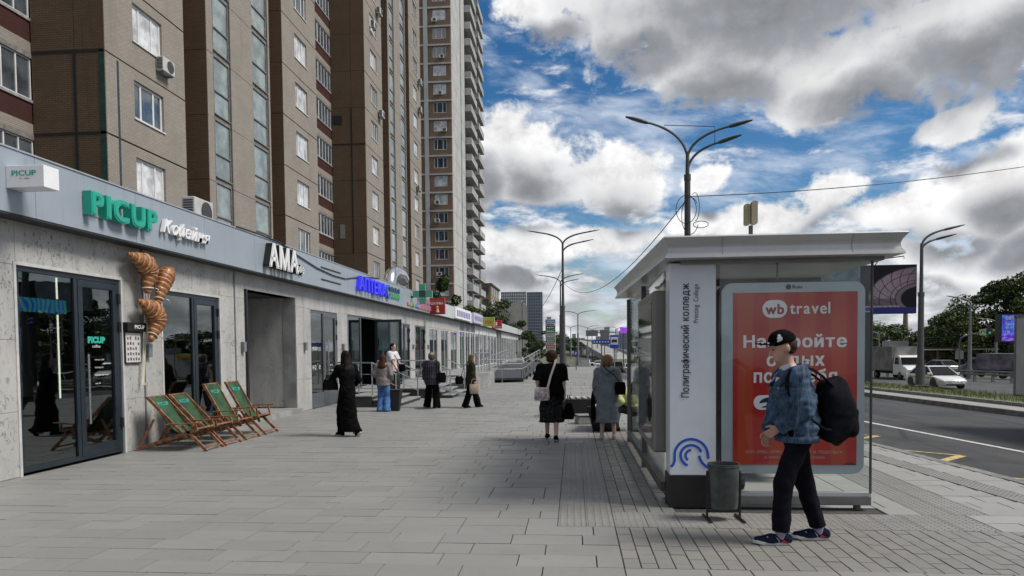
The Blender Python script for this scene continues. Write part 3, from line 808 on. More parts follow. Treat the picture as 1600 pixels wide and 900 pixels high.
# 7 storefronts farther on: white mullions, goods on lit shelves
M_GOODS = bpy.data.materials.new('goods'); M_GOODS.use_nodes = True
q = NT(M_GOODS.node_tree); p_ = q.n['Principled BSDF']; g_ = q.node('ShaderNodeNewGeometry')
mp = q.node('ShaderNodeMapping'); mp.inputs['Scale'].default_value = (1, 5, 3.4); q.l.new(g_.outputs['Position'], mp.inputs[0])
vo = q.node('ShaderNodeTexVoronoi'); vo.inputs['Scale'].default_value = 1.4; q.l.new(mp.outputs[0], vo.inputs['Vector'])
q.l.new(q.mix(.35, vo.outputs['Color'], (.5, .5, .5, 1)), p_.inputs['Base Color']); p_.inputs['Roughness'].default_value = .6
y = 44.7; k = 0
while y < 94:
    wide = 2.4; y1 = min(y+wide, 95)
    MB().box(-7.6, y-.22, 0, -7.24, y-.01, 3.37).build('pier', M_WHITEF, shops, bevel=.004)
    if not (66 < y < 70):
        glazed('storefront', y, y1-.23, .30, 2.82, ((y+y1)/2-.1,), M_WHITEF, .07)
        MB().box(-7.6, y, 2.82, -7.27, y1-.23, 3.37).build('transom_panel', M_GREYF if k < 3 else M_WHITEF, shops)
        MB().box(-7.6, y, 0, -7.27, y1-.23, .30).build('stall_riser', M_CONC, shops)
        if y < 62: MB().box(-8.3, y, .3, -7.9, y1-.25, 2.5).build('shelf_goods', M_GOODS, shops)
    y = y1; k += 1
MB().box(-16, 95.9, 0, -7.25, 96.1, 4.1).build('end_wall', M_FASCW, shops)
# things on the facade
for (yy, zz) in ((11.50, 1.65), (15.0, 1.72), (18.60, 1.74), (21.75, 1.72), (28.3, 1.75), (31.5, 1.75), (34.8, 1.75)):
    o = MB().box(-7.245, yy-.06, zz-.11, -7.17, yy+.06, zz+.11).build('junction_box', M_BOXG, shops, bevel=.008)
for yy, za, zb in ((11.42, .05, 3.37), (14.68, .05, 3.36)):
    MB().tube([(-7.235, yy, za), (-7.235, yy, zb)], .012, 6).build('conduit', M_BOXG, shops, True)
# lit tube and colour ticker inside the coffee shop
led = MB().tube([(-8.2, 10.67, .9), (-8.2, 10.67, 2.82)], .013, 8)
tag(led.build('light_tube', mat('light_tube', (.9, .85, .7), .4, 0, 0, emit=(1, .9, .68), es=2.2), None, True), 'vertical lit tube hanging inside the glass door of the coffee shop', 'lamp')
M_TICK = bpy.data.materials.new('ticker'); M_TICK.use_nodes = True
q = NT(M_TICK.node_tree); p_ = q.n['Principled BSDF']; g_ = q.node('ShaderNodeNewGeometry')
wv = q.node('ShaderNodeTexWave'); wv.wave_type = 'RINGS'; wv.inputs['Scale'].default_value = 3.2; wv.inputs['Distortion'].default_value = 9; wv.inputs['Detail'].default_value = 1; q.l.new(g_.outputs['Position'], wv.inputs[0])
cc = q.mix(q.sstep(wv.outputs[1], .35, .6), (.02, .08, .65, 1), (.04, .40, .16, 1)); q.l.new(cc, p_.inputs['Base Color']); q.l.new(cc, p_.inputs['Emission Color']); p_.inputs['Emission Strength'].default_value = .55
tk = empty('ticker_screen', (-8.0, 9.6, 2.2), 0, 'blue and green patterned screen strip inside the coffee shop door', 'screen', w=True)
MB().box(-8.05, 9.3, 2.22, -8.0, 10.62, 2.46).build('screen_case', M_BLACKP, tk); MB().box(-7.998, 9.32, 2.235, -7.994, 10.60, 2.445).build('display', M_TICK, tk)
# a white chair inside
def cafe_chair(loc, rz, label):
    t = empty('cafe_chair', loc, rz, label, 'chair'); M = mat('white_chair', (.55, .55, .55), .5, 0, .05, 5)
    MB().box(-.2, -.2, .44, .2, .2, .47).build('seat', M, t, bevel=.02); MB().box(-.2, .17, .5, .2, .2, .85).build('backrest', M, t, bevel=.02)
    for sx in (-1, 1):
        for sy in (-1, 1): MB().tube([(sx*.16, sy*.16, .44), (sx*.21, sy*.21, 0)], .012, 6).build('leg', M, t, True)
cafe_chair((-8.1, 8.75, 0), .6, 'white chair behind the glass of the coffee shop entrance')

# ------------------------------------------------------------------ stoops, steps and rails
def rail(par, pts, posts, r=.021, low=(.33, .62)):
    MB().tube(pts, r, 8).build('handrail', M_STEEL, par, True)
    for dz in low: MB().tube([(p[0], p[1], p[2]-dz) for p in pts], r*.55, 6).build('rail_bar', M_STEEL, par, True)
    for (x, y, z0, z1) in posts: MB().tube([(x, y, z0), (x, y, z1)], r*.9, 8).build('rail_post', M_STEEL, par, True)
A = empty('entrance_stoop', (-6, 21, 0), 0, 'pharmacy entrance platform with two steps and steel handrails', 'steps', w=True)
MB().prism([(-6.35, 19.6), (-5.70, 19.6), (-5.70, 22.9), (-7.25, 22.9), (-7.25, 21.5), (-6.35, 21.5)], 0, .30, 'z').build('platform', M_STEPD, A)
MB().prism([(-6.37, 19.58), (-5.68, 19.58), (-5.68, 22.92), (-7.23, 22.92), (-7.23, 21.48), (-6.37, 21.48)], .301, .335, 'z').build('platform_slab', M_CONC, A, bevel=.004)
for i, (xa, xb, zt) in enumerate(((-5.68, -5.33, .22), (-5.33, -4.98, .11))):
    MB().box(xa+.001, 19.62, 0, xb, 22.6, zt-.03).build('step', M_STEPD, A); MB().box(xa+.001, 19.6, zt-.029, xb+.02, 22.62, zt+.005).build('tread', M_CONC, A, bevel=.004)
rail(A, [(-7.0, 20.6, 1.26), (-6.2, 20.0, 1.26), (-5.72, 19.72, 1.26)], [(-6.2, 20.0, .33, 1.26), (-5.72, 19.72, .33, 1.26)])
rail(A, [(-5.72, 19.72, 1.26), (-5.0, 19.72, .92)], [(-5.03, 19.72, .1, .93)])
rail(A, [(-5.72, 22.5, 1.26), (-5.0, 22.5, .92)], [(-5.72, 22.5, .33, 1.26), (-5.03, 22.5, .1, .93)])
B = empty('entrance_stoop', (-5.5, 26, 0), 0, 'second entrance platform with steps and a steel pram ramp', 'steps', w=True)
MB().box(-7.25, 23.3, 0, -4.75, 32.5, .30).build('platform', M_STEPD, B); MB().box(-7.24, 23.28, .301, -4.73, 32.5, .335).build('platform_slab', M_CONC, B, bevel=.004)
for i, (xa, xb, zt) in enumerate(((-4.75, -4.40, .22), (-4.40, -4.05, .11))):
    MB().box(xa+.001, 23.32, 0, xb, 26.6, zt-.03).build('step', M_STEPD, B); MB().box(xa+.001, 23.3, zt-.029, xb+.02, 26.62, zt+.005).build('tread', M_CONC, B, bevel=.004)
for yy in (24.0, 24.4): MB().hexa([(-4.75, yy, .36), (-4.75, yy+.14, .36), (-3.75, yy+.14, .0), (-3.75, yy, .0)], [(-4.75, yy, .39), (-4.75, yy+.14, .39), (-3.72, yy+.14, .03), (-3.72, yy, .03)]).build('ramp_channel', M_STEEL, B)
rail(B, [(-6.6, 23.4, 1.26), (-4.8, 23.4, 1.26)], [(-6.6, 23.4, .33, 1.26), (-5.7, 23.4, .33, 1.26), (-4.8, 23.4, .33, 1.26)])
rail(B, [(-4.8, 23.4, 1.26), (-4.1, 23.4, .92)], [(-4.13, 23.4, .1, .93)])
rail(B, [(-4.8, 26.5, 1.26), (-4.1, 26.5, .92)], [(-4.8, 26.5, .33, 1.26), (-4.13, 26.5, .1, .93)])
Cc = empty('entrance_stoop', (-5, 34, 0), 0, 'third entrance platform with a slanted concrete cheek and railings', 'steps', w=True)
MB().box(-7.25, 32.6, 0, -4.3, 45, .42).build('platform', M_CONC, Cc)
MB().prism([(-4.3, 28.6), (-3.6, 29.4), (-3.55, 31.5), (-4.3, 32.6)], 0, .62, 'z').build('cheek_wall', M_CONC, Cc, bevel=.01)
MB().box(-5.3, 29.0, 0, -4.31, 32.6, .25).build('step', M_CONC, Cc); MB().box(-5.3, 30.0, .25, -4.31, 32.6, .40).build('step', M_CONC, Cc)
rail(Cc, [(-4.35, 28.8, 1.0), (-4.2, 30.0, 1.45), (-3.75, 31.4, 1.45), (-3.75, 33, 1.3)], [(-4.3, 29.0, .6, 1.1), (-4.2, 30.0, .6, 1.45), (-3.75, 31.4, .6, 1.45)]+[(-4.2+.09*i, 30+.28*i, .6, 1.44) for i in range(1, 5)], .02, (.72,))
D = empty('access_ramp', (-3.2, 36, 0), 0, 'long dark wheelchair ramp with double steel railings before the far shops', 'ramp', w=True)
MB().hexa([(-4.5, 33.5, .12), (-2.5, 34.2, .12), (-2.3, 48, .5), (-4.5, 48, .5)], [(-4.5, 33.5, .22), (-2.5, 34.2, .22), (-2.3, 48, .72), (-4.5, 48, .72)]).build('ramp_deck', mat('ramp_grate', (.03, .032, .035), .5, .2, .2, 6), D)
for t_ in range(5):
    yy = 34.3+t_*3.2; MB().box(-2.56, yy, 0, -2.46, yy+.1, .6).build('ramp_leg', M_STEPD, D)
rail(D, [(-2.5, 34.2, 1.1), (-2.3, 48, 1.55)], [(-2.5+.2*i/5, 34.2+13.8*i/5, .2, 1.1+.45*i/5) for i in range(6)], .022, (.2, .45))
rail(D, [(-4.4, 33.5, 1.1), (-4.4, 48, 1.6)], [(-4.4, 33.5+14.5*i/5, .2, 1.1+.5*i/5) for i in range(6)], .022, (.2, .45))
rail(D, [(-4.4, 33.5, 1.1), (-2.5, 34.2, 1.1)], [(-3.45, 33.85, 0, 1.1)], .022, (.2, .45))

# ------------------------------------------------------------------ signs of the shops
def letters(par, body, loc, face, m, height, width, depth, bold=0., gapk=.10, shear=0., side=None, fat=0., name='letter'):
    ms = [text_mesh(c, 1., depth=.01, bold=bold if c != 'ф' else max(bold, .004), shear=shear, rawy=True, res=4 if c != 'ф' else 12) if c != ' ' else None for c in body]
    if fat:                                          # a heavier stroke: the glyph laid over itself a hair apart
        for i, me in enumerate(ms):
            if me is None: continue
            V = [v.co.copy() for v in me.vertices]; P = [tuple(p.vertices) for p in me.polygons]; vs = []; fs = []
            for j, (dx, dy) in enumerate(((-fat, -fat*.6), (fat*.97, -fat*.55), (-fat*.94, fat*.6), (fat*.91, fat*.56), (0, 0))):
                o_ = len(vs); vs += [(v.x+dx+fat, v.y+dy, math.copysign(.005+.0002*j, v.z)) for v in V]; fs += [tuple(o_+k for k in p) for p in P]
            n_ = bpy.data.meshes.new('glyph'); n_.from_pydata(vs, [], fs); ms[i] = n_
    ext = []
    for me in ms:
        if me is None: ext.append((.35, 0, 0)); continue
        xs = [v.co.x for v in me.vertices]; yv = [v.co.y for v in me.vertices]; ext.append((max(xs), max(yv), min(yv)))
    lo_ = min(e[2] for e in ext); H_ = max(e[1] for e in ext)-lo_; tot = sum(e[0] for e in ext)+gapk*(len(body)-1); sx = width/tot; sy = height/H_; x = 0
    for me, e in zip(ms, ext):
        if me is not None:
            for v in me.vertices:
                v.co.x = v.co.x*sx; v.co.y = (v.co.y-lo_)*sy; v.co.z = v.co.z*depth/.01
            me.materials.append(m)
            if side:
                me.materials.append(side)
                for f in me.polygons:
                    if abs(f.normal.z) < .5: f.material_index = 1
            me.update()
            o = bpy.data.objects.new(name, me); COL.objects.link(o)
            o.matrix_world = Matrix.Translation(loc) @ face @ Matrix.Translation((x, 0, 0))
            hang(o, par)
        x += (e[0]+gapk)*sx
def sign(name, label, loc, cat='sign', group=None): return empty(name, loc, 0, label, cat, group, w=True)
M_TEALL = mat('teal_letter', (.015, .37, .27), .4, 0, .04, 3)
M_WHITEL = mat('white_letter', (.80, .81, .82), .4, 0, .03, 3)
M_BLUEL = mat('blue_letter', (.04, .04, .75), .4, 0, .03, 3, emit=(.03, .03, .9), es=.18)
M_LBOX = mat('lightbox_white', (.85, .86, .88), .35, 0, .03, 3)
s_ = sign('projecting_sign', 'white box sign with small teal lettering jutting from the grey fascia', (-6.7, 8.24, 3.66))
MB().box(-6.949, 8.24, 3.66, -6.45, 8.50, 3.93).build('sign_case', M_LBOX, s_, bevel=.006)
text('lettering', 'PICUP', (-6.87, 8.236, 3.80), FACE_MY, M_TEALL, s_, bold=.02, width=.32, height=.068)
text('lettering', 'кофейня', (-6.77, 8.236, 3.755), FACE_MY, mat('dark_print', (.05, .05, .05), .6, 0, 0), s_, width=.13, height=.022)
s_ = sign('letter_sign', 'thick teal letters spelling PICUP on the grey fascia', (-6.9, 9.6, 3.58))
letters(s_, 'PICUP', (-6.875, 9.60, 3.585), FACE_X, M_TEALL, .345, 1.62, .12, 0, .10, fat=.055)
MB().box(-6.949, 9.6, 3.60, -6.94, 11.2, 3.63).box(-6.949, 9.6, 3.85, -6.94, 11.2, 3.88).build('mounting_rail', M_FASC, s_)
s_ = sign('letter_sign', 'white slanted script letters spelling Кофейня beside the teal letters', (-6.9, 11.4, 3.6))
letters(s_, 'Кофейня', (-6.89, 11.45, 3.575), FACE_X, M_WHITEL, .31, 1.55, .06, 0, -.02, .38, fat=.02)
s_ = sign('letter_sign', 'bulky white letters АМА with small кофе on a black backing', (-6.9, 15.4, 3.5))
letters(s_, 'АМА', (-6.86, 15.45, 3.52), FACE_X, M_WHITEL, .55, 1.70, .14, 0, .04, side=M_BLACKP, fat=.05)
letters(s_, 'кофе', (-6.91, 17.18, 3.53), FACE_X, M_WHITEL, .27, .58, .05, 0, .06, side=M_BLACKP, fat=.03)
s_ = sign('letter_sign', 'blue letters spelling АПТЕКА above the pharmacy door', (-6.9, 22.2, 3.5))
letters(s_, 'АПТЕКА', (-6.87, 22.25, 3.56), FACE_X, M_BLUEL, .46, 3.25, .12, 0, .08, fat=.03)
s_ = sign('emblem_sign', 'round blue and green emblem with lettering strokes right of the blue letters', (-6.9, 25.7, 3.5))
rg = MB()
for k in range(20):
    a0, a1 = 2*PI*k/24+.5, 2*PI*(k+1)/24+.5
    rg.hexa([(-6.94, 26.05+r_*math.cos(a)*1.2, 3.80+r_*math.sin(a)) for a, r_ in ((a0, .18), (a0, .25), (a1, .25), (a1, .18))], [(-6.84, 26.05+r_*math.cos(a)*1.2, 3.80+r_*math.sin(a)) for a, r_ in ((a0, .18), (a0, .25), (a1, .25), (a1, .18))])
rg.build('ring', mat('emblem_blue', (.03, .12, .5), .4, 0, 0), s_)
for k in range(6): MB().box(-6.94, 26.4+k*.26, 3.84, -6.88, 26.52+k*.26, 3.84+.15+.03*(k % 2)).build('stroke', mat('emblem_navy', (.04, .09, .2), .4, 0, 0), s_)
for k in range(6): MB().box(-6.94, 26.4+k*.26, 3.62, -6.88, 26.58+k*.26, 3.62+.13+.03*(k % 2)).build('stroke', mat('emblem_green', (.05, .40, .16), .4, 0, 0), s_)
s_ = sign('pharmacy_cross', 'projecting green pharmacy cross with banded arms', (-6.6, 30.2, 3.7))
MB().box(-6.95, 30.0, 3.84, -6.85, 30.08, 3.92).build('bracket', M_BLACKP, s_)
xc, zc, a_, t_ = -6.45, 4.0, .42, .14
for nm, (x0, x1, z0, z1) in (('arm', (xc-a_, xc-t_, zc-t_, zc+t_)), ('arm', (xc+t_, xc+a_, zc-t_, zc+t_)), ('arm', (xc-t_, xc+t_, zc+t_, zc+a_)), ('arm', (xc-t_, xc+t_, zc-a_, zc-t_)), ('centre', (xc-t_, xc+t_, zc-t_, zc+t_))):
    MB().box(x0, 30.0, z0, x1, 30.16, z1).build(nm, mat('cross_green' if nm == 'arm' else 'cross_dark', (.08, .33, .22) if nm == 'arm' else (.03, .06, .05), .4, 0, .1, 12), s_)
for z_ in (zc+.2, zc+.29, zc+.37, zc-.2, zc-.29, zc-.37): MB().box(xc-t_+.01, 29.985, z_-.012, xc+t_-.01, 29.999, z_+.012).build('band', mat('cross_band', (.15, .55, .42), .4, 0, 0), s_)
s_ = sign('letter_sign', 'pale lilac and pink letters with coloured squares under the fascia end', (-6.9, 30.6, 3.5))
for k, c_ in enumerate(((.6, .2, .2), (.55, .45, .08), (.15, .45, .2), (.08, .3, .6), (.1, .35, .6))): MB().box(-6.945, 29.3+k*.5, 3.50, -6.90, 29.7+k*.5, 3.62).build('square', mat('sq%d' % k, c_, .5, 0, 0), s_)
for k in range(8): MB().box(-6.945, 31.3+k*.34, 3.78, -6.89, 31.48+k*.34, 3.98).build('stroke', mat('lilac', (.42, .36, .55) if k > 2 else (.5, .22, .3), .5, 0, .1), s_)
for k in range(9): MB().box(-6.945, 31.2+k*.34, 3.48, -6.89, 31.40+k*.34, 3.70).build('stroke', MATS['lilac'], s_)
def lightbox(name, label, x0, y0, z0, x1, y1, z1, m, face='my', txt=None, tm=None, th=.2, tw=None):
    s_ = sign(name, label, ((x0+x1)/2, y0, z0))
    MB().box(x0, y0, z0, x1, y1, z1).build('sign_case', m, s_, bevel=.02)
    if txt:
        w_ = tw or (x1-x0)*.84
        text('lettering', txt, (x0+((x1-x0)-w_)/2, y0-.004, z0+(z1-z0)*.58), FACE_MY, tm, s_, width=w_, height=th, bold=.02)
    return s_
M_RED = mat('sign_red', (.30, .02, .025), .45, 0, .05, 3); M_RED2 = mat('sign_red_bright', (.45, .02, .03), .45, 0, .05, 3)
s_ = lightbox('projecting_sign', 'dark red box sign reading ШАУРМА with a small cook figure', -6.95, 34.0, 3.33, -6.22, 34.25, 4.12, M_RED, txt='ШАУРМА', tm=M_WHITEL, th=.13)
fg = MB(); fg.lathe([(0, .0), (.1, .02), (.06, .16), (.05, .22), (.08, .28), (0, .34)], (-6.58, 33.99, 3.40), 8); fg.build('figure', mat('figure_print', (.5, .35, .18), .6, 0, .3, 20), s_)
text('lettering', 'шаверма', (-6.88, 33.996, 3.96), FACE_MY, mat('gold_print', (.5, .3, .08), .6, 0, 0), s_, width=.56, height=.06)
s_ = sign('letter_sign', 'white shop sign board with lilac letter strokes above the first white storefront', (-6.9, 41, 3.5))
MB().box(-6.949, 41.0, 3.45, -6.86, 47.2, 4.12).build('sign_board', M_LBOX, s_, bevel=.01)
for k in range(8): MB().box(-6.859, 41.5+k*.68, 3.6, -6.84, 41.9+k*.68, 3.95).build('stroke', mat('violet_print', (.26, .24, .50), .5, 0, .05), s_)
s_ = sign('letter_sign', 'pale blue shop sign board between the lilac board and the yellow sign', (-6.9, 48.4, 3.5))
MB().box(-6.949, 48.4, 3.45, -6.84, 53.0, 4.15).build('sign_board', mat('pale_blue_board', (.50, .54, .68), .4, 0, .04), s_, bevel=.01)
for k in range(6): MB().box(-6.839, 48.9+k*.66, 3.65, -6.82, 49.3+k*.66, 3.95).build('stroke', MATS['violet_print'], s_)
s_ = lightbox('projecting_sign', 'yellow and green rounded shop sign farther along the white fascia', -6.95, 54.0, 3.35, -6.05, 54.3, 4.05, mat('sign_yellow', (.55, .38, .05), .5, 0, .3, 2, col2=(.25, .40, .12)))
text('lettering', '888', (-6.75, 53.995, 3.55), FACE_MY, mat('orange_print', (.5, .17, .02), .5, 0, 0), s_, width=.5, height=.25)
s_ = lightbox('projecting_sign', 'bright red box sign with a white figure one at the far end', -6.95, 60.0, 3.35, -6.1, 60.3, 4.05, M_RED2)
text('lettering', '1', (-6.62, 59.995, 3.62), FACE_MY, M_WHITEL, s_, width=.14, height=.28, bold=.02)
text('lettering', 'аптека', (-6.86, 59.995, 3.43), FACE_MY, M_WHITEL, s_, width=.66, height=.1)
# bars left on the fascia, the loose cable, roof kit
s_ = sign('mounting_bars', 'two dark bars left on the grey fascia between two shop signs', (-6.93, 19.1, 3.6), 'bars')
for z_ in (3.60, 3.93): MB().box(-6.949, 19.15, z_-.012, -6.925, 20.8, z_+.012).build('bar', M_BLACKP, s_)
cb = MB(); pts = []
for (y_, z_) in ((14.2, 4.2), (15.2, 4.21), (16.5, 4.19), (17.2, 4.05), (17.9, 3.97), (18.8, 3.86), (20.1, 3.79), (21.2, 3.80), (22.0, 3.91), (23.2, 4.05), (25, 4.19)): pts.append((-6.925, y_, z_))
tag(cb.tube(pts, .016, 6).build('cable', M_BLACKP, None, True), 'loose black cable sagging across the grey fascia', 'cable')
def ac_unit(loc, rz, label, par=None, group='air conditioner boxes on the walls', sc_=1.):
    t = par or empty('air_conditioner', loc, rz, label, 'air conditioner', group)
    # faces local -y... fan looks along +x, grille on -y side
    MB().box(-.15, -.4, 0, .15, .4, .55).build('case', M_ACW, t, bevel=.02)
    f = MB(); f.lathe([(.23, 0), (.23, .012), (.0, .014)], (.151, .1, .28), 20, 'x'); f.build('fan_grille', M_ACD, t)
    s2 = MB()
    for k in range(8): s2.box(-.11, -.408, .07+k*.055, .11, -.401, .10+k*.055)
    s2.build('side_grille', M_ACD, t)
    MB().box(-.18, -.32, -.05, .12, -.28, -.002).box(-.18, .28, -.05, .12, .32, -.002).build('bracket', M_BOXG, t)
    return t
M_ACW = mat('ac_case', (.50, .51, .50), .5, 0, .1, 5, streak=.2); M_ACD = mat('ac_grille', (.05, .05, .052), .6, 0, .2, 9)
roofac = ac_unit((-8.4, 15.4, 4.48), 0, 'white air conditioner box standing on the shop roof', group=None)
MB().box(-.15, -.3, -.58, .15, -.2, -.05).box(-.15, .2, -.58, .15, .3, -.05).build('stand', M_BOXG, roofac)
dt = empty('vent_duct', (-8.5, 32.6, 3.9), 0, 'shiny bent metal ventilation pipe rising over the shop roof', 'vent pipe', w=True)
dp = [(-8.5, 32.4, 3.9), (-8.5, 32.4, 4.55)]+[(-8.5+.0, 32.4+1.05*(1-math.cos(a)), 4.55+.75*math.sin(a)) for a in (.3, .6, .9, 1.2, 1.5)]+[(-8.5, 34.6, 5.32), (-8.5, 35.1, 5.12)]
MB().tube(dp, .30, 16).build('pipe', mat('galvanised', (.62, .63, .64), .25, 1., .15, 6), dt, 'facet')
MB().tube([(-8.5, 35.06, 5.14), (-8.5, 35.2, 5.08)], .27, 16).build('mouth', M_BLACKP, dt)

# ------------------------------------------------------------------ apartment block, tower and the buildings beyond
def tile_wall(name, c1, c2, joint, bw, bh, streak=.35):
    m = bpy.data.materials.new(name); m.use_nodes = True; q = NT(m.node_tree); p = q.n['Principled BSDF']
    g = q.node('ShaderNodeNewGeometry'); sp = q.node('ShaderNodeSeparateXYZ'); q.l.new(g.outputs['Position'], sp.inputs[0])
    v = q.comb(q.m('ADD', sp.outputs[0], sp.outputs[1]), sp.outputs[2])
    b = q.node('ShaderNodeTexBrick'); q.l.new(v, b.inputs['Vector']); b.offset = 0.5
    b.inputs['Color1'].default_value = (*c1, 1); b.inputs['Color2'].default_value = (*c2, 1); b.inputs['Mortar'].default_value = (*joint, 1)
    b.inputs['Scale'].default_value = 1; b.inputs['Brick Width'].default_value = bw; b.inputs['Row Height'].default_value = bh; b.inputs['Mortar Size'].default_value = bh*.09
    n = q.sstep(q.noise(g.outputs['Position'], .7, 6, .65), .35, .7)
    c = q.mix(q.m('MULTIPLY', n, .45), b.outputs[0], tuple(x*.6 for x in c1)+(1,))
    mp = q.node('ShaderNodeMapping'); mp.inputs['Scale'].default_value = (1.6, 1.6, .12); q.l.new(g.outputs['Position'], mp.inputs[0])
    s = q.sstep(q.noise(mp.outputs[0], 1.6, 6, .7), .52, .78)
    c = q.mix(q.m('MULTIPLY', s, streak), c, tuple(x*.42 for x in c1)+(1,))
    q.l.new(c, p.inputs['Base Color']); p.inputs['Roughness'].default_value = .75; p.inputs['Specular IOR Level'].default_value = .25
    bp = q.node('ShaderNodeBump'); bp.inputs['Strength'].default_value = .25; bp.inputs['Distance'].default_value = .01; bp.invert = True
    q.l.new(b.outputs['Fac'], bp.inputs['Height']); q.l.new(bp.outputs[0], p.inputs['Normal'])
    MATS[name] = m; return m
M_BEIGE = tile_wall('beige_tile', (.355, .32, .28), (.305, .275, .242), (.15, .135, .118), .24, .075)
M_BROWN = tile_wall('brown_tile', (.165, .112, .072), (.138, .094, .061), (.062, .044, .031), .24, .075, .45)
M_REDT = tile_wall('red_tile', (.070, .026, .022), (.055, .022, .019), (.03, .012, .01), .24, .075)
M_SEAL = mat('black_sealant', (.014, .014, .015), .6, 0, .2, 5)
M_PVC = mat('white_pvc', (.66, .67, .68), .4, 0, .08, 3)
M_WOODF = mat('old_frame', (.20, .19, .175), .6, 0, .25, 5)
M_WIN = dark_glass('window_glass', (.07, .085, .10), .04, 2.2, .5)
M_CURTSKY = mat('curtain_sky_pane', (.46, .48, .50), .5, 0, .3, 1.3, col2=(.62, .64, .66), coat=1.)  # pale panes: curtains, with bright sky reflection put into the colour
M_WINB = dark_glass('stair_glass', (.25, .30, .31), .22, 1.55, .3)
M_SILL = mat('sill_metal', (.36, .36, .36), .5, .2, .2, 4)
Z0, FH = .8, 2.82
block = empty('apartment_block', (-17, 24, 0), 0, 'tall brown and beige tiled panel apartment block behind the shops', 'building', w=True)
def vis(x, y, z): 
    u, v = px_of(x, y, z); return v > -90 and u > -160
def window_mesh(w, h, kind=0):
    """facing +x, origin at lower corner (y, z); frame and panes as two meshes"""
    f = MB(); t = .095; d0, d1 = -.16, -.09
    f.box(d0, 0, 0, d1, w, t).box(d0, 0, h-t, d1, w, h).box(d0, 0, t, d1, t, h-t).box(d0, w-t, t, d1, w, h-t)
    if kind != 2:
        for s in (.27*w, .70*w): f.box(d0, s-.05, t, d1, s+.05, h-t)
    else:
        f.box(d0, w/2-.04, t, d1, w/2+.04, h-t)
    f.box(-.10, -.05, -.05, .05, w+.05, .0)
    p = MB().box(-.135, t*.5, t*.5, -.12, w-t*.5, h-t*.5)
    return mesh_of(f, M_PVC), mesh_of(p, M_WIN if kind in (0, 2) else M_CURTSKY)
def panel_hole(y0, y1, z0, z1, wy0, wy1, wz0, wz1, t=.2, g=.03):
    """storey-high panel facing +x with a window hole, y/z relative"""
    m = MB(); a, b, c, d = y0+g, y1-g, z0+g, z1-g
    m.box(-t, a, c, 0, b, wz0).box(-t, a, wz1, 0, b, d).box(-t, a, wz0, 0, wy0, wz1).box(-t, wy1, wz0, 0, b, wz1)
    return m
XW = -16.1
WM = [window_mesh(1.88, 1.40, 0), window_mesh(1.88, 1.40, 1)]
rs = random.Random(21)
def put_window(me, x, y, z, par, rot=None):
    o = piece('window', me[0], par, (x, y, z), rot); o2 = bpy.data.objects.new('pane', me[1]); COL.objects.link(o2); o2.parent = o
    return o
NF = 17; ZT = Z0+NF*FH
def module(dy, back=True):
    # S1 with its brown return wall
    ps = mesh_of(panel_hole(0, 5.15, 0, FH, 1.65, 3.53, 1.02, 2.42), M_BEIGE)
    ps3 = mesh_of(panel_hole(0, 5.3, 0, FH, 1.85, 3.73, 1.02, 2.42), M_BEIGE)
    bw1 = mesh_of(MB().box(-18.8+.01, 0, .012, -17.21, .2, FH-.012), M_BROWN); bw2 = mesh_of(MB().box(-17.19, 0, .012, XW-.005, .2, FH-.012), M_BROWN)
    br = mesh_of(MB().box(-17.1, 0, .012, -16.02, .2, FH-.012), M_BROWN); br3 = mesh_of(MB().box(-17.1, 0, .012, XW-.005, .2, FH-.012), M_BROWN)
    c1 = [mesh_of(MB().box(-.2, a_, .012, 0, b_, FH-.012), M_BEIGE) for a_, b_ in ((.012, .55), (2.22, 4.5), (6.38, 6.58))]
    # stair glazing of one storey
    def stair(y0, y1):
        f = MB(); t = .05
        f.box(-.16, y0, 0, -.04, y0+t, FH).box(-.16, y1-t, 0, -.04, y1, FH).box(-.16, y0+t, 0, -.04, y1-t, .22).box(-.16, y0+t, 1.3, -.04, y1-t, 1.36).box(-.10, y0, .22, .03, y1, .27)
        return mesh_of(f, M_WOODF), mesh_of(MB().box(-.12, y0+t, .22, -.10, y1-t, FH-.0), M_WINB)
    st1, st2 = stair(.65, 2.12), stair(4.58, 6.30)
    for k in range(NF):
        z = Z0+k*FH
        if not vis(XW, 44+dy, z): break
        if vis(XW, 28+dy, z):
            piece('wall_panel', bw1, block, (0, 23.6+dy, z)); piece('wall_panel', bw2, block, (0, 23.6+dy, z))
            piece('wall_panel', ps, block, (XW, 23.6+dy, z)); put_window(WM[rs.random() < .6], XW, 25.25+dy, z+1.02, block)
        if vis(XW, 37+dy, z):
            piece('wall_panel', br, block, (0, 30.4+dy, z)); [piece('wall_panel', c_, block, (-16.0, 30.4+dy, z)) for c_ in c1]
            for fr, gl in (st1, st2):
                o = piece('stair_window', fr, block, (-16.0, 30.4+dy, z)); o2 = bpy.data.objects.new('pane', gl); COL.objects.link(o2); o2.parent = o
        piece('wall_panel', br3, block, (0, 38.9+dy, z)); piece('wall_panel', ps3, block, (XW, 38.9+dy, z)); put_window(WM[rs.random() < .6], XW, 40.75+dy, z+1.02, block)
    # core behind everything, with black sealed joints
    zt = ZT
    MB().box(-26, 23.75+dy, 0, XW-.21, 28.75+dy, zt).build('core', M_SEAL, block)
    MB().box(-26, 28.75+dy, 0, -17.15, 30.6+dy, zt).build('core', M_BROWN, block)
    MB().box(-26, 30.6+dy, 0, -16.22, 37.0+dy, zt).build('core', M_SEAL, block)
    MB().box(-26, 37.0+dy, 0, -17.15, 39.1+dy, zt).build('core', M_BROWN, block)
    MB().box(-26, 39.1+dy, 0, XW-.21, 44.2+dy, zt).build('core', M_SEAL, block)
    MB().box(-26, 44.2+dy, 0, -18.95, 54.9+dy, zt).build('core', M_SEAL, block)
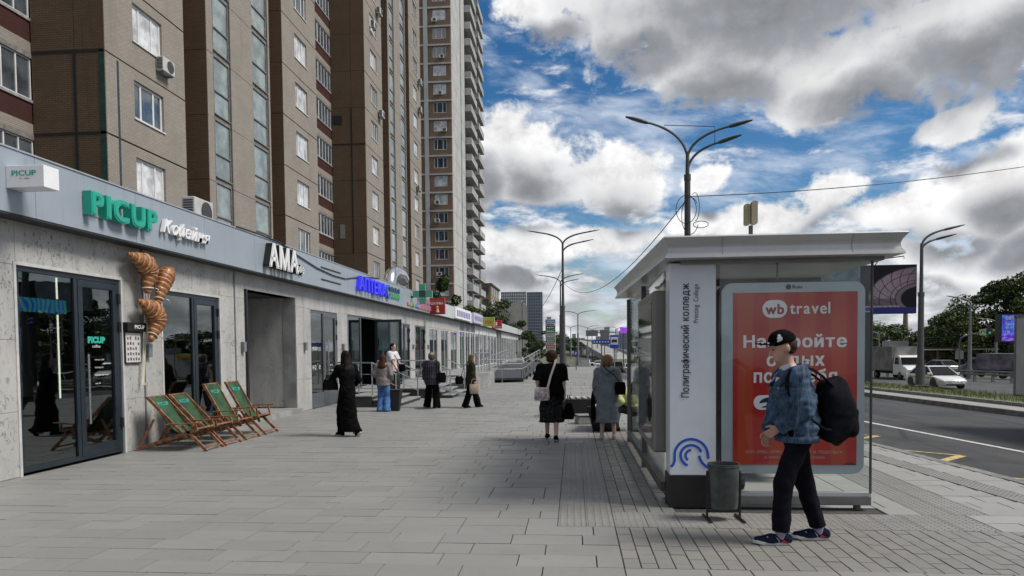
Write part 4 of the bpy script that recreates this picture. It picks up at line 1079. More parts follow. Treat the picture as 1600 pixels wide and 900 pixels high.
def loggias(y0, y1, kmax=NF):
    n = int((y1-y0)/3.4)+1; w = (y1-y0)/n
    f = MB()
    b1 = mesh_of(MB().box(-.14, .01, .0, 0, w-.01, .36), M_BEIGE); b2 = mesh_of(MB().box(-.14, .01, .365, -.02, w-.01, 1.08), M_REDT); b3 = mesh_of(MB().box(-.14, .01, 1.085, .03, w-.01, 1.18), M_SILL)
    b4 = mesh_of(MB().box(-.14, .01, 2.62, .02, w-.01, 2.81), M_WOODF)
    wn = MB(); t = .06
    wn.box(-.10, 0, 1.18, -.04, w, 1.24).box(-.10, 0, 2.56, -.04, w, 2.62)
    for i in range(5): wn.box(-.10, i*(w-t)/4, 1.24, -.04, i*(w-t)/4+t, 2.56)
    wf = mesh_of(wn, M_PVC); pn = mesh_of(MB().box(-.08, .02, 1.24, -.07, w-.02, 2.56), M_WIN)
    for k in range(kmax):
        z = Z0+k*FH
        if not vis(-18.8, y1, z): break
        for i in range(n):
            if px_of(-18.8, y0+(i+1)*w, 5)[0] < -60: continue
            for nm, me in (('slab_edge', b1), ('parapet', b2), ('sill', b3), ('lintel', b4)): piece(nm, me, block, (-18.8, y0+i*w, z))
            o = piece('loggia_window', wf, block, (-18.8, y0+i*w, z)); o2 = bpy.data.objects.new('pane', pn); COL.objects.link(o2); o2.parent = o
MB().box(-26, 8, 0, -18.95, 23.6, ZT).build('core', M_SEAL, block)
module(0); module(31.2)
loggias(13.2, 23.6); loggias(44.2, 54.8)
MB().box(-26, 75.4, 0, -16.3, 75.6, ZT).build('end_wall', M_BROWN, block)
# upper storeys above the picture
for (a, b, x) in ((8, 23.6, -18.8), (23.6, 28.75, XW), (30.4, 37.0, -16.0), (38.9, 44.2, XW), (44.2, 54.8, -18.8)):
    zz = max(Z0+FH*int((px_h-Z0)/FH+2) for px_h in [1.62+b*.66])
    MB().box(x-.2, a+.01, zz+.0, x-.001, b-.01, ZT).build('upper_wall', M_BEIGE, block)
# green painted strips, tar-filled joints and patches that mark the brown wall
M_GRN = mat('green_strip', (.012, .06, .048), .6, 0, .3, 4)
MB().box(-16.30, 23.585, 3.6, XW-.004, 23.599, Z0+4*FH).build('painted_strip', M_GRN, block)
MB().box(XW+.001, 24.25, 3.6, XW+.010, 24.36, Z0+4*FH-.1).build('painted_strip', mat('blue_strip', (.02, .045, .07), .6, 0, .3, 4), block)
for dy, zs in ((0, (3, 4)), (31.2, (6,))):
    for k in zs: MB().box(-18.8, 23.585+dy, Z0+k*FH-.05, XW, 23.599+dy, Z0+k*FH+.05).build('tar_joint', M_SEAL, block)
MB().box(-17.25, 23.58, 3.6, -17.15, 23.598, Z0+4*FH).build('tar_joint', M_SEAL, block)
MB().box(-17.25, 54.78, Z0+3*FH, -17.15, 54.798, Z0+7*FH).build('tar_joint', M_SEAL, block)
MB().box(-18.7, 54.78, 19.25, -17.95, 54.798, 19.95).build('vent_hatch', M_SEAL, block)
MB().box(-18.25, 54.78, 10.4, -17.87, 54.798, 11.5).build('repair_patch', mat('patch_grey', (.24, .23, .21), .9, 0, .2, 6), block)
for k, (x, y, z) in enumerate([(-15.93, 27.05, 12.55), (-15.85, 58.6, 29.3), (-15.85, 56.8, 27.4), (-15.85, 58.85, 21.0), (-15.85, 74.3, 29.3), (-15.85, 74.2, 26.4), (-15.85, 73.0, 18.0)]):
    ac_unit((x, y, z), 0, ['air conditioner box under the top left window of the block', 'highest air conditioner box beside the second brown wall', 'air conditioner box under the second one from the top left of the far bay', 'lowest air conditioner box on the second window bay', 'topmost air conditioner box on the farthest bay of the block', 'air conditioner box in the middle of the farthest bay', 'lowest air conditioner box on the farthest bay of the block'][k])

# tower
M_TBR = mat('tower_brown', (.185, .125, .085), .8, 0, .12, .6, streak=.25)
M_TW = mat('tower_white', (.44, .445, .44), .8, 0, .12, .5, streak=.3)
M_TWJ = mat('tower_joint', (.16, .16, .16), .9, 0, .1, 1)
tower = empty('apartment_tower', (-22, 109, 0), 0, 'tall panel tower with brown window panels and grey balconies behind the block', 'building', w=True)
TF = 2.8; TB = 50.98-2.8*18; NT_ = 24; XT = -18.45; YT = 109.
MB().box(-34, YT+.25, 0, XT-.15, 143, TB+NT_*TF).build('core', M_TWJ, tower)
wt = window_mesh(2.05, 1.62, 0), window_mesh(2.05, 1.62, 1)
pb = MB()
def fbox(m, x0, x1, z0, z1, t=.3): m.box(x0, 0, z0, x1, t, z1)
pb = MB(); fbox(pb, -21.95, -21.32, .13, TF-.13); fbox(pb, -19.17, -18.5, .13, TF-.13); fbox(pb, -21.32, -19.17, .13, .95); fbox(pb, -21.32, -19.17, 2.57, TF-.13)
pb = mesh_of(pb, M_TBR)
pl = MB(); fbox(pl, -26.5, -25.5, .13, TF-.13); fbox(pl, -23.4, -22.75, .13, TF-.13); fbox(pl, -25.5, -23.4, .13, .95); fbox(pl, -25.5, -23.4, 2.57, TF-.13); pl = mesh_of(pl, M_TBR)
bandm = mesh_of(MB().box(-30, -.12, -.125, XT+.02, .25, .125), M_TW)
sp = [mesh_of(MB().box(-.15, 0+.02, .03, 0, 4.3, TF-.03), M_TW), mesh_of(MB().box(-.15, 4.34, .03, 0, 8.6, TF-.03), M_TW), mesh_of(MB().box(-.15, 9.4, .03, 0, 13.2, TF-.03), M_TW)]
slab = mesh_of(MB().box(0, 0, 0, 1.25, 7.6, .16), M_TW); para = mesh_of(MB().box(1.17, .02, .16, 1.25, 7.58, 1.15).box(.02, .02, .16, 1.169, .08, 1.15), mat('balcony_panel', (.36, .365, .365), .8, 0, .2, .9))
opn = mesh_of(MB().box(.0, .3, .17, .03, 3.2, 2.45).box(.0, 3.6, .9, .03, 7.2, 2.45), M_WIN)
wins = mesh_of(MB().box(.04, .3, .9, .07, 3.2, 1.0).box(.04, .3, 2.35, .07, 3.2, 2.45), M_PVC)
for k in range(NT_):
    z = TB+k*TF
    if px_of(XT, 125, z)[1] < -60 or z < 0: continue
    piece('floor_band', bandm, tower, (0, YT, z))
    piece('wall_panel', pb, tower, (0, YT, z)); piece('wall_panel', pl, tower, (0, YT, z))
    for xx in (-21.30, -25.48):
        o = piece('window', wt[rs.random() < .45][0], tower, (xx, YT+.06, z+.95), (0, 0, -PI/2)); o2 = bpy.data.objects.new('pane', wt[rs.random() < .45][1]); COL.objects.link(o2); o2.parent = o
    for s_ in sp: piece('wall_panel', s_, tower, (XT, YT+.3, z))
    for yb in (122.7, 132.6):
        b = piece('balcony', slab, tower, (XT-.15, yb, z)); 
        for nm, me in (('parapet', para), ('opening', opn), ('window_frame', wins)):
            c = bpy.data.objects.new(nm, me); COL.objects.link(c); c.parent = b
MB().box(-22.7, YT-.14, 0, -22.05, YT+.2, TB+NT_*TF).build('pilaster', M_TW, tower)
for k, (x, z) in enumerate([(-21.0, 51.6), (-19.9, 46.1), (-20.27, 40.6), (-19.65, 35.0), (-20.9, 24.0), (-20.9, 21.2), (-20.7, 13.0)]):
    o = ac_unit((x, YT-.2, z), -PI/2, '%s air conditioner box from the top on the brown face of the tower' % ('first second third fourth fifth sixth seventh'.split()[k]))

# buildings farther off
def grid_building(name, label, x0, x1, y0, y1, zt, m, nx, nz, wm, ny=0, zb=-.3, wfrac=.55, hfrac=.6, top=None):
    t = empty(name, ((x0+x1)/2, y0, 0), 0, label, 'building', w=True)
    MB().box(x0, y0, zb, x1, y1, zt).build('wall', m, t)
    w = (x1-x0)/nx; h = (zt-zb)/nz
    me = mesh_of(MB().box(-w*wfrac/2, -.05, -h*hfrac/2, w*wfrac/2, .1, h*hfrac/2), wm)
    for i in range(nx):
        for k in range(nz): piece('window', me, t, (x0+(i+.5)*w, y0, zb+(k+.5)*h))
    if ny:
        w = (y1-y0)/ny; me = mesh_of(MB().box(-.1, -w*wfrac/2, -h*hfrac/2, .05, w*wfrac/2, h*hfrac/2), wm)
        for i in range(ny):
            for k in range(nz): piece('window', me, t, (x1, y0+(i+.5)*w, zb+(k+.5)*h))
    if top: MB().box(x0-.3, y0-.3, zt, x1+.3, y1+.3, zt+top).build('roof', M_ROOF, t)
    return t
grid_building('brown_house', 'brown apartment house just right of the tower foot', -30, -20.4, 175, 195, 17.5, mat('house_brown', (.26, .18, .11), .8, 0, .15, .5), 4, 6, M_WIN, 4, top=.4)
gb = empty('blank_gable_house', (-7, 105, 0), 0, 'pale house with a blank gable wall past the end of the shops', 'building', w=True)
MB().prism([(-11.2, -.3), (-7.75, -.3), (-7.75, 8.75), (-11.2, 7.75)], 105, 117, 'y').build('wall', mat('gable_plaster', (.42, .41, .385), .85, 0, .14, .5, streak=.3), gb)
MB().box(-7.75, 105.3, .5, -7.6, 116.8, 8.6).build('side_cladding', mat('side_dark', (.10, .10, .105), .8, 0, .3, 1.2), gb)
MB().box(-9.9, 104.95, 7.0, -9.75, 105.02, 7.15).build('vent', M_SEAL, gb)
M_GT = mat('far_frame_white', (.42, .44, .47), .6, 0, .06, .1); M_GG = dark_glass('far_glass', (.05, .075, .10), .1, 1.7, .2); M_GD = mat('far_frame_blue', (.17, .21, .26), .5, 0, .1, .1)
grid_building('glass_tower', 'pale gridded high-rise far beyond the shops, left of the blue one', -86, -56, 840, 870, 69, M_GT, 14, 20, M_GG, 0, -1, .62, .7)
grid_building('glass_tower', 'blue glass high-rise far beyond the shops', -50, -33.5, 760, 780, 62, M_GD, 9, 20, M_GG, 6, -1, .72, .72)
for k, (x, w, y, z) in enumerate([(-20, 10, 1500, 26), (-4, 8, 1500, 32), (10, 14, 1600, 24), (46, 18, 1500, 26), (88, 22, 1400, 34), (130, 30, 1500, 24), (-45, 16, 1400, 22), (190, 40, 1500, 28), (260, 50, 1500, 22), (62, 10, 1450, 44)]):
    grid_building('skyline_block', ['slim hazy block low on the skyline left of the flyover', 'slender hazy block right beside the tall lamp posts', 'low wide hazy block over the flyover deck', 'hazy block above the traffic on the road', 'broad hazy block behind the bus stop sign', 'long low hazy block behind the shelter', 'small hazy block left of the lamp posts on the skyline', 'long hazy block far behind the billboard', 'low hazy block at the far right of the skyline', 'narrow tall hazy block over the road traffic'][k], x, x+w, y, y+30, z, M_GT if k % 2 else M_GD, 5, 8, M_GG, 0, -2)

# ------------------------------------------------------------------ bus shelter
M_SHM = mat('shelter_metal', (.10, .105, .10), .45, .5, .12, 4)
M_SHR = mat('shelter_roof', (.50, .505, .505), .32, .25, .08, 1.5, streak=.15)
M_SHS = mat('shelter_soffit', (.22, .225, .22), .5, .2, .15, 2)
M_SHG = glass_mat('shelter_glass', (.96, .98, .975), 1.35, 0, .012)
M_PANEL = mat('panel_white', (.70, .74, .82), .32, 0, .04, 2, coat=.3, streak=.12)
M_ADFR = mat('ad_frame', (.46, .51, .56), .35, .15, .06, 2)
M_NAVY = mat('navy_print', (.012, .014, .06), .5, 0, 0)
M_INK = mat('ink_print', (.018, .02, .03), .5, 0, 0)
M_LOGO = mat('logo_blue', (.02, .10, .52), .4, 0, 0)
SH = empty('bus_shelter', (.95, 7.25, 0), 0, 'glass and metal bus shelter with a curved grey roof', 'bus shelter', w=True)
# roof: concave edge profile swept round the outline
def rloop(ins, z): return [(.86+ins, 6.95+ins, z), (3.12-ins, 6.95+ins, z), (3.08-ins, 12.6-ins, z), (.70+ins, 12.6-ins, z)]
prof = [(.16, 2.475), (.02, 2.478), (.025, 2.50), (.05, 2.54), (.055, 2.58), (.04, 2.62), (.012, 2.655), (.0, 2.672), (.01, 2.685), (.12, 2.70)]
MB().loft([rloop(i, z) for i, z in prof], cap=True).build('roof', M_SHR, SH, True)
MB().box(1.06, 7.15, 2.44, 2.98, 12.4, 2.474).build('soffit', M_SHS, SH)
for x in (1.42, 2.62):
    q = MB(); P_ = [(6.95+i-.0015, z) for i, z in prof[2:8]]; q.add([(x+d, y, z) for y, z in P_ for d in (-.0022, .0022)], [(2*i, 2*i+1, 2*i+3, 2*i+2) for i in range(len(P_)-1)]); q.build('roof_joint', M_SHM, SH)
for y in (8.9, 10.7): MB().box(1.0, y, 2.36, 2.98, y+.08, 2.439).build('roof_beam', M_SHM, SH)
# posts and rails
for y in (9.65, 12.25): MB().box(.905, y, 0, .985, y+.09, 2.44).build('post', M_SHM, SH, bevel=.004)
MB().box(2.82, 12.25, 0, 2.9, 12.34, 2.44).build('post', M_SHM, SH, bevel=.004)
MB().box(.90, 7.56, .10, .99, 12.24, .20).build('base_rail', M_SHM, SH, bevel=.004)
MB().box(1.43, 7.20, .045, 2.90, 7.30, .135).build('base_rail', mat('rail_grey', (.16, .17, .17), .5, .3, .15, 4), SH, bevel=.006)
MB().box(1.43, 7.21, .136, 2.90, 7.29, .165).build('glass_clamp', M_SHR, SH)
MB().cyl((2.78, 7.25, 0), (2.78, 7.25, .044), .035, .035, 12).build('foot', M_SHM, SH, True)
MB().box(.99, 12.25, .10, 2.82, 12.33, .2).build('base_rail', M_SHM, SH)
MB().cyl((.93, 7.45, 0), (.93, 7.45, .05), .025, .03, 10).build('levelling_foot', M_STEEL, SH, True)
# glass sheets
for (x0, y0, z0, x1, y1, z1) in ((.935, 7.56, .2, .947, 9.64, 2.44), (.935, 9.75, .2, .947, 12.24, 2.44), (1.44, 7.205, .166, 2.885, 7.215, 2.46), (1.0, 12.28, .2, 2.81, 12.29, 2.44)):
    MB().box(x0, y0, z0, x1, y1, z1).build('glass_sheet', M_SHG, SH)
MB().box(2.886, 7.19, .166, 2.896, 7.23, 2.46).build('glass_edge', M_SHM, SH)
MB().box(2.0, 7.24, 2.27, 2.012, 7.26, 2.46).build('hanger', M_SHM, SH)
# name pillar
MB().box(.955, 7.23, .33, 1.41, 7.55, 2.455).build('name_pillar', M_PANEL, SH, bevel=.006)
MB().box(.945, 7.22, .0, 1.415, 7.555, .328).build('pillar_base', M_BLACKP, SH, bevel=.004)
letters(SH, 'Полиграфический колледж', (1.165, 7.224, 1.115), FACE_MY @ Matrix.Rotation(PI/2, 4, 'Z'), M_INK, .10, 1.14, .002, 0, .09, fat=.012, name='stop_name_letter')
letters(SH, 'Printing College', (1.250, 7.224, 1.86), FACE_MY @ Matrix.Rotation(PI/2, 4, 'Z'), mat('grey_ink', (.12, .13, .16), .5, 0, 0), .062, .385, .002, name='stop_name_letter')
def ribbon(par, pts, w, y, m, name):
    q = MB(); P = [Vector((p[0], 0, p[1])) for p in pts]; L = []
    for i, p in enumerate(P):
        t = (P[min(i+1, len(P)-1)]-P[max(i-1, 0)]).normalized(); n = Vector((-t.z, 0, t.x))*w/2
        L.append([(p+n).x, (p+n).z, (p-n).x, (p-n).z])
    for a, b in zip(L[:-1], L[1:]): q.hexa([(a[0], y, a[1]), (a[2], y, a[3]), (b[2], y, b[3]), (b[0], y, b[1])], [(a[0], y+.004, a[1]), (a[2], y+.004, a[3]), (b[2], y+.004, b[3]), (b[0], y+.004, b[1])])
    return q.build(name, m, par)
lc = (1.165, .53)
arc = lambda r, a0, a1, n=18: [(lc[0]+r*math.cos(R(a0+(a1-a0)*i/n)), lc[1]+r*math.sin(R(a0+(a1-a0)*i/n))) for i in range(n+1)]
ribbon(SH, [(.962, .415), (.985, .435), (1.0, .47)]+arc(.165, 170, 0)+[(1.335, .50)], .026, 7.225, M_LOGO, 'logo_arc')
ribbon(SH, arc(.105, 250, 20), .026, 7.225, M_LOGO, 'logo_arc')
ribbon(SH, arc(.055, 235, 90), .024, 7.225, M_LOGO, 'logo_arc')
ribbon(SH, [(1.245, .53), (1.25, .50), (1.275, .455), (1.32, .415), (1.40, .385)], .026, 7.225, M_LOGO, 'logo_arc')
# side light box on the long glass wall
MB().box(.83, 7.62, .50, 1.03, 9.35, 2.22).build('side_light_box', mat('box_taupe', (.18, .175, .16), .45, .3, .08, 3), SH, bevel=.03)
MB().box(.826, 7.72, .60, .829, 9.25, 2.12).build('side_display', dark_glass('display_glass', (.06, .065, .065), .04, 2.1), SH)
# bench inside
MB().box(2.35, 8.6, .42, 2.75, 11.6, .46).build('bench_seat', M_SHM, SH, bevel=.01)
for y in (8.9, 11.3): MB().box(2.5, y, 0, 2.58, y+.08, .42).build('bench_leg', M_SHM, SH)

# end light box with its poster
def rrect(x0, z0, x1, z1, r, n=5):
    P = []
    for (cx_, cz_, a0) in ((x1-r, z1-r, 0), (x0+r, z1-r, 90), (x0+r, z0+r, 180), (x1-r, z0+r, 270)):
        for i in range(n+1): a = R(a0+90*i/n); P.append((cx_+r*math.cos(a), cz_+r*math.sin(a)))
    return P
AD = empty('advert_light_box', (2.15, 7.3, .34), 0, 'red travel poster in a rounded grey light box closing the shelter end', 'light box', w=True)
MB().prism(rrect(1.46, .345, 2.845, 2.255, .11), 7.265, 7.50, 'y').build('case', M_BLACKP, AD)
MB().prism(rrect(1.465, .35, 2.84, 2.25, .105), 7.235, 7.264, 'y').build('frame', M_ADFR, AD, bevel=.006)
def poster():
    m = bpy.data.materials.new('poster_red'); m.use_nodes = True; q = NT(m.node_tree); p = q.n['Principled BSDF']
    g = q.node('ShaderNodeNewGeometry'); sp = q.node('ShaderNodeSeparateXYZ'); q.l.new(g.outputs['Position'], sp.inputs[0])
    s = q.m('SINE', q.m('MULTIPLY', q.m('SUBTRACT', sp.outputs[0], 1.62), 21.)); f = q.sstep(s, -.35, .45)
    c = q.mix(f, (.46, .017, .015, 1), (.50, .058, .021, 1))
    q.l.new(c, p.inputs['Base Color']); p.inputs['Roughness'].default_value = .35; return m
PO = MB().box(1.575, 7.228, .44, 2.765, 7.234, 2.15).build('poster', poster(), AD)
M_POW = mat('poster_white', (.88, .86, .88), .45, 0, 0)
MB().prism(rrect(1.858, 1.90, 2.095, 2.075, .085, 6), 7.2235, 7.2275, 'y').build('brand_pill', M_POW, PO)
letters(PO, 'wb', (1.885, 7.2215, 1.935), FACE_MY, mat('poster_ink_red', (.30, .012, .05), .45, 0, 0), .10, .18, .002, 0, .05, fat=.03)
letters(PO, 'travel', (2.12, 7.225, 1.935), FACE_MY, M_POW, .115, .385, .002, 0, .09, fat=.02)
letters(PO, 'Настройте', (1.675, 7.225, 1.572), FACE_MY, M_POW, .165, .99, .002, 0, .10, fat=.032)
letters(PO, 'отдых', (1.90, 7.225, 1.395), FACE_MY, M_POW, .13, .555, .002, 0, .10, fat=.032)
letters(PO, 'под себя', (1.775, 7.225, 1.23), FACE_MY, M_POW, .165, .80, .002, 0, .10, fat=.032)
MB().prism(rrect(1.775, .99, 2.48, 1.135, .07, 6), 7.2235, 7.2275, 'y').build('slogan_pill', M_POW, PO)
um = MB(); um.prism([(1.83+.07*(1+math.cos(R(a))), 1.065+.045*math.sin(R(a))+.012*math.cos(R(a))) for a in range(0, 181, 15)], 7.221, 7.2235, 'y'); um.build('parasol_print', M_NAVY, PO)
MB().prism([(1.895, 1.02), (1.903, 1.02), (1.912, 1.07), (1.904, 1.07)], 7.221, 7.2235, 'y').build('parasol_print', M_NAVY, PO)
MB().prism([(1.85, 1.012), (1.94, 1.012), (1.93, 1.022), (1.895, 1.03), (1.86, 1.022)], 7.221, 7.2235, 'y').build('parasol_print', M_NAVY, PO)
text('lettering', 'Т', (1.955, 7.222, 1.03), FACE_MY, M_NAVY, PO, width=.05, height=.065)
M_POS = mat('poster_small_print', (.55, .42, .40), .5, 0, 0)
text('small_print', 'ООО «РВБ», ОГРН 1247      ОБЛ., Г.О. ПОДОЛЬСК,', (1.70, 7.226, .55), FACE_MY, M_POS, PO, width=.94, height=.034)
text('small_print', 'Д. КОЛЕДИНО             (ДЕЙСТВИЕ)', (1.88, 7.226, .50), FACE_MY, M_POS, PO, width=.58, height=.03)
MB().box(2.66, 7.224, .455, 2.75, 7.227, .463).build('small_print', M_INK, PO); MB().box(2.64, 7.224, .445, 2.75, 7.227, .451).build('small_print', M_INK, PO)
text('lettering', 'Russ', (2.145, 7.230, 2.186), FACE_MY, M_INK, AD, width=.095, height=.035, bold=.02)
dsk = MB(); dsk.lathe([(0, 0), (.026, 0), (.026, .004), (0, .004)], (2.108, 7.229, 2.203), 14, 'y'); dsk.build('brand_disc', M_INK, AD)
# antenna on the roof
an = empty('antenna', (2.05, 8.5, 2.69), 0, 'beige twin panel antenna standing on the shelter roof', 'antenna', w=True)
M_ANT = mat('antenna_beige', (.33, .29, .19), .6, 0, .1, 6)
MB().box(2.03, 8.48, 2.69, 2.07, 8.52, 3.02).build('mast', M_SHM, an); MB().box(2.0, 8.46, 2.70, 2.1, 8.54, 2.80).build('foot', M_SHM, an, bevel=.006)
MB().prism(rrect(1.985, 3.03, 2.045, 3.275, .02, 3), 8.50, 8.58, 'y').build('panel', M_ANT, an); MB().prism(rrect(2.05, 3.03, 2.115, 3.295, .02, 3), 8.44, 8.53, 'y').build('panel', M_ANT, an)
# litter bin
bn = empty('litter_bin', (1.385, 6.75, 0), .06, 'grey metal litter bin on a stand beside the white pillar', 'bin')
M_BIN = mat('bin_grey', (.060, .072, .072), .55, .2, .3, 9, streak=.5)
q = MB(); out_ = [(.125, .12), (.142, .50), (.146, .52)]; 
def rb(hx, z, k=.8): return [(hx*math.copysign(abs(math.cos(a))**k, math.cos(a)), hx*.85*math.copysign(abs(math.sin(a))**k, math.sin(a)), z) for a in [2*PI*i/24 for i in range(24)]]
q.loft([rb(.12, .11), rb(.125, .115), rb(.140, .50), rb(.146, .505), rb(.146, .53), rb(.135, .53), rb(.128, .40)]); q.build('bucket', M_BIN, bn, True)
for sx in (-1, 1):
    MB().box(sx*.152-.008, -.012, .0, sx*.152+.008, .012, .46).build('stand_post', M_BLACKP, bn); MB().box(sx*.152-.01, -.16, 0, sx*.152+.01, .16, .022).build('stand_foot', M_BLACKP, bn, bevel=.004)
MB().box(-.145, -.008, .07, .145, .008, .09).build('stand_bar', M_BLACKP, bn)

# ------------------------------------------------------------------ things along the pavement
M_WOOD = mat('varnished_wood', (.19, .075, .032), .42, 0, .35, 14, col2=(.29, .13, .058), coat=.25)
M_SLING = mat('green_canvas', (.022, .064, .027), .85, 0, .25, 5, .4, 220, col2=(.03, .085, .038))
M_TEALC = mat('teal_canvas_print', (.03, .36, .30), .8, 0, .15, 9)
def deck_chair(loc, label, up=0.):
    t = empty('deck_chair', loc, 0, label, 'deck chair', 'deck chairs outside the coffee shop')
    W = .58; zt = .88+up; xt = -1.02+up*1.4
    for y in (.02, W-.02):
        MB().beam((-1.20, y, .03), (-.16, y, .36), .028, .055).build('base_rail', M_WOOD, t, bevel=.004)
        MB().beam((.0, y, .0), (-.42, y, .42), .028, .05).build('front_leg', M_WOOD, t, bevel=.004)
        yy = y+(.032 if y < .3 else -.032)
        MB().beam((xt, yy, zt), (-.36, yy, .20), .026, .05).build('back_rail', M_WOOD, t, bevel=.004)
        MB().beam((xt*.62-.26, y+(.0), zt*.60), (-1.17, y, .05), .022, .036).build('prop', M_WOOD, t, bevel=.003)
        MB().beam((-.70, y-.035 if y < .3 else y+.035, .44+up*.6), (-.08, y-.035 if y < .3 else y+.035, .47+up*.6), .055, .022).build('armrest', M_WOOD, t, bevel=.004)
        MB().beam((-.20, y, .46+up*.6), (-.16, y, .34), .022, .03, (1, 0, 0)).build('arm_post', M_WOOD, t)
    MB().beam((-.035, .02, .06), (-.035, W-.02, .06), .04, .025).build('foot_bar', M_WOOD, t, bevel=.004)
    MB().beam((xt, .02, zt), (xt, W-.02, zt), .03, .03).build('top_bar', M_WOOD, t, bevel=.006)
    MB().beam((-.17, .03, .37), (-.17, W-.03, .37), .03, .03).build('seat_bar', M_WOOD, t, bevel=.006)
    # sling: hangs from the top bar to the seat bar
    n = 16; P = []
    for i in range(n+1):
        s = i/n; x = xt+(-.17-xt)*s; z = zt+(.37-zt)*s-.30*math.sin(PI*s)**1.2*(.55+.75*s); P.append((x, z))
    q = MB(); V = []
    for (x, z) in P:
        for j in range(5): y = .055+(W-.11)*j/4; V.append((x+.012*math.sin(j*PI/4), y, z-.010*math.sin(j*PI/4)))
    F_ = [(i*5+j, i*5+j+1, (i+1)*5+j+1, (i+1)*5+j) for i in range(n) for j in range(4)]
    q.add(V, F_); o = q.build('sling', M_SLING, t, 'all'); md = o.modifiers.new('solid', 'SOLIDIFY'); md.thickness = .006
    # lettering laid on the sling
    me = text_mesh('PICUP', 1., bold=.05, width=.30, height=.075)
    a = Vector((P[3][0]-P[1][0], 0, P[3][1]-P[1][1])).normalized(); up_ = -a; nrm = Vector((0, 1, 0)).cross(up_); 
    if nrm.z < 0: nrm = -nrm
    c = Vector((P[2][0], .14, P[2][1]))+nrm*.02+up_*-.045
    M4 = Matrix(((0, up_.x, nrm.x, c.x), (1, up_.y, nrm.y, c.y), (0, up_.z, nrm.z, c.z), (0, 0, 0, 1)))
    me.transform(M4); me.materials.append(M_TEALC); link('lettering', me, o)
    return t
for k, (y, up, lb) in enumerate(((10.99, 0, 'deck chair with green sling nearest the coffee shop door'), (11.63, 0, 'second deck chair with green sling from the coffee shop door'), (12.40, .14, 'third deck chair with green sling, more upright, from the coffee shop door'), (13.22, .14, 'deck chair with green sling farthest from the coffee shop door'))):
    deck_chair((-5.95, y, 0), lb, up)

# croissant balloons on the wall
M_CR1 = mat('croissant_crust', (.20, .075, .026), .42, 0, .4, 18, .25, 60, col2=(.28, .11, .04), coat=.3)
M_CR2 = mat('croissant_edge', (.46, .25, .10), .5, 0, .3, 22)
M_CREAM = mat('cream_ribbon', (.62, .60, .45), .6, 0, .08, 6)
def croissant(path, rad, label):
    t = empty('croissant_sculpture', (-7.0, path[0][0], path[0][1]), 0, label, 'sculpture', 'croissant sculptures on the coffee shop wall', w=True)
    n = 96; q = MB(); k = len(path)-1
    def cr(a, b, c, d, s): return .5*((2*b)+(-a+c)*s+(2*a-5*b+4*c-d)*s*s+(-a+3*b-3*c+d)*s**3)
    def at(arr, u):
        i = min(int(u), k-1); s = u-i; g = lambda j: arr[max(0, min(k, j))]
        return cr(g(i-1), g(i), g(i+1), g(i+2), s)
    loops = []; edge = []
    for j in range(n+1):
        u = k*j/n; y, z, r = at([p[0] for p in path], u), at([p[1] for p in path], u), max(.012, at(rad, u))
        y2, z2 = at([p[0] for p in path], min(k, u+.05)), at([p[1] for p in path], min(k, u+.05)); y1, z1 = at([p[0] for p in path], max(0, u-.05)), at([p[1] for p in path], max(0, u-.05))
        ty, tz = y2-y1, z2-z1; L = math.hypot(ty, tz) or 1; ny, nz = -tz/L, ty/L
        l = []
        for i in range(22):
            a = 2*PI*i/22; ph = (j/n*13+.22*math.sin(a)) % 1
            rr = r*(1.0+.13*ph-.06); l.append((-7.03+rr*.85*math.sin(a), y+ny*rr*math.cos(a), z+nz*rr*math.cos(a)))
        loops.append(l); edge.append((j/n*13) % 1 > .80)
    for j in range(n):
        q.cur = 1 if edge[j] else 0
        q.loft(loops[j:j+2], cap=False)
    q.cur = 0; q.loft([loops[0], [(-7.03, path[0][0], path[0][1])]*22], cap=False); q.loft([loops[-1], [(-7.03, path[-1][0], path[-1][1])]*22], cap=False)
    o = q.build('crust', [M_CR1, M_CR2], t)
    b = bmesh.new(); b.from_mesh(o.data); bmesh.ops.remove_doubles(b, verts=b.verts, dist=.0006); bmesh.ops.recalc_face_normals(b, faces=b.faces); b.to_mesh(o.data); b.free()
    o.data.polygons.foreach_set('use_smooth', [True]*len(o.data.polygons))
    y, z = path[1]; y0, z0 = path[0]; yb, zb = y0+(y-y0)*.6, z0+(z-z0)*.6
    r_ = rad[0]+(rad[1]-rad[0])*.6+.012; d = Vector((0, y-y0, z-z0)).normalized(); nx = Vector((1, 0, 0)); ny = d.cross(nx)
    ring = [Vector((-7.03, yb, zb))+nx*.9*r_*math.cos(2*PI*i/18)+ny*r_*math.sin(2*PI*i/18) for i in range(19)]
    MB().tube(ring, .011, 6).build('tie', M_CREAM, t, True)
    MB().tube([(-6.93, yb+.05, zb), (-6.91, yb+.10, zb-.02), (-6.92, yb+.13, zb-.06)], .009, 5).build('bow', M_CREAM, t, True)
    return t
croissant([(11.24, 2.60), (11.24, 2.74), (11.28, 2.92), (11.20, 3.06), (10.98, 3.13), (10.74, 3.19)], [.06, .09, .16, .175, .11, .022], 'upper left croissant sculpture with a pointed horn on the stone wall')
croissant([(11.52, 2.44), (11.57, 2.58), (11.68, 2.78), (11.78, 2.93), (11.89, 3.01), (12.0, 3.0)], [.05, .085, .14, .155, .115, .035], 'right croissant sculpture tucked behind the other two')
croissant([(11.27, 1.82), (11.37, 1.95), (11.46, 2.13), (11.42, 2.29), (11.20, 2.39), (10.97, 2.46)], [.05, .09, .165, .17, .11, .025], 'lowest croissant sculpture hanging above the pale ribbons')
t = empty('ribbon_bunch', (-7.1, 11.24, 1.1), 0, 'cream ribbons hanging below the croissant sculptures', 'ribbon', w=True)
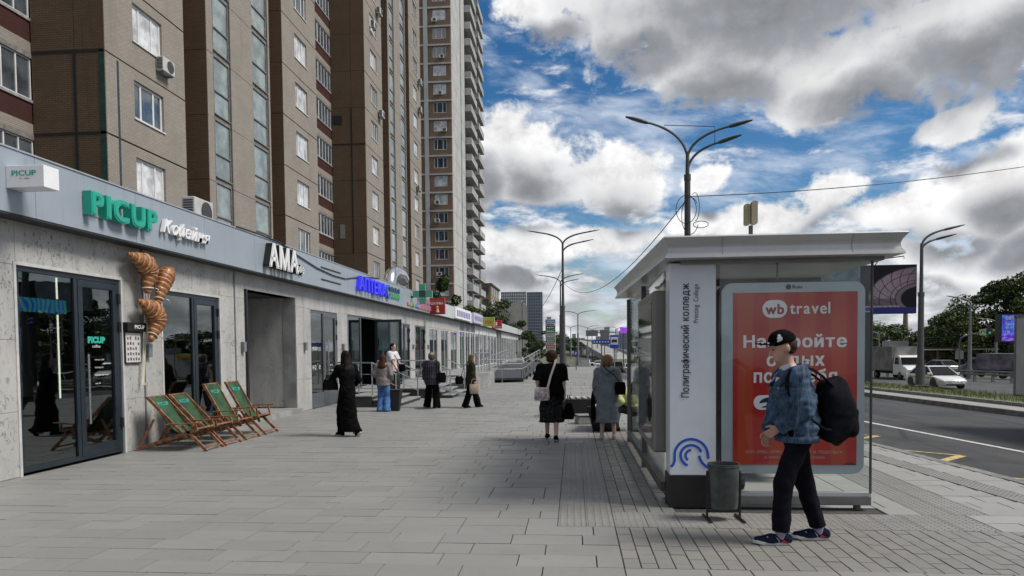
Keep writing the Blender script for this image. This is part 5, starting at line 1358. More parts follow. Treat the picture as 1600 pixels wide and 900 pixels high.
for dy in (-.02, .015, .045):
    MB().tube([(-7.08, 11.30+dy*2, 2.7), (-7.16, 11.36+dy, 2.3), (-7.17, 11.32+dy, 1.8), (-7.17, 11.25+dy*.6, 1.13), (-7.15, 11.24+dy*1.6, 1.07)], .008, 5).build('ribbon', M_CREAM, t, True)
# menu board
t = empty('menu_board', (-7.2, 10.9, 1.45), 0, 'white picture menu in a black frame under a small black lit header', 'menu board', w=True)
MB().box(-7.245, 10.87, 1.44, -7.215, 11.30, 1.96).build('frame', M_BLACKP, t, bevel=.004)
MB().box(-7.214, 10.89, 1.46, -7.212, 11.28, 1.94).build('sheet', mat('menu_paper', (.58, .58, .58), .5, 0, .03, 5), t)
for i in range(5):
    for j in range(5):
        if (i+j) % 7 == 6: continue
        MB().box(-7.211, 10.925+j*.07, 1.49+i*.085, -7.209, 10.96+j*.07, 1.53+i*.085+.01*(j % 2)).build('picture', mat('menu_ink%d' % (j % 3), [(.12, .06, .04), (.05, .05, .06), (.30, .06, .05)][j % 3], .6, 0, .2, 30), t)
MB().box(-7.245, 10.86, 1.965, -7.15, 11.36, 2.11).build('header', M_BLACKP, t, bevel=.006)
text('lettering', 'PICUP', (-7.148, 11.04, 2.01), FACE_X, M_WHITEL, t, width=.27, height=.06, bold=.05)

# benches with black wedge ends and pale slats
M_BENCH = mat('bench_black', (.010, .010, .012), .5, 0, .2, 6); M_SLAT = mat('bench_slat', (.42, .40, .36), .6, 0, .2, 10)
def bench(loc, rz, label):
    t = empty('bench', loc, rz, label, 'bench', 'black wedge benches on the pavement')
    MB().hexa([(-.38, -.22, 0), (.38, -.22, 0), (.38, .22, 0), (-.38, .22, 0)], [(-.60, -.30, .42), (.60, -.30, .42), (.60, .30, .42), (-.60, .30, .42)]).build('base', M_BENCH, t, bevel=.01)
    for i in range(8): MB().box(-.53+i*.15, -.28, .421, -.45+i*.15, .28, .455).build('slat', M_SLAT, t, bevel=.006)
    MB().box(-.62, -.32, .40, -.56, .32, .50).build('end_rim', M_BENCH, t, bevel=.006)
    return t
bench((.12, 17.0, 0), .1, 'black wedge bench with pale slats beside the person in the black t-shirt')
bench((.62, 14.2, 0), 1.45, 'black wedge bench that the bent person in yellow sits on')
blk = empty('stone_block', (.25, 15.3, 0), .2, 'low rough grey stone block between the two benches', 'block')
MB().hexa([(-.22, -.2, 0), (.22, -.2, 0), (.22, .2, 0), (-.22, .2, 0)], [(-.20, -.19, .16), (.21, -.18, .15), (.20, .19, .17), (-.21, .18, .16)]).build('stone', M_CONC, blk, bevel=.02)
MB().box(-.22, -.2, .172, .2, .18, .20).build('cap', M_KERB, blk, bevel=.01)
# black planter by the pharmacy steps, manhole
pl = empty('planter', (-4.74, 18.5, 0), 0, 'tall black tapered planter beside the person in blue jeans', 'planter')
MB().hexa([(-.10, -.10, 0), (.10, -.10, 0), (.10, .10, 0), (-.10, .10, 0)], [(-.16, -.16, .54), (.16, -.16, .54), (.16, .16, .54), (-.16, .16, .54)]).build('tub', M_BENCH, pl, bevel=.01)
MB().box(-.17, -.17, .541, .17, .17, .57).build('rim', M_BENCH, pl, bevel=.006); MB().box(-.14, -.14, .55, .14, .14, .575).build('soil', M_SOIL, pl)
mh = MB(); mh.lathe([(0, .004), (.30, .004), (.31, .0), (.31, -.01)], (-4.1, 19.2, 0), 24)
tag(mh.build('manhole_cover', mat('cast_iron', (.07, .07, .07), .6, .5, .3, 20), None), 'round iron manhole cover before the pharmacy steps', 'manhole')

# ------------------------------------------------------------------ lamp posts, wires, signs
M_POLE = mat('pole_grey', (.10, .105, .11), .5, .4, .12, 3); M_POLEL = mat('pole_light', (.22, .23, .235), .5, .4, .12, 3); M_LAMP = mat('lamp_head', (.06, .065, .065), .5, .2, .1, 5)
def lamp(x, y, zj, arms, label, base=0., r=.09, m=None, collar=None, detail=True):
    t = empty('street_lamp', (x, y, base), 0, label, 'street lamp', 'street lamps', w=True); m = m or M_POLE
    zc = collar or base+(zj-base)*.62
    MB().tube([(x, y, base), (x, y, base+.9)], [r*1.7, r*1.6], 12).build('base', m, t, True)
    MB().tube([(x, y, base+.9), (x, y, zc)], [r*1.15, r], 12).build('pole', m, t, True)
    MB().tube([(x, y, zc), (x, y, zj)], [r*.72, r*.55], 10).build('upper_pole', m, t, True)
    MB().tube([(x, y, zc-.08), (x, y, zc+.1)], r*1.15, 12).build('collar', m, t, True)
    for (dx, dz, z0, dy) in arms:
        n = 12; pts = []
        for i in range(n+1):
            s = i/n; bx = 2*s*(1-s)*dx*.06+s*s*dx; bz = 2*s*(1-s)*dz*.72+s*s*dz; pts.append((x+bx, y+dy*s, z0+bz))
        MB().tube(pts, [r*.42]*(n-2)+[r*.36]*3, 8).build('arm', m, t, True)
        ex, ey, ez = pts[-1]; sx = math.copysign(1, dx); L = .62*max(1, r/.09); sl = (pts[-1][2]-pts[-3][2])/max(.01, abs(pts[-1][0]-pts[-3][0]))*.9
        h = MB(); h.loft([[(ex+sx*L*a, ey+w*math.cos(b), ez+sl*L*a+hh*math.sin(b)) for b in [2*PI*i/10 for i in range(10)]] for a, w, hh in ((-.12, .03, .03), (.0, .07, .055), (.25, .11, .06), (.7, .11, .045), (1., .06, .02))])
        h.build('lamp_head', M_LAMP, t, True)
    return t
L1 = lamp(3.44, 22, 7.5, [(-1.22, 1.12, 7.3, 0), (1.28, .92, 7.3, 0), (1.0, .90, 6.9, .15)], 'three-armed street lamp rising behind the bus shelter roof', 0, .09, M_LAMP, 6.72)
MB().tube([(2.75, 22, 8.2), (2.75, 22, 8.32), (4.25, 22, 8.22), (4.25, 22, 7.7)], .012, 5).build('stay_wire', M_BLACKP, L1, True)
lamp(-.93, 62, 10.7, [(-1.9, 1.05, 10.6, 0), (2.0, 1.0, 10.6, 0), (1.5, .9, 9.9, .3)], 'three-armed street lamp at the far edge of the pavement', 0, .17, M_POLE, 5.2)
lamp(-1.85, 100, 10.9, [(-2.3, 1.0, 10.8, 0), (2.1, 1.05, 10.8, 0), (1.5, .9, 10.2, .3)], 'tall lamp whose thin pole stands close left of the far pavement lamp', -1.6, .17, M_POLE)
for k, (x, y, lb) in enumerate([(1.05, 190, 'street lamp over the white truck on the road'), (-1.4, 312, 'small street lamp left of the flyover'), (6.0, 320, 'first small lamp on the flyover from the left'), (8.8, 350, 'second small lamp on the flyover from the left'), (12.5, 385, 'third small lamp on the flyover from the left'), (20, 430, 'fourth small lamp behind the blue road signs'), (20.5, 340, 'small lamp right above the bus stop sign')]):
    lamp(x, y, 10.6, [(-3.3, 1.1, 10.4, 0), (3.4, 1.1, 10.4, 0)], lb, -3, .20+.0002*y, M_POLEL)
lamp(15.7, 33.8, 6.2, [(1.0, .70, 6.1, 0), (.75, .56, 5.85, .2)], 'grey street lamp on the median in front of the taxi', -.2, .12, M_POLE, 3.9)
lamp(32.7, 62, 5.0, [(-1.0, .5, 5.0, 0)], 'thin single-armed lamp before the dark trees', -1.3, .13, M_POLEL)
lamp(37.0, 66, 3.6, [(-1.1, .35, 3.5, 0)], 'short curved lamp above the purple billboard', -1.3, .10, M_POLEL)
lamp(34.5, 84, 3.0, [(-1.6, .3, 2.9, 0)], 'small slanting lamp beside the chimney', -1.3, .10, M_POLEL)
def wire(label, p0, p1, sag, r=.012, n=24):
    a, b = Vector(p0), Vector(p1); pts = [a.lerp(b, i/n)-Vector((0, 0, sag*4*(i/n)*(1-i/n))) for i in range(n+1)]
    tag(MB().tube(pts, r, 5).build('overhead_wire', M_BLACKP, None, True), label, 'wire')
wire('overhead wire running right from the lamp behind the shelter', (3.5, 22, 6.16), (24, 25, 9.1), .55, .014)
wire('overhead wire sagging left from the shelter lamp to the far lamp', (3.4, 22, 6.05), (-.93, 62, 7.4), 1.75, .016)
wire('thin wire sloping from the far lamp down to the houses', (-.93, 62, 8.6), (-5.5, 106, 7.0), .5, .03)
cl = empty('cable_coil', (3.44, 22, 5.4), 0, 'loose loops of black cable tied round the lamp pole', 'cable', w=True)
for k, (cx_, cz_, rx, rz_, a0, a1) in enumerate(((3.38, 5.75, .30, .42, 0, 360), (3.50, 5.55, .26, .55, 40, 330), (3.80, 5.28, .22, .10, 0, 360), (3.62, 5.80, .13, .42, -90, 120))):
    MB().tube([(cx_+rx*math.cos(R(a)), 21.85-.03*k, cz_+rz_*math.sin(R(a))) for a in np.linspace(a0, a1, 30)], .011, 5).build('loop', M_BLACKP, cl, True)

M_SBLUE = mat('sign_blue', (.02, .05, .42), .45, 0, .05, 3); M_SWHITE = mat('sign_white', (.65, .67, .68), .45, 0, .05, 3); M_SGREY = mat('sign_back', (.18, .19, .195), .6, .3, .15, 4)
t = empty('bus_stop_sign', (1.79, 32, 0), 0, 'blue and white bus stop sign on a thin pole past the shelter', 'sign', w=True)
MB().tube([(1.79, 32.03, 0), (1.79, 32.03, 2.2)], .03, 8).build('pole', M_POLEL, t, True)
MB().box(1.60, 31.97, 1.60, 1.98, 32.0, 2.19).build('plate', M_SBLUE, t, bevel=.01); MB().box(1.63, 31.962, 1.76, 1.95, 31.969, 2.10).build('field', M_SWHITE, t)
b_ = MB(); b_.prism(rrect(1.67, 1.87, 1.91, 1.99, .02, 3), 31.955, 31.961, 'y'); b_.build('bus_print', M_INK, t)
for x in (1.72, 1.86): MB().lathe([(0, 0), (.025, 0), (.025, .006), (0, .006)], (x, 31.954, 1.86), 10, 'y').build('bus_print', M_INK, t)
def post_sign(label, x, y, z0, z1, w, h, m, base, txt=None):
    t = empty('road_sign', (x, y, base), 0, label, 'sign', w=True)
    MB().tube([(x, y+.03, base), (x, y+.03, z1)], .035, 8).build('pole', M_POLE, t, True)
    MB().box(x-w/2, y-.02, z0, x+w/2, y, z0+h).build('plate', m, t, bevel=.01)
    if txt: text('lettering', txt, (x-w*.2, y-.024, z0+h*.2), FACE_MY, M_SWHITE, t, width=w*.4, height=h*.6, bold=.02)
    return t
t = post_sign('pair of dark blue street name boards beside the bus stop sign', 1.68, 44, 1.86, 2.2, 1.1, .26, M_SBLUE, 0)
for k in range(6): MB().box(1.2+k*.17, 43.974, 1.95, 1.28+k*.17, 43.979, 2.03).build('lettering', M_SWHITE, t)
post_sign('grey back of a road sign behind the blue name boards', 2.55, 60, 1.8, 2.9, .7, 1.05, M_SGREY, -.4)
post_sign('small blue parking sign at the pavement end', .14, 52, 1.05, 1.45, .30, .36, M_SBLUE, 0, 'P')
post_sign('grey road sign back on the right of the traffic', 8.4, 90, 1.7, 3.0, 1.2, 1.1, M_SGREY, -1.4)
t = empty('gantry_sign', (10, 240, -3), 0, 'grey gantry road sign over the far traffic', 'sign', w=True)
MB().tube([(14, 240, -3), (14, 240, 8)], .2, 8).build('pole', M_POLEL, t, True); MB().box(4, 239.8, 5.6, 8, 240, 7.6).build('plate', M_SGREY, t); MB().box(8.6, 239.8, 6.2, 11.6, 240, 7.6).build('plate', M_SGREY, t); MB().box(4, 240.02, 6.6, 14, 240.2, 6.9).build('beam', M_POLEL, t)
# pylon of shop panels
t = empty('pylon_sign', (-1.9, 58, 0), 0, 'tall pylon of coloured shop name panels past the ramp', 'sign', w=True)
MB().box(-2.32, 58.0, 0, -1.5, 58.3, 4.0).build('body', mat('pylon_grey', (.40, .40, .39), .6, 0, .1, 2), t, bevel=.02); MB().box(-2.2, 58.05, 4.0, -1.85, 58.25, 4.2).build('cap', mat('pylon_beige', (.35, .30, .22), .7, 0, .1, 2), t)
z = 3.72
for k, (c_, hh) in enumerate((((.10, .22, .34), .25), ((.5, .51, .52), .27), ((.05, .055, .06), .30), ((.02, .22, .06), .28), ((.25, .26, .27), .20), ((.16, .13, .05), .24), ((.46, .44, .43), .22), ((.42, .03, .025), .22))):
    MB().box(-2.28, 57.96, z, -1.54, 57.995, z+hh-.03).build('panel', mat('pylon_panel%d' % k, c_, .5, 0, .15, 3), t)
    for j in range(4): MB().box(-2.2+j*.15, 57.95, z+.06, -2.1+j*.15, 57.958, z+hh*.55).build('lettering', M_SWHITE if k not in (1, 6) else M_INK, t)
    z -= hh+(.14 if k in (3, 4) else 0)

# ------------------------------------------------------------------ vehicles
M_TYRE = mat('tyre', (.015, .015, .016), .8, 0, .2, 12); M_RIM = mat('rim', (.30, .31, .32), .35, .8, .1, 8)
M_CGL = dark_glass('car_glass', (.012, .014, .016), .08, 1.33, .2); M_CGL.node_tree.nodes['Principled BSDF'].inputs['Specular IOR Level'].default_value = .22; M_HEAD = mat('headlight', (.55, .57, .6), .1, .2, 0, 1); M_TAIL = mat('taillight', (.35, .01, .01), .2, 0, 0, 1)
M_PLATE = mat('number_plate', (.6, .6, .6), .5, 0, 0)
def paint(n, c): return mat('paint_'+n, c, .28, 0, .03, 2, coat=.8)
def wheel(t, x, y, r=.32, w=.2):
    s = 1 if y > 0 else -1
    q = MB(); q.lathe([(r*.6, -w/2), (r*.93, -w/2), (r, -w/2+.03), (r, w/2-.03), (r*.93, w/2), (r*.6, w/2)], (x, y-s*w/2, r), 20, 'y'); ty = q.build('tyre', M_TYRE, t, True)
    q = MB(); q.lathe([(0, -.02), (r*.62, -.02), (r*.62, .02), (r*.2, .035), (0, .04)] if s > 0 else [(0, .02), (r*.62, .02), (r*.62, -.02), (r*.2, -.035), (0, -.04)], (x, y-s*.03, r), 16, 'y'); q.build('rim', M_RIM, ty, True)
def car(loc, heading, label, col, L=4.75, W=1.82, H=1.46, kind='sedan', stripe=None, cat='car', group='cars on the road', plate=True):
    """local +x is the nose"""
    t = empty('car', loc, heading, label, cat, group)
    w = W/2; hb = .92 if kind == 'sedan' else 1.02
    st = [(-L/2, .62*w/.91, .42, hb-.12), (-L/2+.12, w*.93, .26, hb-.02), (-L/2+.7, w, .20, hb+.02), (-L*.12, w, .18, hb), (L*.16, w, .18, hb-.03), (L/2-.95, w*.99, .20, hb-.10), (L/2-.35, w*.93, .24, hb-.22), (L/2-.05, w*.74, .30, hb-.34), (L/2, w*.6, .40, hb-.42)]
    if kind == 'suv': st = [(x, ww, zb+.06, zt+.06) for x, ww, zb, zt in st]
    q = MB(); q.loft([[(x, -ww*.92, zb), (x, ww*.92, zb), (x, ww, zb+.16), (x, ww*.99, (zb+zt)/2+.08), (x, ww*.93, zt-.04), (x, ww*.80, zt), (x, -ww*.80, zt), (x, -ww*.93, zt-.04), (x, -ww*.99, (zb+zt)/2+.08), (x, -ww, zb+.16)] for x, ww, zb, zt in st])
    body = q.build('body', col, t, True, .02)
    x0, x1, x2, x3 = (-L*.40, -L*.23, L*.06, L*.25) if kind == 'sedan' else (-L*.48, -L*.42, L*.05, L*.22)
    wb, wt = w*.90, w*.68; zb = hb-.03
    def g(xa, xb, xc, xd, zz, in_): return [(xa, -wb+in_, zz), (xd, -wb+in_, zz), (xd, wb-in_, zz), (xa, wb-in_, zz)]
    q = MB(); q.loft([[(x0, -wb, zb), (x3, -wb, zb), (x3, wb, zb), (x0, wb, zb)], [(x1, -wt, H-.04), (x2, -wt, H-.04), (x2, wt, H-.04), (x1, wt, H-.04)]]); gh = q.build('windows', M_CGL, t, bevel=.03)
    q = MB(); q.loft([[(x1-.06, -wt-.02, H-.06), (x2+.08, -wt-.02, H-.06), (x2+.08, wt+.02, H-.06), (x1-.06, wt+.02, H-.06)], [(x1+.1, -wt+.08, H), (x2-.1, -wt+.08, H), (x2-.1, wt-.08, H), (x1+.1, wt-.08, H)]]); q.build('roof', col, t, bevel=.02)
    for s in (-1, 1):
        for (xb, xt, ww) in ((x0+.02, x1, .10), (x3-.02, x2, .06), ((x0+x3)/2-.1, (x1+x2)/2-.1, .05)):
            MB().beam((xb, s*(wb+.005), zb), (xt, s*(wt+.008), H-.05), .04, ww, (1, 0, 0)).build('pillar', col, t)
        for xw in (-L*.30, L*.30): wheel(t, xw, s*w*.985, .33)
        for xw in (-L*.30, L*.30):
            q = MB(); q.lathe([(0, -.004), (.39, -.004), (.39, .004), (0, .004)], (xw, s*(w*.997), .36), 18, 'y'); q.build('wheel_arch', M_BLACKP, t)
        MB().box(x3-.32, s*(wb+.0), zb+.02, x3-.18, s*(wb+.20), zb+.14).build('mirror', col, t, bevel=.02)
        MB().hexa([(L/2-.38, s*w*.90, hb-.33), (L/2-.06, s*w*.66, hb-.43), (L/2-.06, s*w*.66, hb-.52), (L/2-.38, s*w*.95, hb-.43)], [(L/2-.30, s*w*.96, hb-.33), (L/2+.0, s*w*.70, hb-.43), (L/2+.0, s*w*.70, hb-.52), (L/2-.30, s*w*.97, hb-.43)]).build('headlight', M_HEAD, t)
        MB().box(-L/2-.01, s*w*.52, hb-.32, -L/2+.10, s*w*.90, hb-.16).build('taillight', M_TAIL, t, bevel=.02)
        if stripe: MB().hexa([(-L*.35, s*w*1.002, .66), (L*.28, s*w*1.002, .66), (L*.28, s*w*1.002, .76), (-L*.35, s*w*1.002, .76)], [(-L*.35, s*(w*1.008), .66), (L*.28, s*(w*1.008), .66), (L*.28, s*(w*.995), .76), (-L*.35, s*(w*.995), .76)]).build('taxi_stripe', stripe, t)
    MB().box(L/2-.08, -w*.50, .42, L/2+.015, w*.50, hb-.47).build('grille', M_BLACKP, t, bevel=.01); MB().box(L/2-.06, -w*.62, .24, L/2+.0, w*.62, .34).build('air_intake', M_BLACKP, t)
    MB().box(L/2+.016, -.26, .36, L/2+.022, .26, .47).build('number_plate', M_PLATE, t); MB().box(-L/2-.016, -.26, .56, -L/2-.01, .26, .67).build('number_plate', M_PLATE, t)
    return t
P_WH, P_BK, P_GR, P_RD = paint('white', (.78, .79, .79)), paint('black', (.018, .018, .02)), paint('grey', (.20, .21, .22)), paint('red', (.25, .02, .02))
ORANGE = mat('taxi_yellow', (.60, .30, .02), .4, 0, 0)
taxi = car((24.0, 49.6, -1.24), R(-88), 'white taxi with an orange side stripe behind the median lamp', P_WH, stripe=ORANGE, cat='taxi', group=None)
def box_truck(loc, heading, label, boxm, cabm, L=5.6, W=2.0, H=2.65, cabL=1.9, cabH=2.0, cat='truck'):
    t = empty('box_truck', loc, heading, label, cat); w = W/2
    MB().box(-L/2, -w, .72, L/2-cabL-.05, w, H).build('cargo_box', boxm, t, bevel=.03)
    MB().box(-L/2+.02, -w-.012, .70, -L/2+.07, w+.012, H+.01).box(L/2-cabL-.12, -w-.012, .70, L/2-cabL-.07, w+.012, H+.01).box(-L/2, -w-.012, H-.05, L/2-cabL-.05, w+.012, H+.012).build('box_trim', M_BOXG, t)
    MB().box(-L/2+.1, -.45, .45, L/2-.6, .45, .715).build('chassis', M_BLACKP, t)
    xc = L/2-cabL; q = MB(); ww = w*.92
    sec = lambda x, zb, zt, k=1.: [(x, -ww*k, zb), (x, ww*k, zb), (x, ww*k, zb+(zt-zb)*.55), (x, ww*k*.86, zt), (x, -ww*k*.86, zt), (x, -ww*k, zb+(zt-zb)*.55)]
    q.loft([sec(xc, .40, cabH), sec(xc+.55, .40, cabH+.03), sec(xc+.85, .40, cabH-.10), sec(xc+1.22, .40, 1.22), sec(L/2-.15, .42, 1.02, .97), sec(L/2, .46, .86, .9)]); q.build('cab', cabm, t, True, .02)
    MB().hexa([(xc+.90, -ww*.80, cabH-.16), (xc+.90, ww*.80, cabH-.16), (xc+1.24, ww*.90, 1.27), (xc+1.24, -ww*.90, 1.27)], [(xc+.93, -ww*.80, cabH-.15), (xc+.93, ww*.80, cabH-.15), (xc+1.27, ww*.90, 1.28), (xc+1.27, -ww*.90, 1.28)]).build('windscreen', M_CGL, t)
    for s in (-1, 1):
        MB().hexa([(xc+.25, s*(ww*1.0), 1.28), (xc+.95, s*(ww*1.0), 1.28), (xc+.72, s*ww*.90, cabH-.16), (xc+.25, s*ww*.90, cabH-.16)], [(xc+.25, s*(ww*1.012), 1.28), (xc+.95, s*(ww*1.012), 1.28), (xc+.72, s*ww*.912, cabH-.16), (xc+.25, s*ww*.912, cabH-.16)]).build('side_window', M_CGL, t)
        wheel(t, L/2-.85, s*ww, .34); wheel(t, -L/2+1.2, s*w*.92, .34, .28)
        MB().box(xc+.95, s*(ww+.05), 1.3, xc+1.05, s*(ww+.24), 1.6).build('mirror', M_BLACKP, t, bevel=.02)
        MB().box(L/2-.06, s*ww*.5, .66, L/2+.005, s*ww*.82, .82).build('headlight', M_HEAD, t, bevel=.02)
    MB().box(L/2-.03, -ww*.45, .62, L/2+.008, ww*.45, .84).build('grille', M_BLACKP, t, bevel=.01)
    MB().box(L/2-.03, -ww*.86, .38, L/2+.03, ww*.86, .56).build('bumper', M_BOXG, t, bevel=.02)
    return t
TRUCKBOX = mat('worn_box', (.22, .215, .205), .6, .1, .35, 1.2, streak=.5); WBOX = mat('white_box', (.6, .61, .61), .5, 0, .06, 1)
box_truck((27.4, 63.0, -1.25), R(-86), 'white cab truck with a worn grey cargo box on the far carriageway', TRUCKBOX, P_WH, 6.0, 2.1, 2.75)
PURP = mat('graffiti_box', (.05, .045, .075), .6, 0, .3, .9, col2=(.20, .19, .24))
box_truck((36.0, 64.5, -1.3), R(112), 'dark painted truck standing by the guard rail under the trees', PURP, paint('violet', (.06, .05, .10)), 5.4, 2.1, 2.1, cabH=1.75)
box_truck((2.9, 142, -3.15), R(-5), 'small white truck crossing the road beyond the pavement', WBOX, P_WH, 3.0, 1.9, 2.5, cabL=1.3, cabH=1.9)
# the lorry whose grey box edge enters at the right border
lv = box_truck((11.02, 13.6, -.24), R(-86), 'grey cargo box edge of a lorry at the right border', mat('lorry_box', (.46, .47, .475), .45, .1, .12, 2, streak=.3), P_GR, 6.4, 2.1, 2.48, cat='truck')
MB().box(-3.21, .7, 1.9, -3.2, .95, 2.3).build('door_bar', M_BLACKP, lv)
cars = [(6.35, 108, -2.15, 'dark off-roader with pale roof on the road past the grey hooded dress', P_BK, 'suv', 90), (9.0, 118, -2.45, 'white car right of the dark off-roader', P_WH, 'sedan', 90), (5.9, 138, -3.0, 'dark car on the road ahead of the off-roader', P_BK, 'sedan', 90), (8.9, 150, -3.2, 'white van-like car higher up the right lane', P_WH, 'suv', 90),
        (9.6, 175, -3.25, 'pale car farther along the right lane', P_WH, 'sedan', 90), (6.2, 190, -3.3, 'far white car on the left lane', P_WH, 'sedan', 90), (9.5, 215, -3.3, 'far grey car on the right lane', P_GR, 'sedan', 90), (6.6, 240, -3.35, 'distant dark car near the flyover foot', P_BK, 'sedan', 90), (-2.0, 118, -2.4, 'dark parked car under the lamp poles', P_BK, 'sedan', 60)]
for (x, y, z, lb, c, k, hd) in cars: car((x, y, z), R(hd), lb, c, 4.6, 1.85, 1.75 if k == 'suv' else 1.48, k)
for k, (x, y, hd, c, lb) in enumerate([(46.5, 82, 100, P_WH, 'white car parked before the low station building'), (38.6, 79, 100, P_GR, 'silver car parked left of the white one at the station'), (47.2, 76, 95, P_BK, 'dark car parked under the trees by the lamp')]):
    car((x, y, -1.45), R(hd), lb, c, group='cars parked by the station')

# ------------------------------------------------------------------ far side of the road
M_RAIL = mat('guard_rail_metal', (.22, .23, .235), .5, .5, .15, 3)
gr = empty('guard_rail', (31, 57, -1.25), 0, 'grey steel guard rail along the far carriageway', 'guard rail', w=True)
GP = [(27.6, 70), (29.0, 64), (31.0, 58), (33.0, 52), (36.0, 45), (40.0, 36)]
for dz in (.58, .80): MB().tube([(x, y, -1.28+dz) for x, y in GP], .085, 6).build('beam', M_RAIL, gr)
for a, b in zip(GP[:-1], GP[1:]):
    n = 4
    for i in range(n): s = i/n; x, y = a[0]+(b[0]-a[0])*s, a[1]+(b[1]-a[1])*s; MB().box(x-.09, y-.05, -1.4, x+.09, y+.09, -.45).build('post', M_RAIL, gr)
gr2 = empty('guard_rail', (34, 50, -1.25), 0, 'nearer low guard rail with dark posts at the right', 'guard rail', w=True)
GP2 = [(30.9, 51.5), (33.2, 45.6), (36, 38)]
MB().tube([(x, y, -.72) for x, y in GP2], .09, 6).build('beam', M_RAIL, gr2)
for a, b in zip(GP2[:-1], GP2[1:]):
    for i in range(4): s = i/4; x, y = a[0]+(b[0]-a[0])*s, a[1]+(b[1]-a[1])*s; MB().box(x-.09, y-.05, -1.4, x+.09, y+.09, -.74).build('post', M_BLACKP, gr2)
# tyre billboard
def tyre_mat():
    m = bpy.data.materials.new('tyre_screen'); m.use_nodes = True; q = NT(m.node_tree); p = q.n['Principled BSDF']
    tc = q.node('ShaderNodeTexCoord'); sp = q.node('ShaderNodeSeparateXYZ'); q.l.new(tc.outputs['Generated'], sp.inputs[0])
    x, z = sp.outputs[0], sp.outputs[2]
    # tyre seen three-quarters: tread band left of an ellipse, side wall and dark hub to the right
    dx = q.m('DIVIDE', q.m('SUBTRACT', x, 1.10), .92); dz = q.m('DIVIDE', q.m('SUBTRACT', z, .30), .62)
    r = q.m('SQRT', q.m('ADD', q.m('MULTIPLY', dx, dx), q.m('MULTIPLY', dz, dz))); a = q.m('ARCTAN2', dz, dx)
    band = q.m('MULTIPLY', q.sstep(r, .52, .56), q.sstep(r, 1.02, 1.10, 1., 0.))
    g1 = q.sstep(q.m('ABSOLUTE', q.m('SINE', q.m('ADD', q.m('MULTIPLY', a, 12.), q.m('MULTIPLY', r, 11.)))), .05, .22)
    g2 = q.sstep(q.m('ABSOLUTE', q.m('SINE', q.m('ADD', q.m('MULTIPLY', r, 14.), .6))), .05, .18)
    n_ = q.noise(tc.outputs['Generated'], 14, 5, .65)
    sh_ = q.sstep(a, 1.2, 2.5, .45, 1.)
    lum = q.m('MULTIPLY', q.m('MULTIPLY', band, sh_), q.m('ADD', .05, q.m('MULTIPLY', q.m('MULTIPLY', g1, g2), q.m('ADD', .25, q.m('MULTIPLY', n_, 1.1)))))
    wall = q.m('MULTIPLY', q.sstep(r, .40, .44), q.sstep(r, .50, .54, .5, 0.)); lum = q.m('MAXIMUM', lum, wall)
    low = q.sstep(z, .115, .12)
    c = q.mix(lum, (.003, .003, .006, 1), (.16, .125, .16, 1)); c = q.mix(low, (.010, .014, .085, 1), c)
    p.inputs['Base Color'].default_value = (.006, .006, .007, 1); q.l.new(c, p.inputs['Emission Color']); p.inputs['Emission Strength'].default_value = .5; p.inputs['Roughness'].default_value = .6; p.inputs['Specular IOR Level'].default_value = .15
    return m
bb = empty('billboard', (14.0, 35, -.3), 0, 'LED billboard showing a black car tyre on a dark post', 'billboard', w=True)
MB().box(13.55, 35.0, 3.10, 16.06, 35.35, 5.40).build('cabinet', M_BLACKP, bb, bevel=.02)
MB().box(13.58, 34.985, 3.13, 16.03, 34.999, 5.37).build('screen', tyre_mat(), bb)
MB().hexa([(11.6, 36.4, 3.9), (13.5, 35.02, 3.9), (13.5, 35.3, 3.9), (11.6, 36.7, 3.9)], [(11.6, 36.4, 5.35), (13.5, 35.02, 5.35), (13.5, 35.3, 5.35), (11.6, 36.7, 5.35)]).build('side_screen', mat('pale_screen', (.16, .21, .26), .5, 0, .25, 3), bb)
MB().box(13.82, 35.05, -.4, 14.12, 35.3, 3.1).build('post', mat('post_navy', (.012, .016, .024), .5, 0, .1, 3), bb)
text('caption', 'ШИНЫ 2024 WWW.PROTEKTOR.RU', (13.68, 34.982, 3.40), FACE_MY, M_SWHITE, bb, width=1.6, height=.085)
text('caption', 'Russ', (13.7, 34.982, 3.19), FACE_MY, M_SWHITE, bb, width=.25, height=.07)
MB().tube([(14.2, 35.1, 5.4), (14.2, 34.6, 5.62), (15.2, 34.4, 5.72), (15.2, 34.4, 5.60)], .025, 6).build('lamp_arm', M_LAMP, bb, True)
# purple billboard
def promo_mat():
    m = bpy.data.materials.new('promo_screen'); m.use_nodes = True; q = NT(m.node_tree); p = q.n['Principled BSDF']
    tc = q.node('ShaderNodeTexCoord'); sp = q.node('ShaderNodeSeparateXYZ'); q.l.new(tc.outputs['Generated'], sp.inputs[0])
    n = q.noise(tc.outputs['Generated'], 9, 4)
    c = q.mix(q.sstep(n, .4, .62), (.035, .02, .20, 1), (.02, .09, .42, 1)); c = q.mix(q.m('MULTIPLY', q.sstep(sp.outputs[2], .35, .2, 0., 1.), q.sstep(n, .45, .6)), c, (.20, .06, .42, 1))
    p.inputs['Base Color'].default_value = (.008, .008, .01, 1); q.l.new(c, p.inputs['Emission Color']); p.inputs['Emission Strength'].default_value = 1.0; p.inputs['Specular IOR Level'].default_value = .15; return m
b2 = empty('billboard', (35.2, 60, -1.3), 0, 'blue and purple LED billboard with white lettering before the trees', 'billboard', w=True)
MB().box(33.75, 60, 1.75, 37.2, 60.4, 4.0).build('cabinet', M_BLACKP, b2); MB().box(34.05, 59.97, 1.85, 37.15, 59.99, 3.92).build('screen', promo_mat(), b2); MB().box(36.0, 60.1, -1.4, 36.3, 60.3, 1.75).build('post', M_POLE, b2)
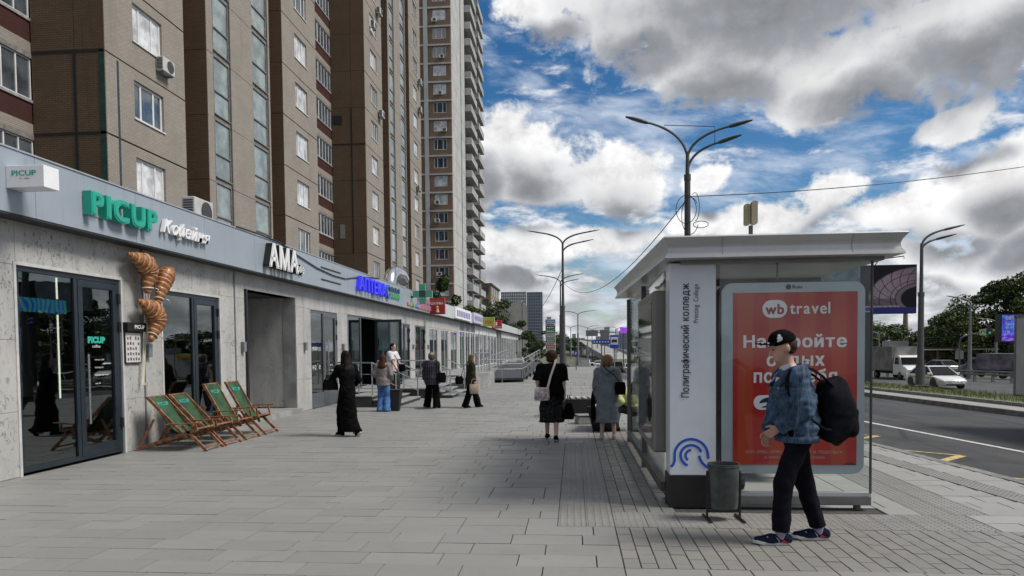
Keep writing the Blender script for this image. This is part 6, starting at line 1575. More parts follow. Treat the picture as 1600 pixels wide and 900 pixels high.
for k, (s_, z_, w_, h_) in enumerate((('еаптека', 3.55, 1.5, .26), ('Закажите', 3.12, 1.5, .22), ('выгодно', 2.80, 1.35, .2), ('на', 2.50, .36, .17), ('WB', 2.48, .45, .2))):
    text('lettering', s_, (34.3 if k < 4 else 34.95, 59.96, z_), FACE_MY, M_SWHITE if k < 4 else mat('pink_print', (.6, .03, .25), .5, 0, 0, emit=(.8, .03, .3), es=.4), b2, width=w_, height=h_, bold=.03)
MB().box(35.4, 59.5, .55, 37, 59.6, 1.15).build('name_board', M_SWHITE, b2)
b3 = empty('billboard', (9.5, 150, -3), 0, 'small violet screen above the traffic left of the shelter', 'billboard', w=True)
MB().box(9.6, 150, 4.65, 11.0, 150.3, 5.85).build('screen', mat('violet_screen', (.20, .04, .42), .5, 0, .4, .8, emit=(.28, .06, .6), es=.5), b3); MB().tube([(10.3, 150.4, -3.2), (10.3, 150.4, 4.8)], .12, 8).build('post', M_POLE, b3, True)
# traffic light with crossing sign
tl = empty('traffic_light', (29.3, 57, -1.3), 0, 'traffic light on a curved arm with a yellow-edged crossing sign', 'traffic light', w=True)
MB().tube([(29.3, 57, -1.3), (29.3, 57, 1.75), (29.4, 57, 2.1), (29.8, 57, 2.3), (31.4, 57, 2.62)], .055, 8).build('pole', M_POLE, tl, True)
MB().box(30.72, 56.93, 2.30, 31.16, 56.99, 2.74).build('crossing_sign_border', mat('lime_border', (.45, .55, .10), .5, 0, 0), tl); MB().box(30.80, 56.915, 2.38, 31.08, 56.929, 2.66).build('crossing_sign_field', M_SBLUE, tl)
MB().prism([(30.83, 2.40), (31.05, 2.40), (30.94, 2.62)], 56.905, 56.914, 'y').build('crossing_sign_triangle', M_SWHITE, tl)
MB().prism([(30.92, 2.43), (30.97, 2.43), (30.95, 2.54)], 56.898, 56.904, 'y').build('crossing_sign_figure', M_INK, tl)
MB().box(31.28, 56.9, 2.35, 31.55, 57.05, 3.05).build('signal_case', M_BLACKP, tl, bevel=.02)
lg = MB(); lg.lathe([(0, 0), (.09, 0), (.09, .01), (0, .01)], (31.42, 56.885, 2.48), 12, 'y'); lg.build('green_lamp', mat('signal_green', (.02, .35, .16), .4, 0, 0, emit=(.03, .5, .25), es=.2), tl)
MB().box(29.0, 56.96, .5, 29.6, 57.0, 1.15).build('sign_back', M_SGREY, tl)
# station
stn = empty('station_building', (38, 85, -1.4), 0, 'low station building with a dark canopy edge and yellow box', 'building', w=True)
MB().box(33.6, 85, -1.5, 37.4, 90, 1.30).build('white_wall', mat('station_white', (.46, .47, .48), .7, 0, .1, .5), stn)
MB().box(37.4, 86.5, -1.5, 47, 91, .95).build('back_wall', mat('station_dark', (.07, .065, .06), .8, 0, .5, .6, col2=(.22, .15, .07)), stn)
MB().box(37.0, 84.2, .96, 47.5, 91, 1.32).build('canopy', M_SEAL, stn); MB().box(37.0, 84.15, 1.0, 47.5, 84.19, 1.12).build('canopy_band', mat('cream_band', (.45, .42, .28), .6, 0, .05, 1), stn)
MB().box(33.0, 84.6, .80, 34.8, 85.0, 1.25).build('yellow_box', mat('station_yellow', (.60, .38, .03), .6, 0, .05, 1), stn); MB().box(36.5, 86, 1.3, 38.6, 88, 2.1).build('roof_unit', M_BOXG, stn)
for x in (38.5, 41.0, 43.5, 46): MB().box(x, 84.5, -1.5, x+.18, 84.7, .96).build('column', M_POLE, stn)
MB().box(46, 83.9, -1.5, 52, 84.1, -.2).build('hoarding', mat('hoarding_pale', (.40, .43, .46), .7, 0, .1, .4), stn)
ch = MB().tube([(133.4, 300, -3), (133.4, 300, 14.5)], [1.3, .85], 12)
tag(ch.build('chimney', mat('chimney_brick', (.20, .16, .13), .9, 0, .15, .4), None, True), 'slim factory chimney over the trees below the tyre billboard', 'chimney')
# flyover
fl = empty('flyover', (4, 400, 0), 0, 'concrete flyover climbing away to the left over the far road', 'bridge', w=True)
A_ = [(13, 290, -3), (11, 330, -1.2), (7, 400, 2.2), (0, 500, 6.0), (-8, 620, 8.8), (-20, 800, 9.2)]
q = MB(); q.loft([[(x, y, z-1.6), (x+13, y, z-1.6), (x+13, y, z), (x, y, z)] for x, y, z in A_]); q.build('deck', mat('flyover_concrete', (.30, .30, .29), .8, 0, .15, .1), fl)
MB().loft([[(x-.3, y, z-.5), (x, y, z-.5), (x, y, z+1.1), (x-.3, y, z+1.1)] for x, y, z in A_]).build('parapet', mat('parapet', (.24, .245, .24), .8, 0, .15, .2), fl)
MB().loft([[(x+13, y, z), (x+13.3, y, z), (x+13.3, y, z+1.1), (x+13, y, z+1.1)] for x, y, z in A_]).build('parapet', MATS['parapet'], fl)
for (x, y, z) in [(9.2, 360, .2), (6, 415, 2.8), (2.6, 465, 4.6), (-1, 515, 6.2), (-5, 570, 7.6)]:
    for dx in (1, 11): MB().box(x+dx, y, -4, x+dx+1.5, y+2, z-1.5).build('pier', MATS['flyover_concrete'], fl)

# ------------------------------------------------------------------ people
A3 = lambda *p: np.array(p, float)
def unit(v): return v/(np.linalg.norm(v)+1e-9)
def ik(a, c, l1, l2, pole):
    d = c-a; L = np.linalg.norm(d); L = min(L, (l1+l2)*.999); d = unit(d); x = (l1*l1-l2*l2+L*L)/(2*L); hh = math.sqrt(max(0, l1*l1-x*x))
    p = pole-d*(pole@d); return a+d*x+unit(p)*hh, a+d*L
def joints(h, lean=0., wl=None, wr=None, al=None, ar=None, head=0., hyaw=0., drop=0., shoulder=.18, twist=0., pl=(-.5, -1, -.2), pr=(.5, -1, -.2), hpitch=.06, hscale=1.05, lift=0.):
    """joint positions facing +y; wl/wr wrists, al/ar ankles"""
    s = h/1.75; J = {'s': s}
    J['pel'] = A3(0, 0, .96-drop)*s; J['hl'] = J['pel']+A3(-.09, 0, -.03)*s; J['hr'] = J['pel']+A3(.09, 0, -.03)*s
    J['ch'] = J['pel']+A3(0, lean*.5, .31)*s; J['nk'] = J['pel']+A3(0, lean, .51)*s; J['hd'] = J['nk']+A3(0, .03+head, .165+lift-abs(head)*.3)*s
    sv = A3(shoulder*math.cos(twist), shoulder*math.sin(twist), -.055)*s
    J['sr'] = J['nk']+sv; J['sl'] = J['nk']+A3(-sv[0], -sv[1], sv[2])
    al = A3(*(al or (-.10, .0, .085)))*s; ar = A3(*(ar or (.10, .0, .085)))*s
    J['kl'], J['al'] = ik(J['hl'], al, .445*s, .425*s, A3(0, 1, .1)); J['kr'], J['ar'] = ik(J['hr'], ar, .445*s, .425*s, A3(0, 1, .1))
    wl = A3(*(wl or (-.24, .03, .84)))*s; wr = A3(*(wr or (.24, .03, .84)))*s
    J['el'], J['wl'] = ik(J['sl'], wl, .285*s, .255*s, A3(*pl)); J['er'], J['wr'] = ik(J['sr'], wr, .285*s, .255*s, A3(*pr))
    J['hy'] = hyaw; J['hp'] = hpitch; J['hs'] = hscale
    return J
def hax(J):
    cy, sy, cp, sp_ = math.cos(J['hy']), math.sin(J['hy']), math.cos(J['hp']), math.sin(J['hp'])
    return A3(-sy*cp, cy*cp, -sp_), A3(cy, sy, 0), A3(-sy*sp_, cy*sp_, cp), J['s']*J['hs']
def hand(S, J, sd, s, curl=.7):
    w = J['w'+sd]; d = unit(w-J['e'+sd]); side = A3(1 if sd == 'l' else -1, 0, 0)   # thumb points to the middle
    fw = unit(np.cross(d, side)) if abs(d @ side) < .9 else A3(0, 1, 0)
    fw = fw if fw[1] > 0 else -fw; n = unit(np.cross(d, fw)); 
    if n @ side < 0: n = -n                                           # palm faces the body
    p = w+d*.075*s
    for k in (-.026, -.009, .009, .026): S.cone(w+fw*k*.7*s, p+fw*k*s, .015*s, .012*s, .012)
    for k, L in zip((.028, .010, -.009, -.027), (.068, .076, .070, .055)):
        a = p+fw*k*s; b = a+(d*math.cos(curl*.5)+n*math.sin(curl*.5))*L*.45*s; c = b+(d*math.cos(curl*1.5)+n*math.sin(curl*1.5))*L*.55*s
        S.cone(a, b, .0100*s, .0092*s, .004); S.cone(b, c, .0092*s, .0078*s, .004)
    a = w+fw*.022*s+d*.015*s; b = a+unit(fw*.7+d*.7+n*.25)*.042*s; c = b+unit(d+n*.5+fw*.2)*.034*s
    S.cone(a, b, .0135*s, .0115*s, .008); S.cone(b, c, .0115*s, .009*s, .004)
def body(J, t, skin, h=.011, feet=True, curl=.7, face=True):
    s = J['s']; S = SDF(); hd = J['hd']; k = .03*s
    F_, X_, U_, z = hax(J)
    S.ell(hd+U_*.035*z, A3(.076, .092, .090)*z, k); S.ell(hd+F_*.02*z-U_*.035*z, A3(.060, .072, .085)*z, .03*s); S.ell(hd+F_*.045*z-U_*.085*z, A3(.036, .034, .03)*z, .03*s)
    if face:
        S.cone(hd+F_*.092*z+U_*.012*z, hd+F_*.110*z-U_*.028*z, .009*z, .0135*z, .012*z)      # nose
        S.cone(hd+F_*.080*z-X_*.035*z+U_*.030*z, hd+F_*.080*z+X_*.035*z+U_*.030*z, .013*z, .013*z, .02*z)   # brow
        S.cone(hd+F_*.082*z-X_*.018*z-U_*.060*z, hd+F_*.082*z+X_*.018*z-U_*.060*z, .009*z, .009*z, .01*z)  # lips
        for sg in (-1, 1): S.ell(hd+X_*sg*.077*z-U_*.005*z-F_*.008*z, A3(.014, .024, .034)*z, .008*s)
    S.cone(J['nk']-A3(0, 0, .03)*s, hd-A3(0, 0, .04)*s, .056*s, .052*s, .03*s)
    S.cone(J['ch'], J['nk']-A3(0, 0, .08)*s, .115*s, .10*s, .06*s, (1.35, .9, 1)); S.cone(J['pel'], J['ch'], .115*s, .105*s, .06*s, (1.2, .95, 1))
    for sd in 'lr':
        S.chain([J['s'+sd], J['e'+sd], J['w'+sd]], [.055*s, .041*s, .028*s], .03*s); S.cone(J['nk']-A3(0, 0, .05)*s, J['s'+sd], .055*s, .055*s, .04*s)
        S.chain([J['h'+sd], J['k'+sd], J['a'+sd]], [.088*s, .056*s, .038*s], .03*s)
        hand(S, J, sd, s, curl)
        if feet: S.cone(J['a'+sd]+A3(0, -.03, -.04)*s, J['a'+sd]+A3(0, .14, -.055)*s, .038*s, .026*s, .03*s)
    return S.build('body', skin, t, h)
def top(J, t, m, name='top', sleeve=1., hem=.80, g=.018, wid=1.0, fl=1.0, h=.011, wr=.004, collar=True, neck=.0):
    s = J['s']; S = SDF(); z = J['pel'][2]; dz = (hem*s-z)
    S.cone(J['ch'], J['nk']-A3(0, 0, .09)*s, (.118+g)*s, (.098+g)*s, .05*s, (1.38*wid, .98, 1))
    S.cone(J['pel']+A3(0, 0, .02)*s, J['ch'], (.120+g)*s*fl, (.115+g)*s, .06*s, (1.25*wid, 1.0, 1))
    if dz < 0: S.cone(J['pel']+A3(0, 0, dz-.08*s), J['pel'], (.125+g)*s*fl*1.02, (.12+g)*s*fl, .05*s, (1.25*wid, 1., 1))
    for sd in 'lr':
        a, e, w = J['s'+sd], J['e'+sd], J['w'+sd]
        S.cone(J['nk']-A3(0, 0, .06)*s, a, (.058+g*.6)*s, (.058+g)*s, .04*s)
        if sleeve <= .5: S.cone(a, a+(e-a)*sleeve*2, (.058+g)*s, (.060+g*1.3)*s, .03*s, None, True)
        else: S.cone(a, e, (.058+g)*s, (.047+g)*s, .03*s); S.cone(e, e+(w-e)*(sleeve-.5)*2, (.047+g)*s, (.036+g*.9)*s, .03*s, None, True)
    if collar: S.cone(J['nk']-A3(0, 0, .04)*s, J['nk']+A3(0, .01, .015+neck)*s, (.072+g*.4)*s, (.062+g*.4)*s, .02*s, None, True)
    if wr: S.wrinkle(wr, 26, 3).wrinkle(wr*.5, 60, 8)
    S.cut((0, 0, -1), (0, 0, hem*s))
    return S.build(name, m, t, h)
def trousers(J, t, m, thigh=.105, knee=.075, hemr=.075, zend=.07, h=.011, wr=.004, name='trousers'):
    s = J['s']; S = SDF()
    S.cone(J['pel']-A3(0, 0, .02)*s, J['pel']+A3(0, 0, .12)*s, .135*s, .12*s, .05*s, (1.18, .98, 1))
    for sd in 'lr':
        a = J['a'+sd]; k_ = J['k'+sd]; e = k_+(a-k_)*min(1.25, 1+(.085-zend)/.42)
        S.cone(J['h'+sd], k_, thigh*s, knee*s, .05*s); S.cone(k_, e, knee*s, hemr*s, .03*s, None, True)
    if wr: S.wrinkle(wr, 24, 5).wrinkle(wr*.6, 50, 2)
    S.cut((0, 0, 1), (0, 0, J['pel'][2]+.13*s))
    return S.build(name, m, t, h)
def skirt(J, t, m, z0, z1, r0, r1, name='skirt', h=.012, wr=.007, off=(0, 0), flat=(1.15, .85, 1)):
    s = J['s']; S = SDF(); S.cone((0, 0, z0*s), (off[0]*s, off[1]*s, z1*s-.1*s), r0*s, (r1+(r1-r0)*.1)*s, .03*s, flat)
    S.wrinkle(wr, 22, 9).wrinkle(wr*.4, 55, 4); S.cut((0, 0, -1), (0, 0, z1*s)).cut((0, 0, 1), (0, 0, z0*s+.06*s))
    return S.build(name, m, t, h)
def shoes(J, t, um, sm, L=.27, pitch=None, sneaker=False, h=.008):
    s = J['s']; pitch = pitch or {}
    for sd in 'lr':
        a = J['a'+sd]; p = pitch.get(sd, 0.); f = A3(0, math.cos(p), -math.sin(p)); u = A3(0, math.sin(p), math.cos(p)); base = a-u*.085*s
        S = SDF(); hl = base-f*.055*s; toe = base+f*(L-.085)*s
        S.cone(hl+u*.05*s, base+f*.08*s+u*.045*s, .042*s, .040*s, .03*s); S.cone(base+f*.08*s+u*.045*s, toe-f*.02*s+u*.038*s, .042*s, .030*s, .03*s, (1.15, 1, 1)); S.cone(hl+u*.05*s+f*.01*s, a+u*.0*s-f*.01*s, .042*s, .040*s, .02*s, None, True)
        S.cut(tuple(-u), tuple(base+u*.018*s)); o = S.build('shoe', um, t, h)
        q = MB(); ol = [(-.075, .0), (-.07, .026), (-.02, .036), (.05, .036), (.12, .046), (.165, .038), (.185, .014), (.185, -.014), (.165, -.036), (.12, -.042), (.05, -.032), (-.02, -.034), (-.07, -.026)]
        P = lambda k, zz, sc_: [tuple(base+f*(x*sc_+.02)*s*L/.27+A3(1, 0, 0)*y*sc_*s+u*(zz+(.012 if (sneaker and x > .15) else 0)+(.014 if (sneaker and x < -.02 and k) else 0))*s) for x, y in ol]
        q.loft([P(0, .0, .96), P(0, .006, 1.02), P(1, .026, 1.02), P(1, .030, .96)]); q.build('sole', sm, o, True)
        if sneaker:
            for i, (x0, x1) in enumerate(((.02, .045), (.055, .08), (.09, .115))):
                for sg in (-1, 1): MB().tube([tuple(base+f*x0*s+A3(sg*.043, 0, 0)*s+u*.032*s), tuple(base+f*(x0+.012)*s+A3(sg*.042, 0, 0)*s+u*.055*s), tuple(base+f*(x0+.03)*s+A3(sg*.030, 0, 0)*s+u*.075*s)], .0045*s, 5).build('stripe', M_SHOEL, o, True)
            for sg in (-1, 1): MB().hexa(*[[tuple(base+f*a_*s+A3(sg*b_, 0, 0)*s+u*c_*s) for a_, b_, c_ in ((-.06, w_, .03), (.0, w_+.004, .024), (.0, w_+.004, .042), (-.06, w_, .062))] for w_ in (.030, .043)]).build('heel_patch', M_SHOER, o)
M_SKIN = mat('skin', (.46, .27, .20), .5, 0, .1, 9, .05, 80, col2=(.52, .31, .24)); M_SKINP = mat('skin_pale', (.52, .33, .27), .5, 0, .1, 9)
M_SHOEL = mat('shoe_line', (.35, .37, .42), .4, .2, 0); M_SHOER = mat('shoe_red', (.32, .02, .05), .5, 0, 0)
def cloth(n, c, var=.25, vs=9., b=.35, bs=160, c2=None, rough=.9): return mat('cloth_'+n, c, rough, 0, var, vs, b, bs, col2=c2, spec=.08)
M_BLKC = cloth('black', (.0035, .0035, .004), .3); M_SOLEW = mat('sole_white', (.55, .55, .53), .6, 0, .1, 12); M_SOLEB = mat('sole_black', (.015, .015, .015), .7, 0, .1, 9)
def hairmat(n, c, c2):
    m = bpy.data.materials.new('hair_'+n); m.use_nodes = True; q = NT(m.node_tree); p = q.n['Principled BSDF']; tc = q.node('ShaderNodeTexCoord')
    mp = q.node('ShaderNodeMapping'); mp.inputs['Scale'].default_value = (60, 60, 5); q.l.new(tc.outputs['Object'], mp.inputs[0])
    nz = q.noise(mp.outputs[0], 1.5, 4, .6, .4); q.l.new(q.mix(q.sstep(nz, .3, .7), (*c, 1), (*c2, 1)), p.inputs['Base Color']); p.inputs['Roughness'].default_value = .6; p.inputs['Specular IOR Level'].default_value = .12
    b = q.node('ShaderNodeBump'); b.inputs['Strength'].default_value = .6; b.inputs['Distance'].default_value = .01; q.l.new(nz, b.inputs['Height']); q.l.new(b.outputs[0], p.inputs['Normal']); return m
H_BLK, H_BRN, H_RED, H_FAIR, H_DK = hairmat('black', (.005, .004, .004), (.014, .011, .010)), hairmat('brown', (.02, .010, .007), (.05, .026, .017)), hairmat('auburn', (.03, .010, .007), (.07, .025, .016)), hairmat('fair', (.13, .07, .035), (.27, .16, .085)), hairmat('ombre', (.03, .018, .012), (.20, .13, .08))
def hair(J, t, m, style='short', L=.5, h=.010):
    s = J['s']; hd = J['hd']; S = SDF(); cy, sy = math.cos(J['hy']), math.sin(J['hy']); F_ = A3(-sy, cy, 0); X_ = A3(cy, sy, 0)
    S.ell(hd+A3(0, 0, .045)*s-F_*.012*s, A3(.090, .102, .098)*s, .02)
    S.ell(hd-F_*.045*s-A3(0, 0, .01)*s, A3(.082, .070, .095)*s, .03)
    if style == 'bob':
        S.ell(hd-F_*.02*s+A3(0, 0, .03)*s, A3(.115, .110, .105)*s, .03); S.ell(hd-F_*.03*s-A3(0, 0, .05)*s, A3(.100, .085, .06)*s, .03)
    if style == 'bun': S.ell(hd-F_*.04*s+A3(0, 0, .10)*s, A3(.04, .04, .035)*s, .03)
    if style == 'long':
        nk = hd-F_*.075*s-A3(0, 0, .06)*s; S.cone(nk, nk-A3(0, .055, .20)*s, .075*s, .085*s, .04, (1.25, .75, 1)); S.cone(nk-A3(0, .055, .20)*s, nk-A3(0, .045, L)*s, .085*s, .05*s, .04, (1.45, .6, 1))
        for sg in (-1, 1): S.cone(hd+X_*sg*.075*s+A3(0, 0, .0), hd+X_*sg*.10*s-F_*.02*s-A3(0, 0, .25)*s, .035*s, .03*s, .03)
    S.wrinkle(.004, 50, 2)
    if style != 'long': S.sub(hd+F_*.10*s-A3(0, 0, .03)*s, A3(.075, .075, .10)*s)
    else: S.sub(hd+F_*.13*s-A3(0, 0, .02)*s, A3(.07, .08, .10)*s)
    return S.build('hair', m, t, h)
def person(loc, d, label): return empty('person', loc, math.atan2(-d[0], d[1]), label, 'person')

# --- the young man walking past the poster
def denim():
    m = bpy.data.materials.new('denim'); m.use_nodes = True; q = NT(m.node_tree); p = q.n['Principled BSDF']; g = q.node('ShaderNodeNewGeometry')
    n = q.sstep(q.noise(g.outputs['Position'], 11, 6, .65), .38, .68); mp = q.node('ShaderNodeMapping'); mp.inputs['Scale'].default_value = (1, 1, .35); q.l.new(g.outputs['Position'], mp.inputs[0])
    n2 = q.sstep(q.noise(mp.outputs[0], 55, 4, .7), .45, .75)
    c = q.mix(n, (.012, .030, .068, 1), (.058, .118, .205, 1)); c = q.mix(q.m('MULTIPLY', n2, .35), c, (.13, .21, .30, 1)); tc = q.node('ShaderNodeTexCoord'); sp = q.node('ShaderNodeSeparateXYZ'); q.l.new(tc.outputs['Object'], sp.inputs[0])
    wob = q.m('MULTIPLY', q.m('SUBTRACT', q.noise(tc.outputs['Object'], 9, 2), .5), .02)
    def seam(v, c_, w_=.0035): return q.sstep(q.m('ABSOLUTE', q.m('SUBTRACT', q.m('ADD', v, wob), c_)), w_*.4, w_, 1., 0.)
    ss = None
    for v, c_ in ((sp.outputs[2], 1.285), (sp.outputs[2], 1.275), (sp.outputs[2], .925), (q.m('ADD', sp.outputs[1], q.m('MULTIPLY', sp.outputs[2], .12)), .205), (q.m('ADD', sp.outputs[1], q.m('MULTIPLY', sp.outputs[2], .12)), .195), (q.m('SUBTRACT', sp.outputs[1], q.m('MULTIPLY', sp.outputs[2], .10)), -.115), (q.m('SUBTRACT', sp.outputs[1], q.m('MULTIPLY', sp.outputs[2], .02)), .055)):
        k_ = seam(v, c_); ss = k_ if ss is None else q.m('MAXIMUM', ss, k_)
    c = q.mix(q.m('MULTIPLY', ss, .55), c, (.16, .22, .30, 1))
    q.l.new(c, p.inputs['Base Color']); p.inputs['Roughness'].default_value = .85
    b = q.node('ShaderNodeBump'); b.inputs['Strength'].default_value = .6; b.inputs['Distance'].default_value = .006; q.l.new(q.m('SUBTRACT', q.noise(g.outputs['Position'], 260, 3, .6), q.m('MULTIPLY', ss, .8)), b.inputs['Height']); q.l.new(b.outputs[0], p.inputs['Normal']); return m
M_DEN = denim(); M_DENS = mat('denim_stitch', (.16, .22, .30), .8, 0, .15, 20)
def hero():
    t = person((1.83, 6.0, 0), (-1, 0), 'person in black cap and denim jacket walking past the red poster'); 
    J = joints(1.70, lean=.055, wl=(-.13, .20, .985), wr=(.02, .245, .90), al=(-.09, .165, .085), ar=(.09, -.205, .085), head=.04, shoulder=.180, hpitch=.24, hscale=1.07, lift=.028)
    s = J['s']; b = body(J, t, M_SKIN, .0068, curl=.62)
    top(J, t, M_DEN, 'denim_jacket', .97, .885, .028, .97, 1.06, .0072, .0105, False, .0)
    trousers(J, t, cloth('dark_trousers', (.007, .007, .012), .3, 12), .100, .078, .068, .115, .0085, .004)
    sh = SDF(); sh.cone(J['nk']+A3(0, .035, -.10)*s, J['nk']+A3(0, .02, .04)*s, .070*s, .066*s, .03*s, None, True); sh.cone(J['ch']+A3(0, .06, .0)*s, J['nk']+A3(0, .045, -.06)*s, .09*s, .075*s, .03); sh.build('shirt', cloth('white_shirt', (.62, .62, .66), .05), t, .008)
    for sg in (-1, 1):
        cl_ = MB(); n0 = J['nk']; cl_.hexa([tuple(n0+A3(sg*a, b_, c)*s) for a, b_, c in ((.018, .120, -.045), (.078, .035, .055), (.100, .022, .005), (.058, .140, -.105))], [tuple(n0+A3(sg*a, b_, c)*s) for a, b_, c in ((.018, .130, -.045), (.087, .040, .057), (.109, .026, .005), (.062, .151, -.105))]); cl_.build('shirt_collar', MATS['cloth_white_shirt'], t)
        # jacket collar laid over
        jc = MB(); jc.hexa([tuple(n0+A3(sg*a, b_, c)*s) for a, b_, c in ((.050, .150, -.115), (.108, .020, .030), (.066, -.090, .050), (.095, -.110, -.025), (.140, .020, -.045), (.100, .160, -.160))], [tuple(n0+A3(sg*a, b_, c)*s) for a, b_, c in ((.057, .163, -.115), (.120, .023, .032), (.070, -.103, .052), (.102, -.122, -.025), (.153, .023, -.045), (.108, .173, -.160))]); jc.build('jacket_collar', M_DEN, t)
    # cuffs, waistband, pocket flap, seams
    for sd in 'lr':
        e, w = J['e'+sd], J['w'+sd]; d = unit(w-e); c0 = e+(w-e)*.80; c1 = e+(w-e)*.98; S = SDF(); S.cone(c0, c1, .069*s, .066*s, .004, None, True); S.cut(tuple(-d), tuple(c0)); S.build('cuff', M_DEN, t, .0075)
    hl = []
    for i in range(41):
        a = 2*PI*i/40; hl.append((.222*s*math.cos(a), .176*s*math.sin(a)+.012, .0))
    q = MB(); q.loft([[(x*1.0, y*1.0, .868*s) for x, y, z in hl[:-1]], [(x*1.0, y*1.0, .92*s) for x, y, z in hl[:-1]]], cap=False); o = q.build('waistband', M_DEN, t, True); md = o.modifiers.new('s', 'SOLIDIFY'); md.thickness = .008
    # cap
    hd = J['hd']; F_, X_, U_, z = hax(J); at = lambda x, y, u: hd+X_*x*z+F_*y*z+U_*u*z
    S = SDF(); S.ell(at(0, -.006, .058), A3(.092, .108, .090)*z, .02); S.cut(tuple(-U_-F_*.10), tuple(at(0, 0, .036))); S.build('cap', M_BLKC, t, .0065)
    q = MB(); br = [(.082*math.cos(R(a)), .035+.165*math.sin(R(a))) for a in range(0, 181, 12)]
    q.loft([[tuple(at(x, y, .052+.030*((y-.06)/.14)-2.0*x*x+u_)) for x, y in br] for u_ in (0., .014)]); q.build('cap_visor', M_BLKC, t, True)
    M_CW = mat('cap_white', (.6, .6, .6), .6, 0, 0)
    for (yy, zz, ry, rz_) in ((.030, .084, .019, .021), (.026, .108, .011, .009), (.046, .066, .009, .007)):
        q = MB(); q.lathe([(0, 0), (1, 0), (1, .004), (0, .004)], (0, 0, 0), 12, 'x'); q.v = [tuple(at(-.091*math.sqrt(max(.05, 1-((yy+y*ry+.006)/.108)**2-((zz+w*rz_-.058)/.090)**2))-.004+x, yy+y*ry, zz+w*rz_)) for x, y, w in q.v]; q.build('cap_badge', M_CW, t)
    for (x, y) in ((-.058, .158), (-.072, .120), (-.036, .185)):
        c_ = at(x, y, .052+.030*((y-.06)/.14)-2.0*x*x+.016); MB().box(*(c_-.007), *(c_+A3(.007, .007, .005))).build('visor_mark', M_CW, t)
    hr = SDF(); hr.ell(at(0, -.030, .006), A3(.080, .078, .078)*z, .02); hr.cut(tuple(F_+U_*.15), tuple(at(0, -.022, 0))); hr.cut(tuple(-U_), tuple(at(0, 0, -.060))); hr.cut(tuple(U_), tuple(at(0, 0, .05))); hr.wrinkle(.002, 90, 4); hr.build('hair', H_BRN, t, .007)
    eye = mat('eye_dark', (.02, .015, .012), .2, 0, 0)
    for sg in (-1, 1):
        q = MB(); q.lathe([(0, -.006), (.007, -.004), (.008, 0), (.007, .004), (0, .006)], tuple(at(sg*.032, .086, .008)), 8, 'y'); q.build('eye', eye, t, True)
        MB().tube([tuple(at(sg*.018, .094, .028)), tuple(at(sg*.048, .082, .028))], .004, 5).build('eyebrow', H_BRN, t, True)
    # socks and trainers
    for sd in 'lr': S = SDF(); S.cone(J['a'+sd]+A3(0, -.005, -.02)*s, J['a'+sd]+(J['k'+sd]-J['a'+sd])*.22, .046*s, .046*s, .01); S.build('sock', cloth('lilac_sock', (.30, .26, .36), .2), t, .009)
    shoes(J, t, cloth('navy_mesh', (.012, .018, .04), .3, 20, .5, 300), mat('sole_pale', (.50, .51, .50), .5, 0, .08, 12), .295, {}, True, .0065)
    # jacket pocket, buttons and seam lines on the near side
    for (y, z, w_, h_) in ((.13, 1.24, .075, .038),): MB().box(-.125*s-.055, (y-w_/2)*s, z*s, -.125*s-.046, (y+w_/2)*s, (z+h_)*s).build('pocket_flap', M_DEN, t, bevel=.004)
    # phone-free clasped hands end here; backpack is a thing of its own
    k = empty('backpack', (2.12, 5.99, .84), PI/2, 'black backpack hanging low behind the denim jacket', 'backpack')
    M_BP = cloth('backpack', (.006, .0065, .010), .4, 14, .5, 220, rough=.7)
    S = SDF(); S.ell((0, -.015, .24), (.155, .125, .285), .03); S.cone((-.07, .06, .08), (-.07, .075, .44), .075, .05, .06); S.cone((.07, .06, .08), (.07, .075, .44), .075, .05, .06); S.cone((-.06, -.06, .10), (-.06, -.075, .30), .07, .06, .05); S.cone((.06, -.06, .10), (.06, -.075, .30), .07, .06, .05); S.wrinkle(.006, 24, 6).wrinkle(.003, 60, 3); S.build('bag', M_BP, k, .009)
    S = SDF(); S.cone((-.075, -.105, .09), (-.06, -.115, .24), .055, .045, .05); S.cone((.075, -.105, .09), (.06, -.115, .24), .055, .045, .05); S.ell((0, -.11, .16), (.10, .05, .11), .05); S.wrinkle(.004, 40, 2); S.build('front_pocket', M_BP, k, .009)
    for sg in (-1, 1):
        P_ = [(sg*.09, .05, .45), (sg*.11, .13, .525), (sg*.128, .21, .578), (sg*.14, .29, .602), (sg*.15, .345, .600), (sg*.158, .395, .57), (sg*.17, .425, .50), (sg*.18, .43, .42)]
        q = MB(); q.loft([[(x-.032, y, z), (x+.032, y, z), (x+.032, y+.012, z+.020), (x-.032, y+.012, z+.020)] for x, y, z in P_]); q.build('shoulder_strap', M_BP, k, True)
        MB().tube([(sg*.18, .43, .42), (sg*.225, .34, .26), (sg*.21, .15, .12), (sg*.12, .05, .10)], .010, 6).build('lower_strap', M_BP, k, True)
hero()

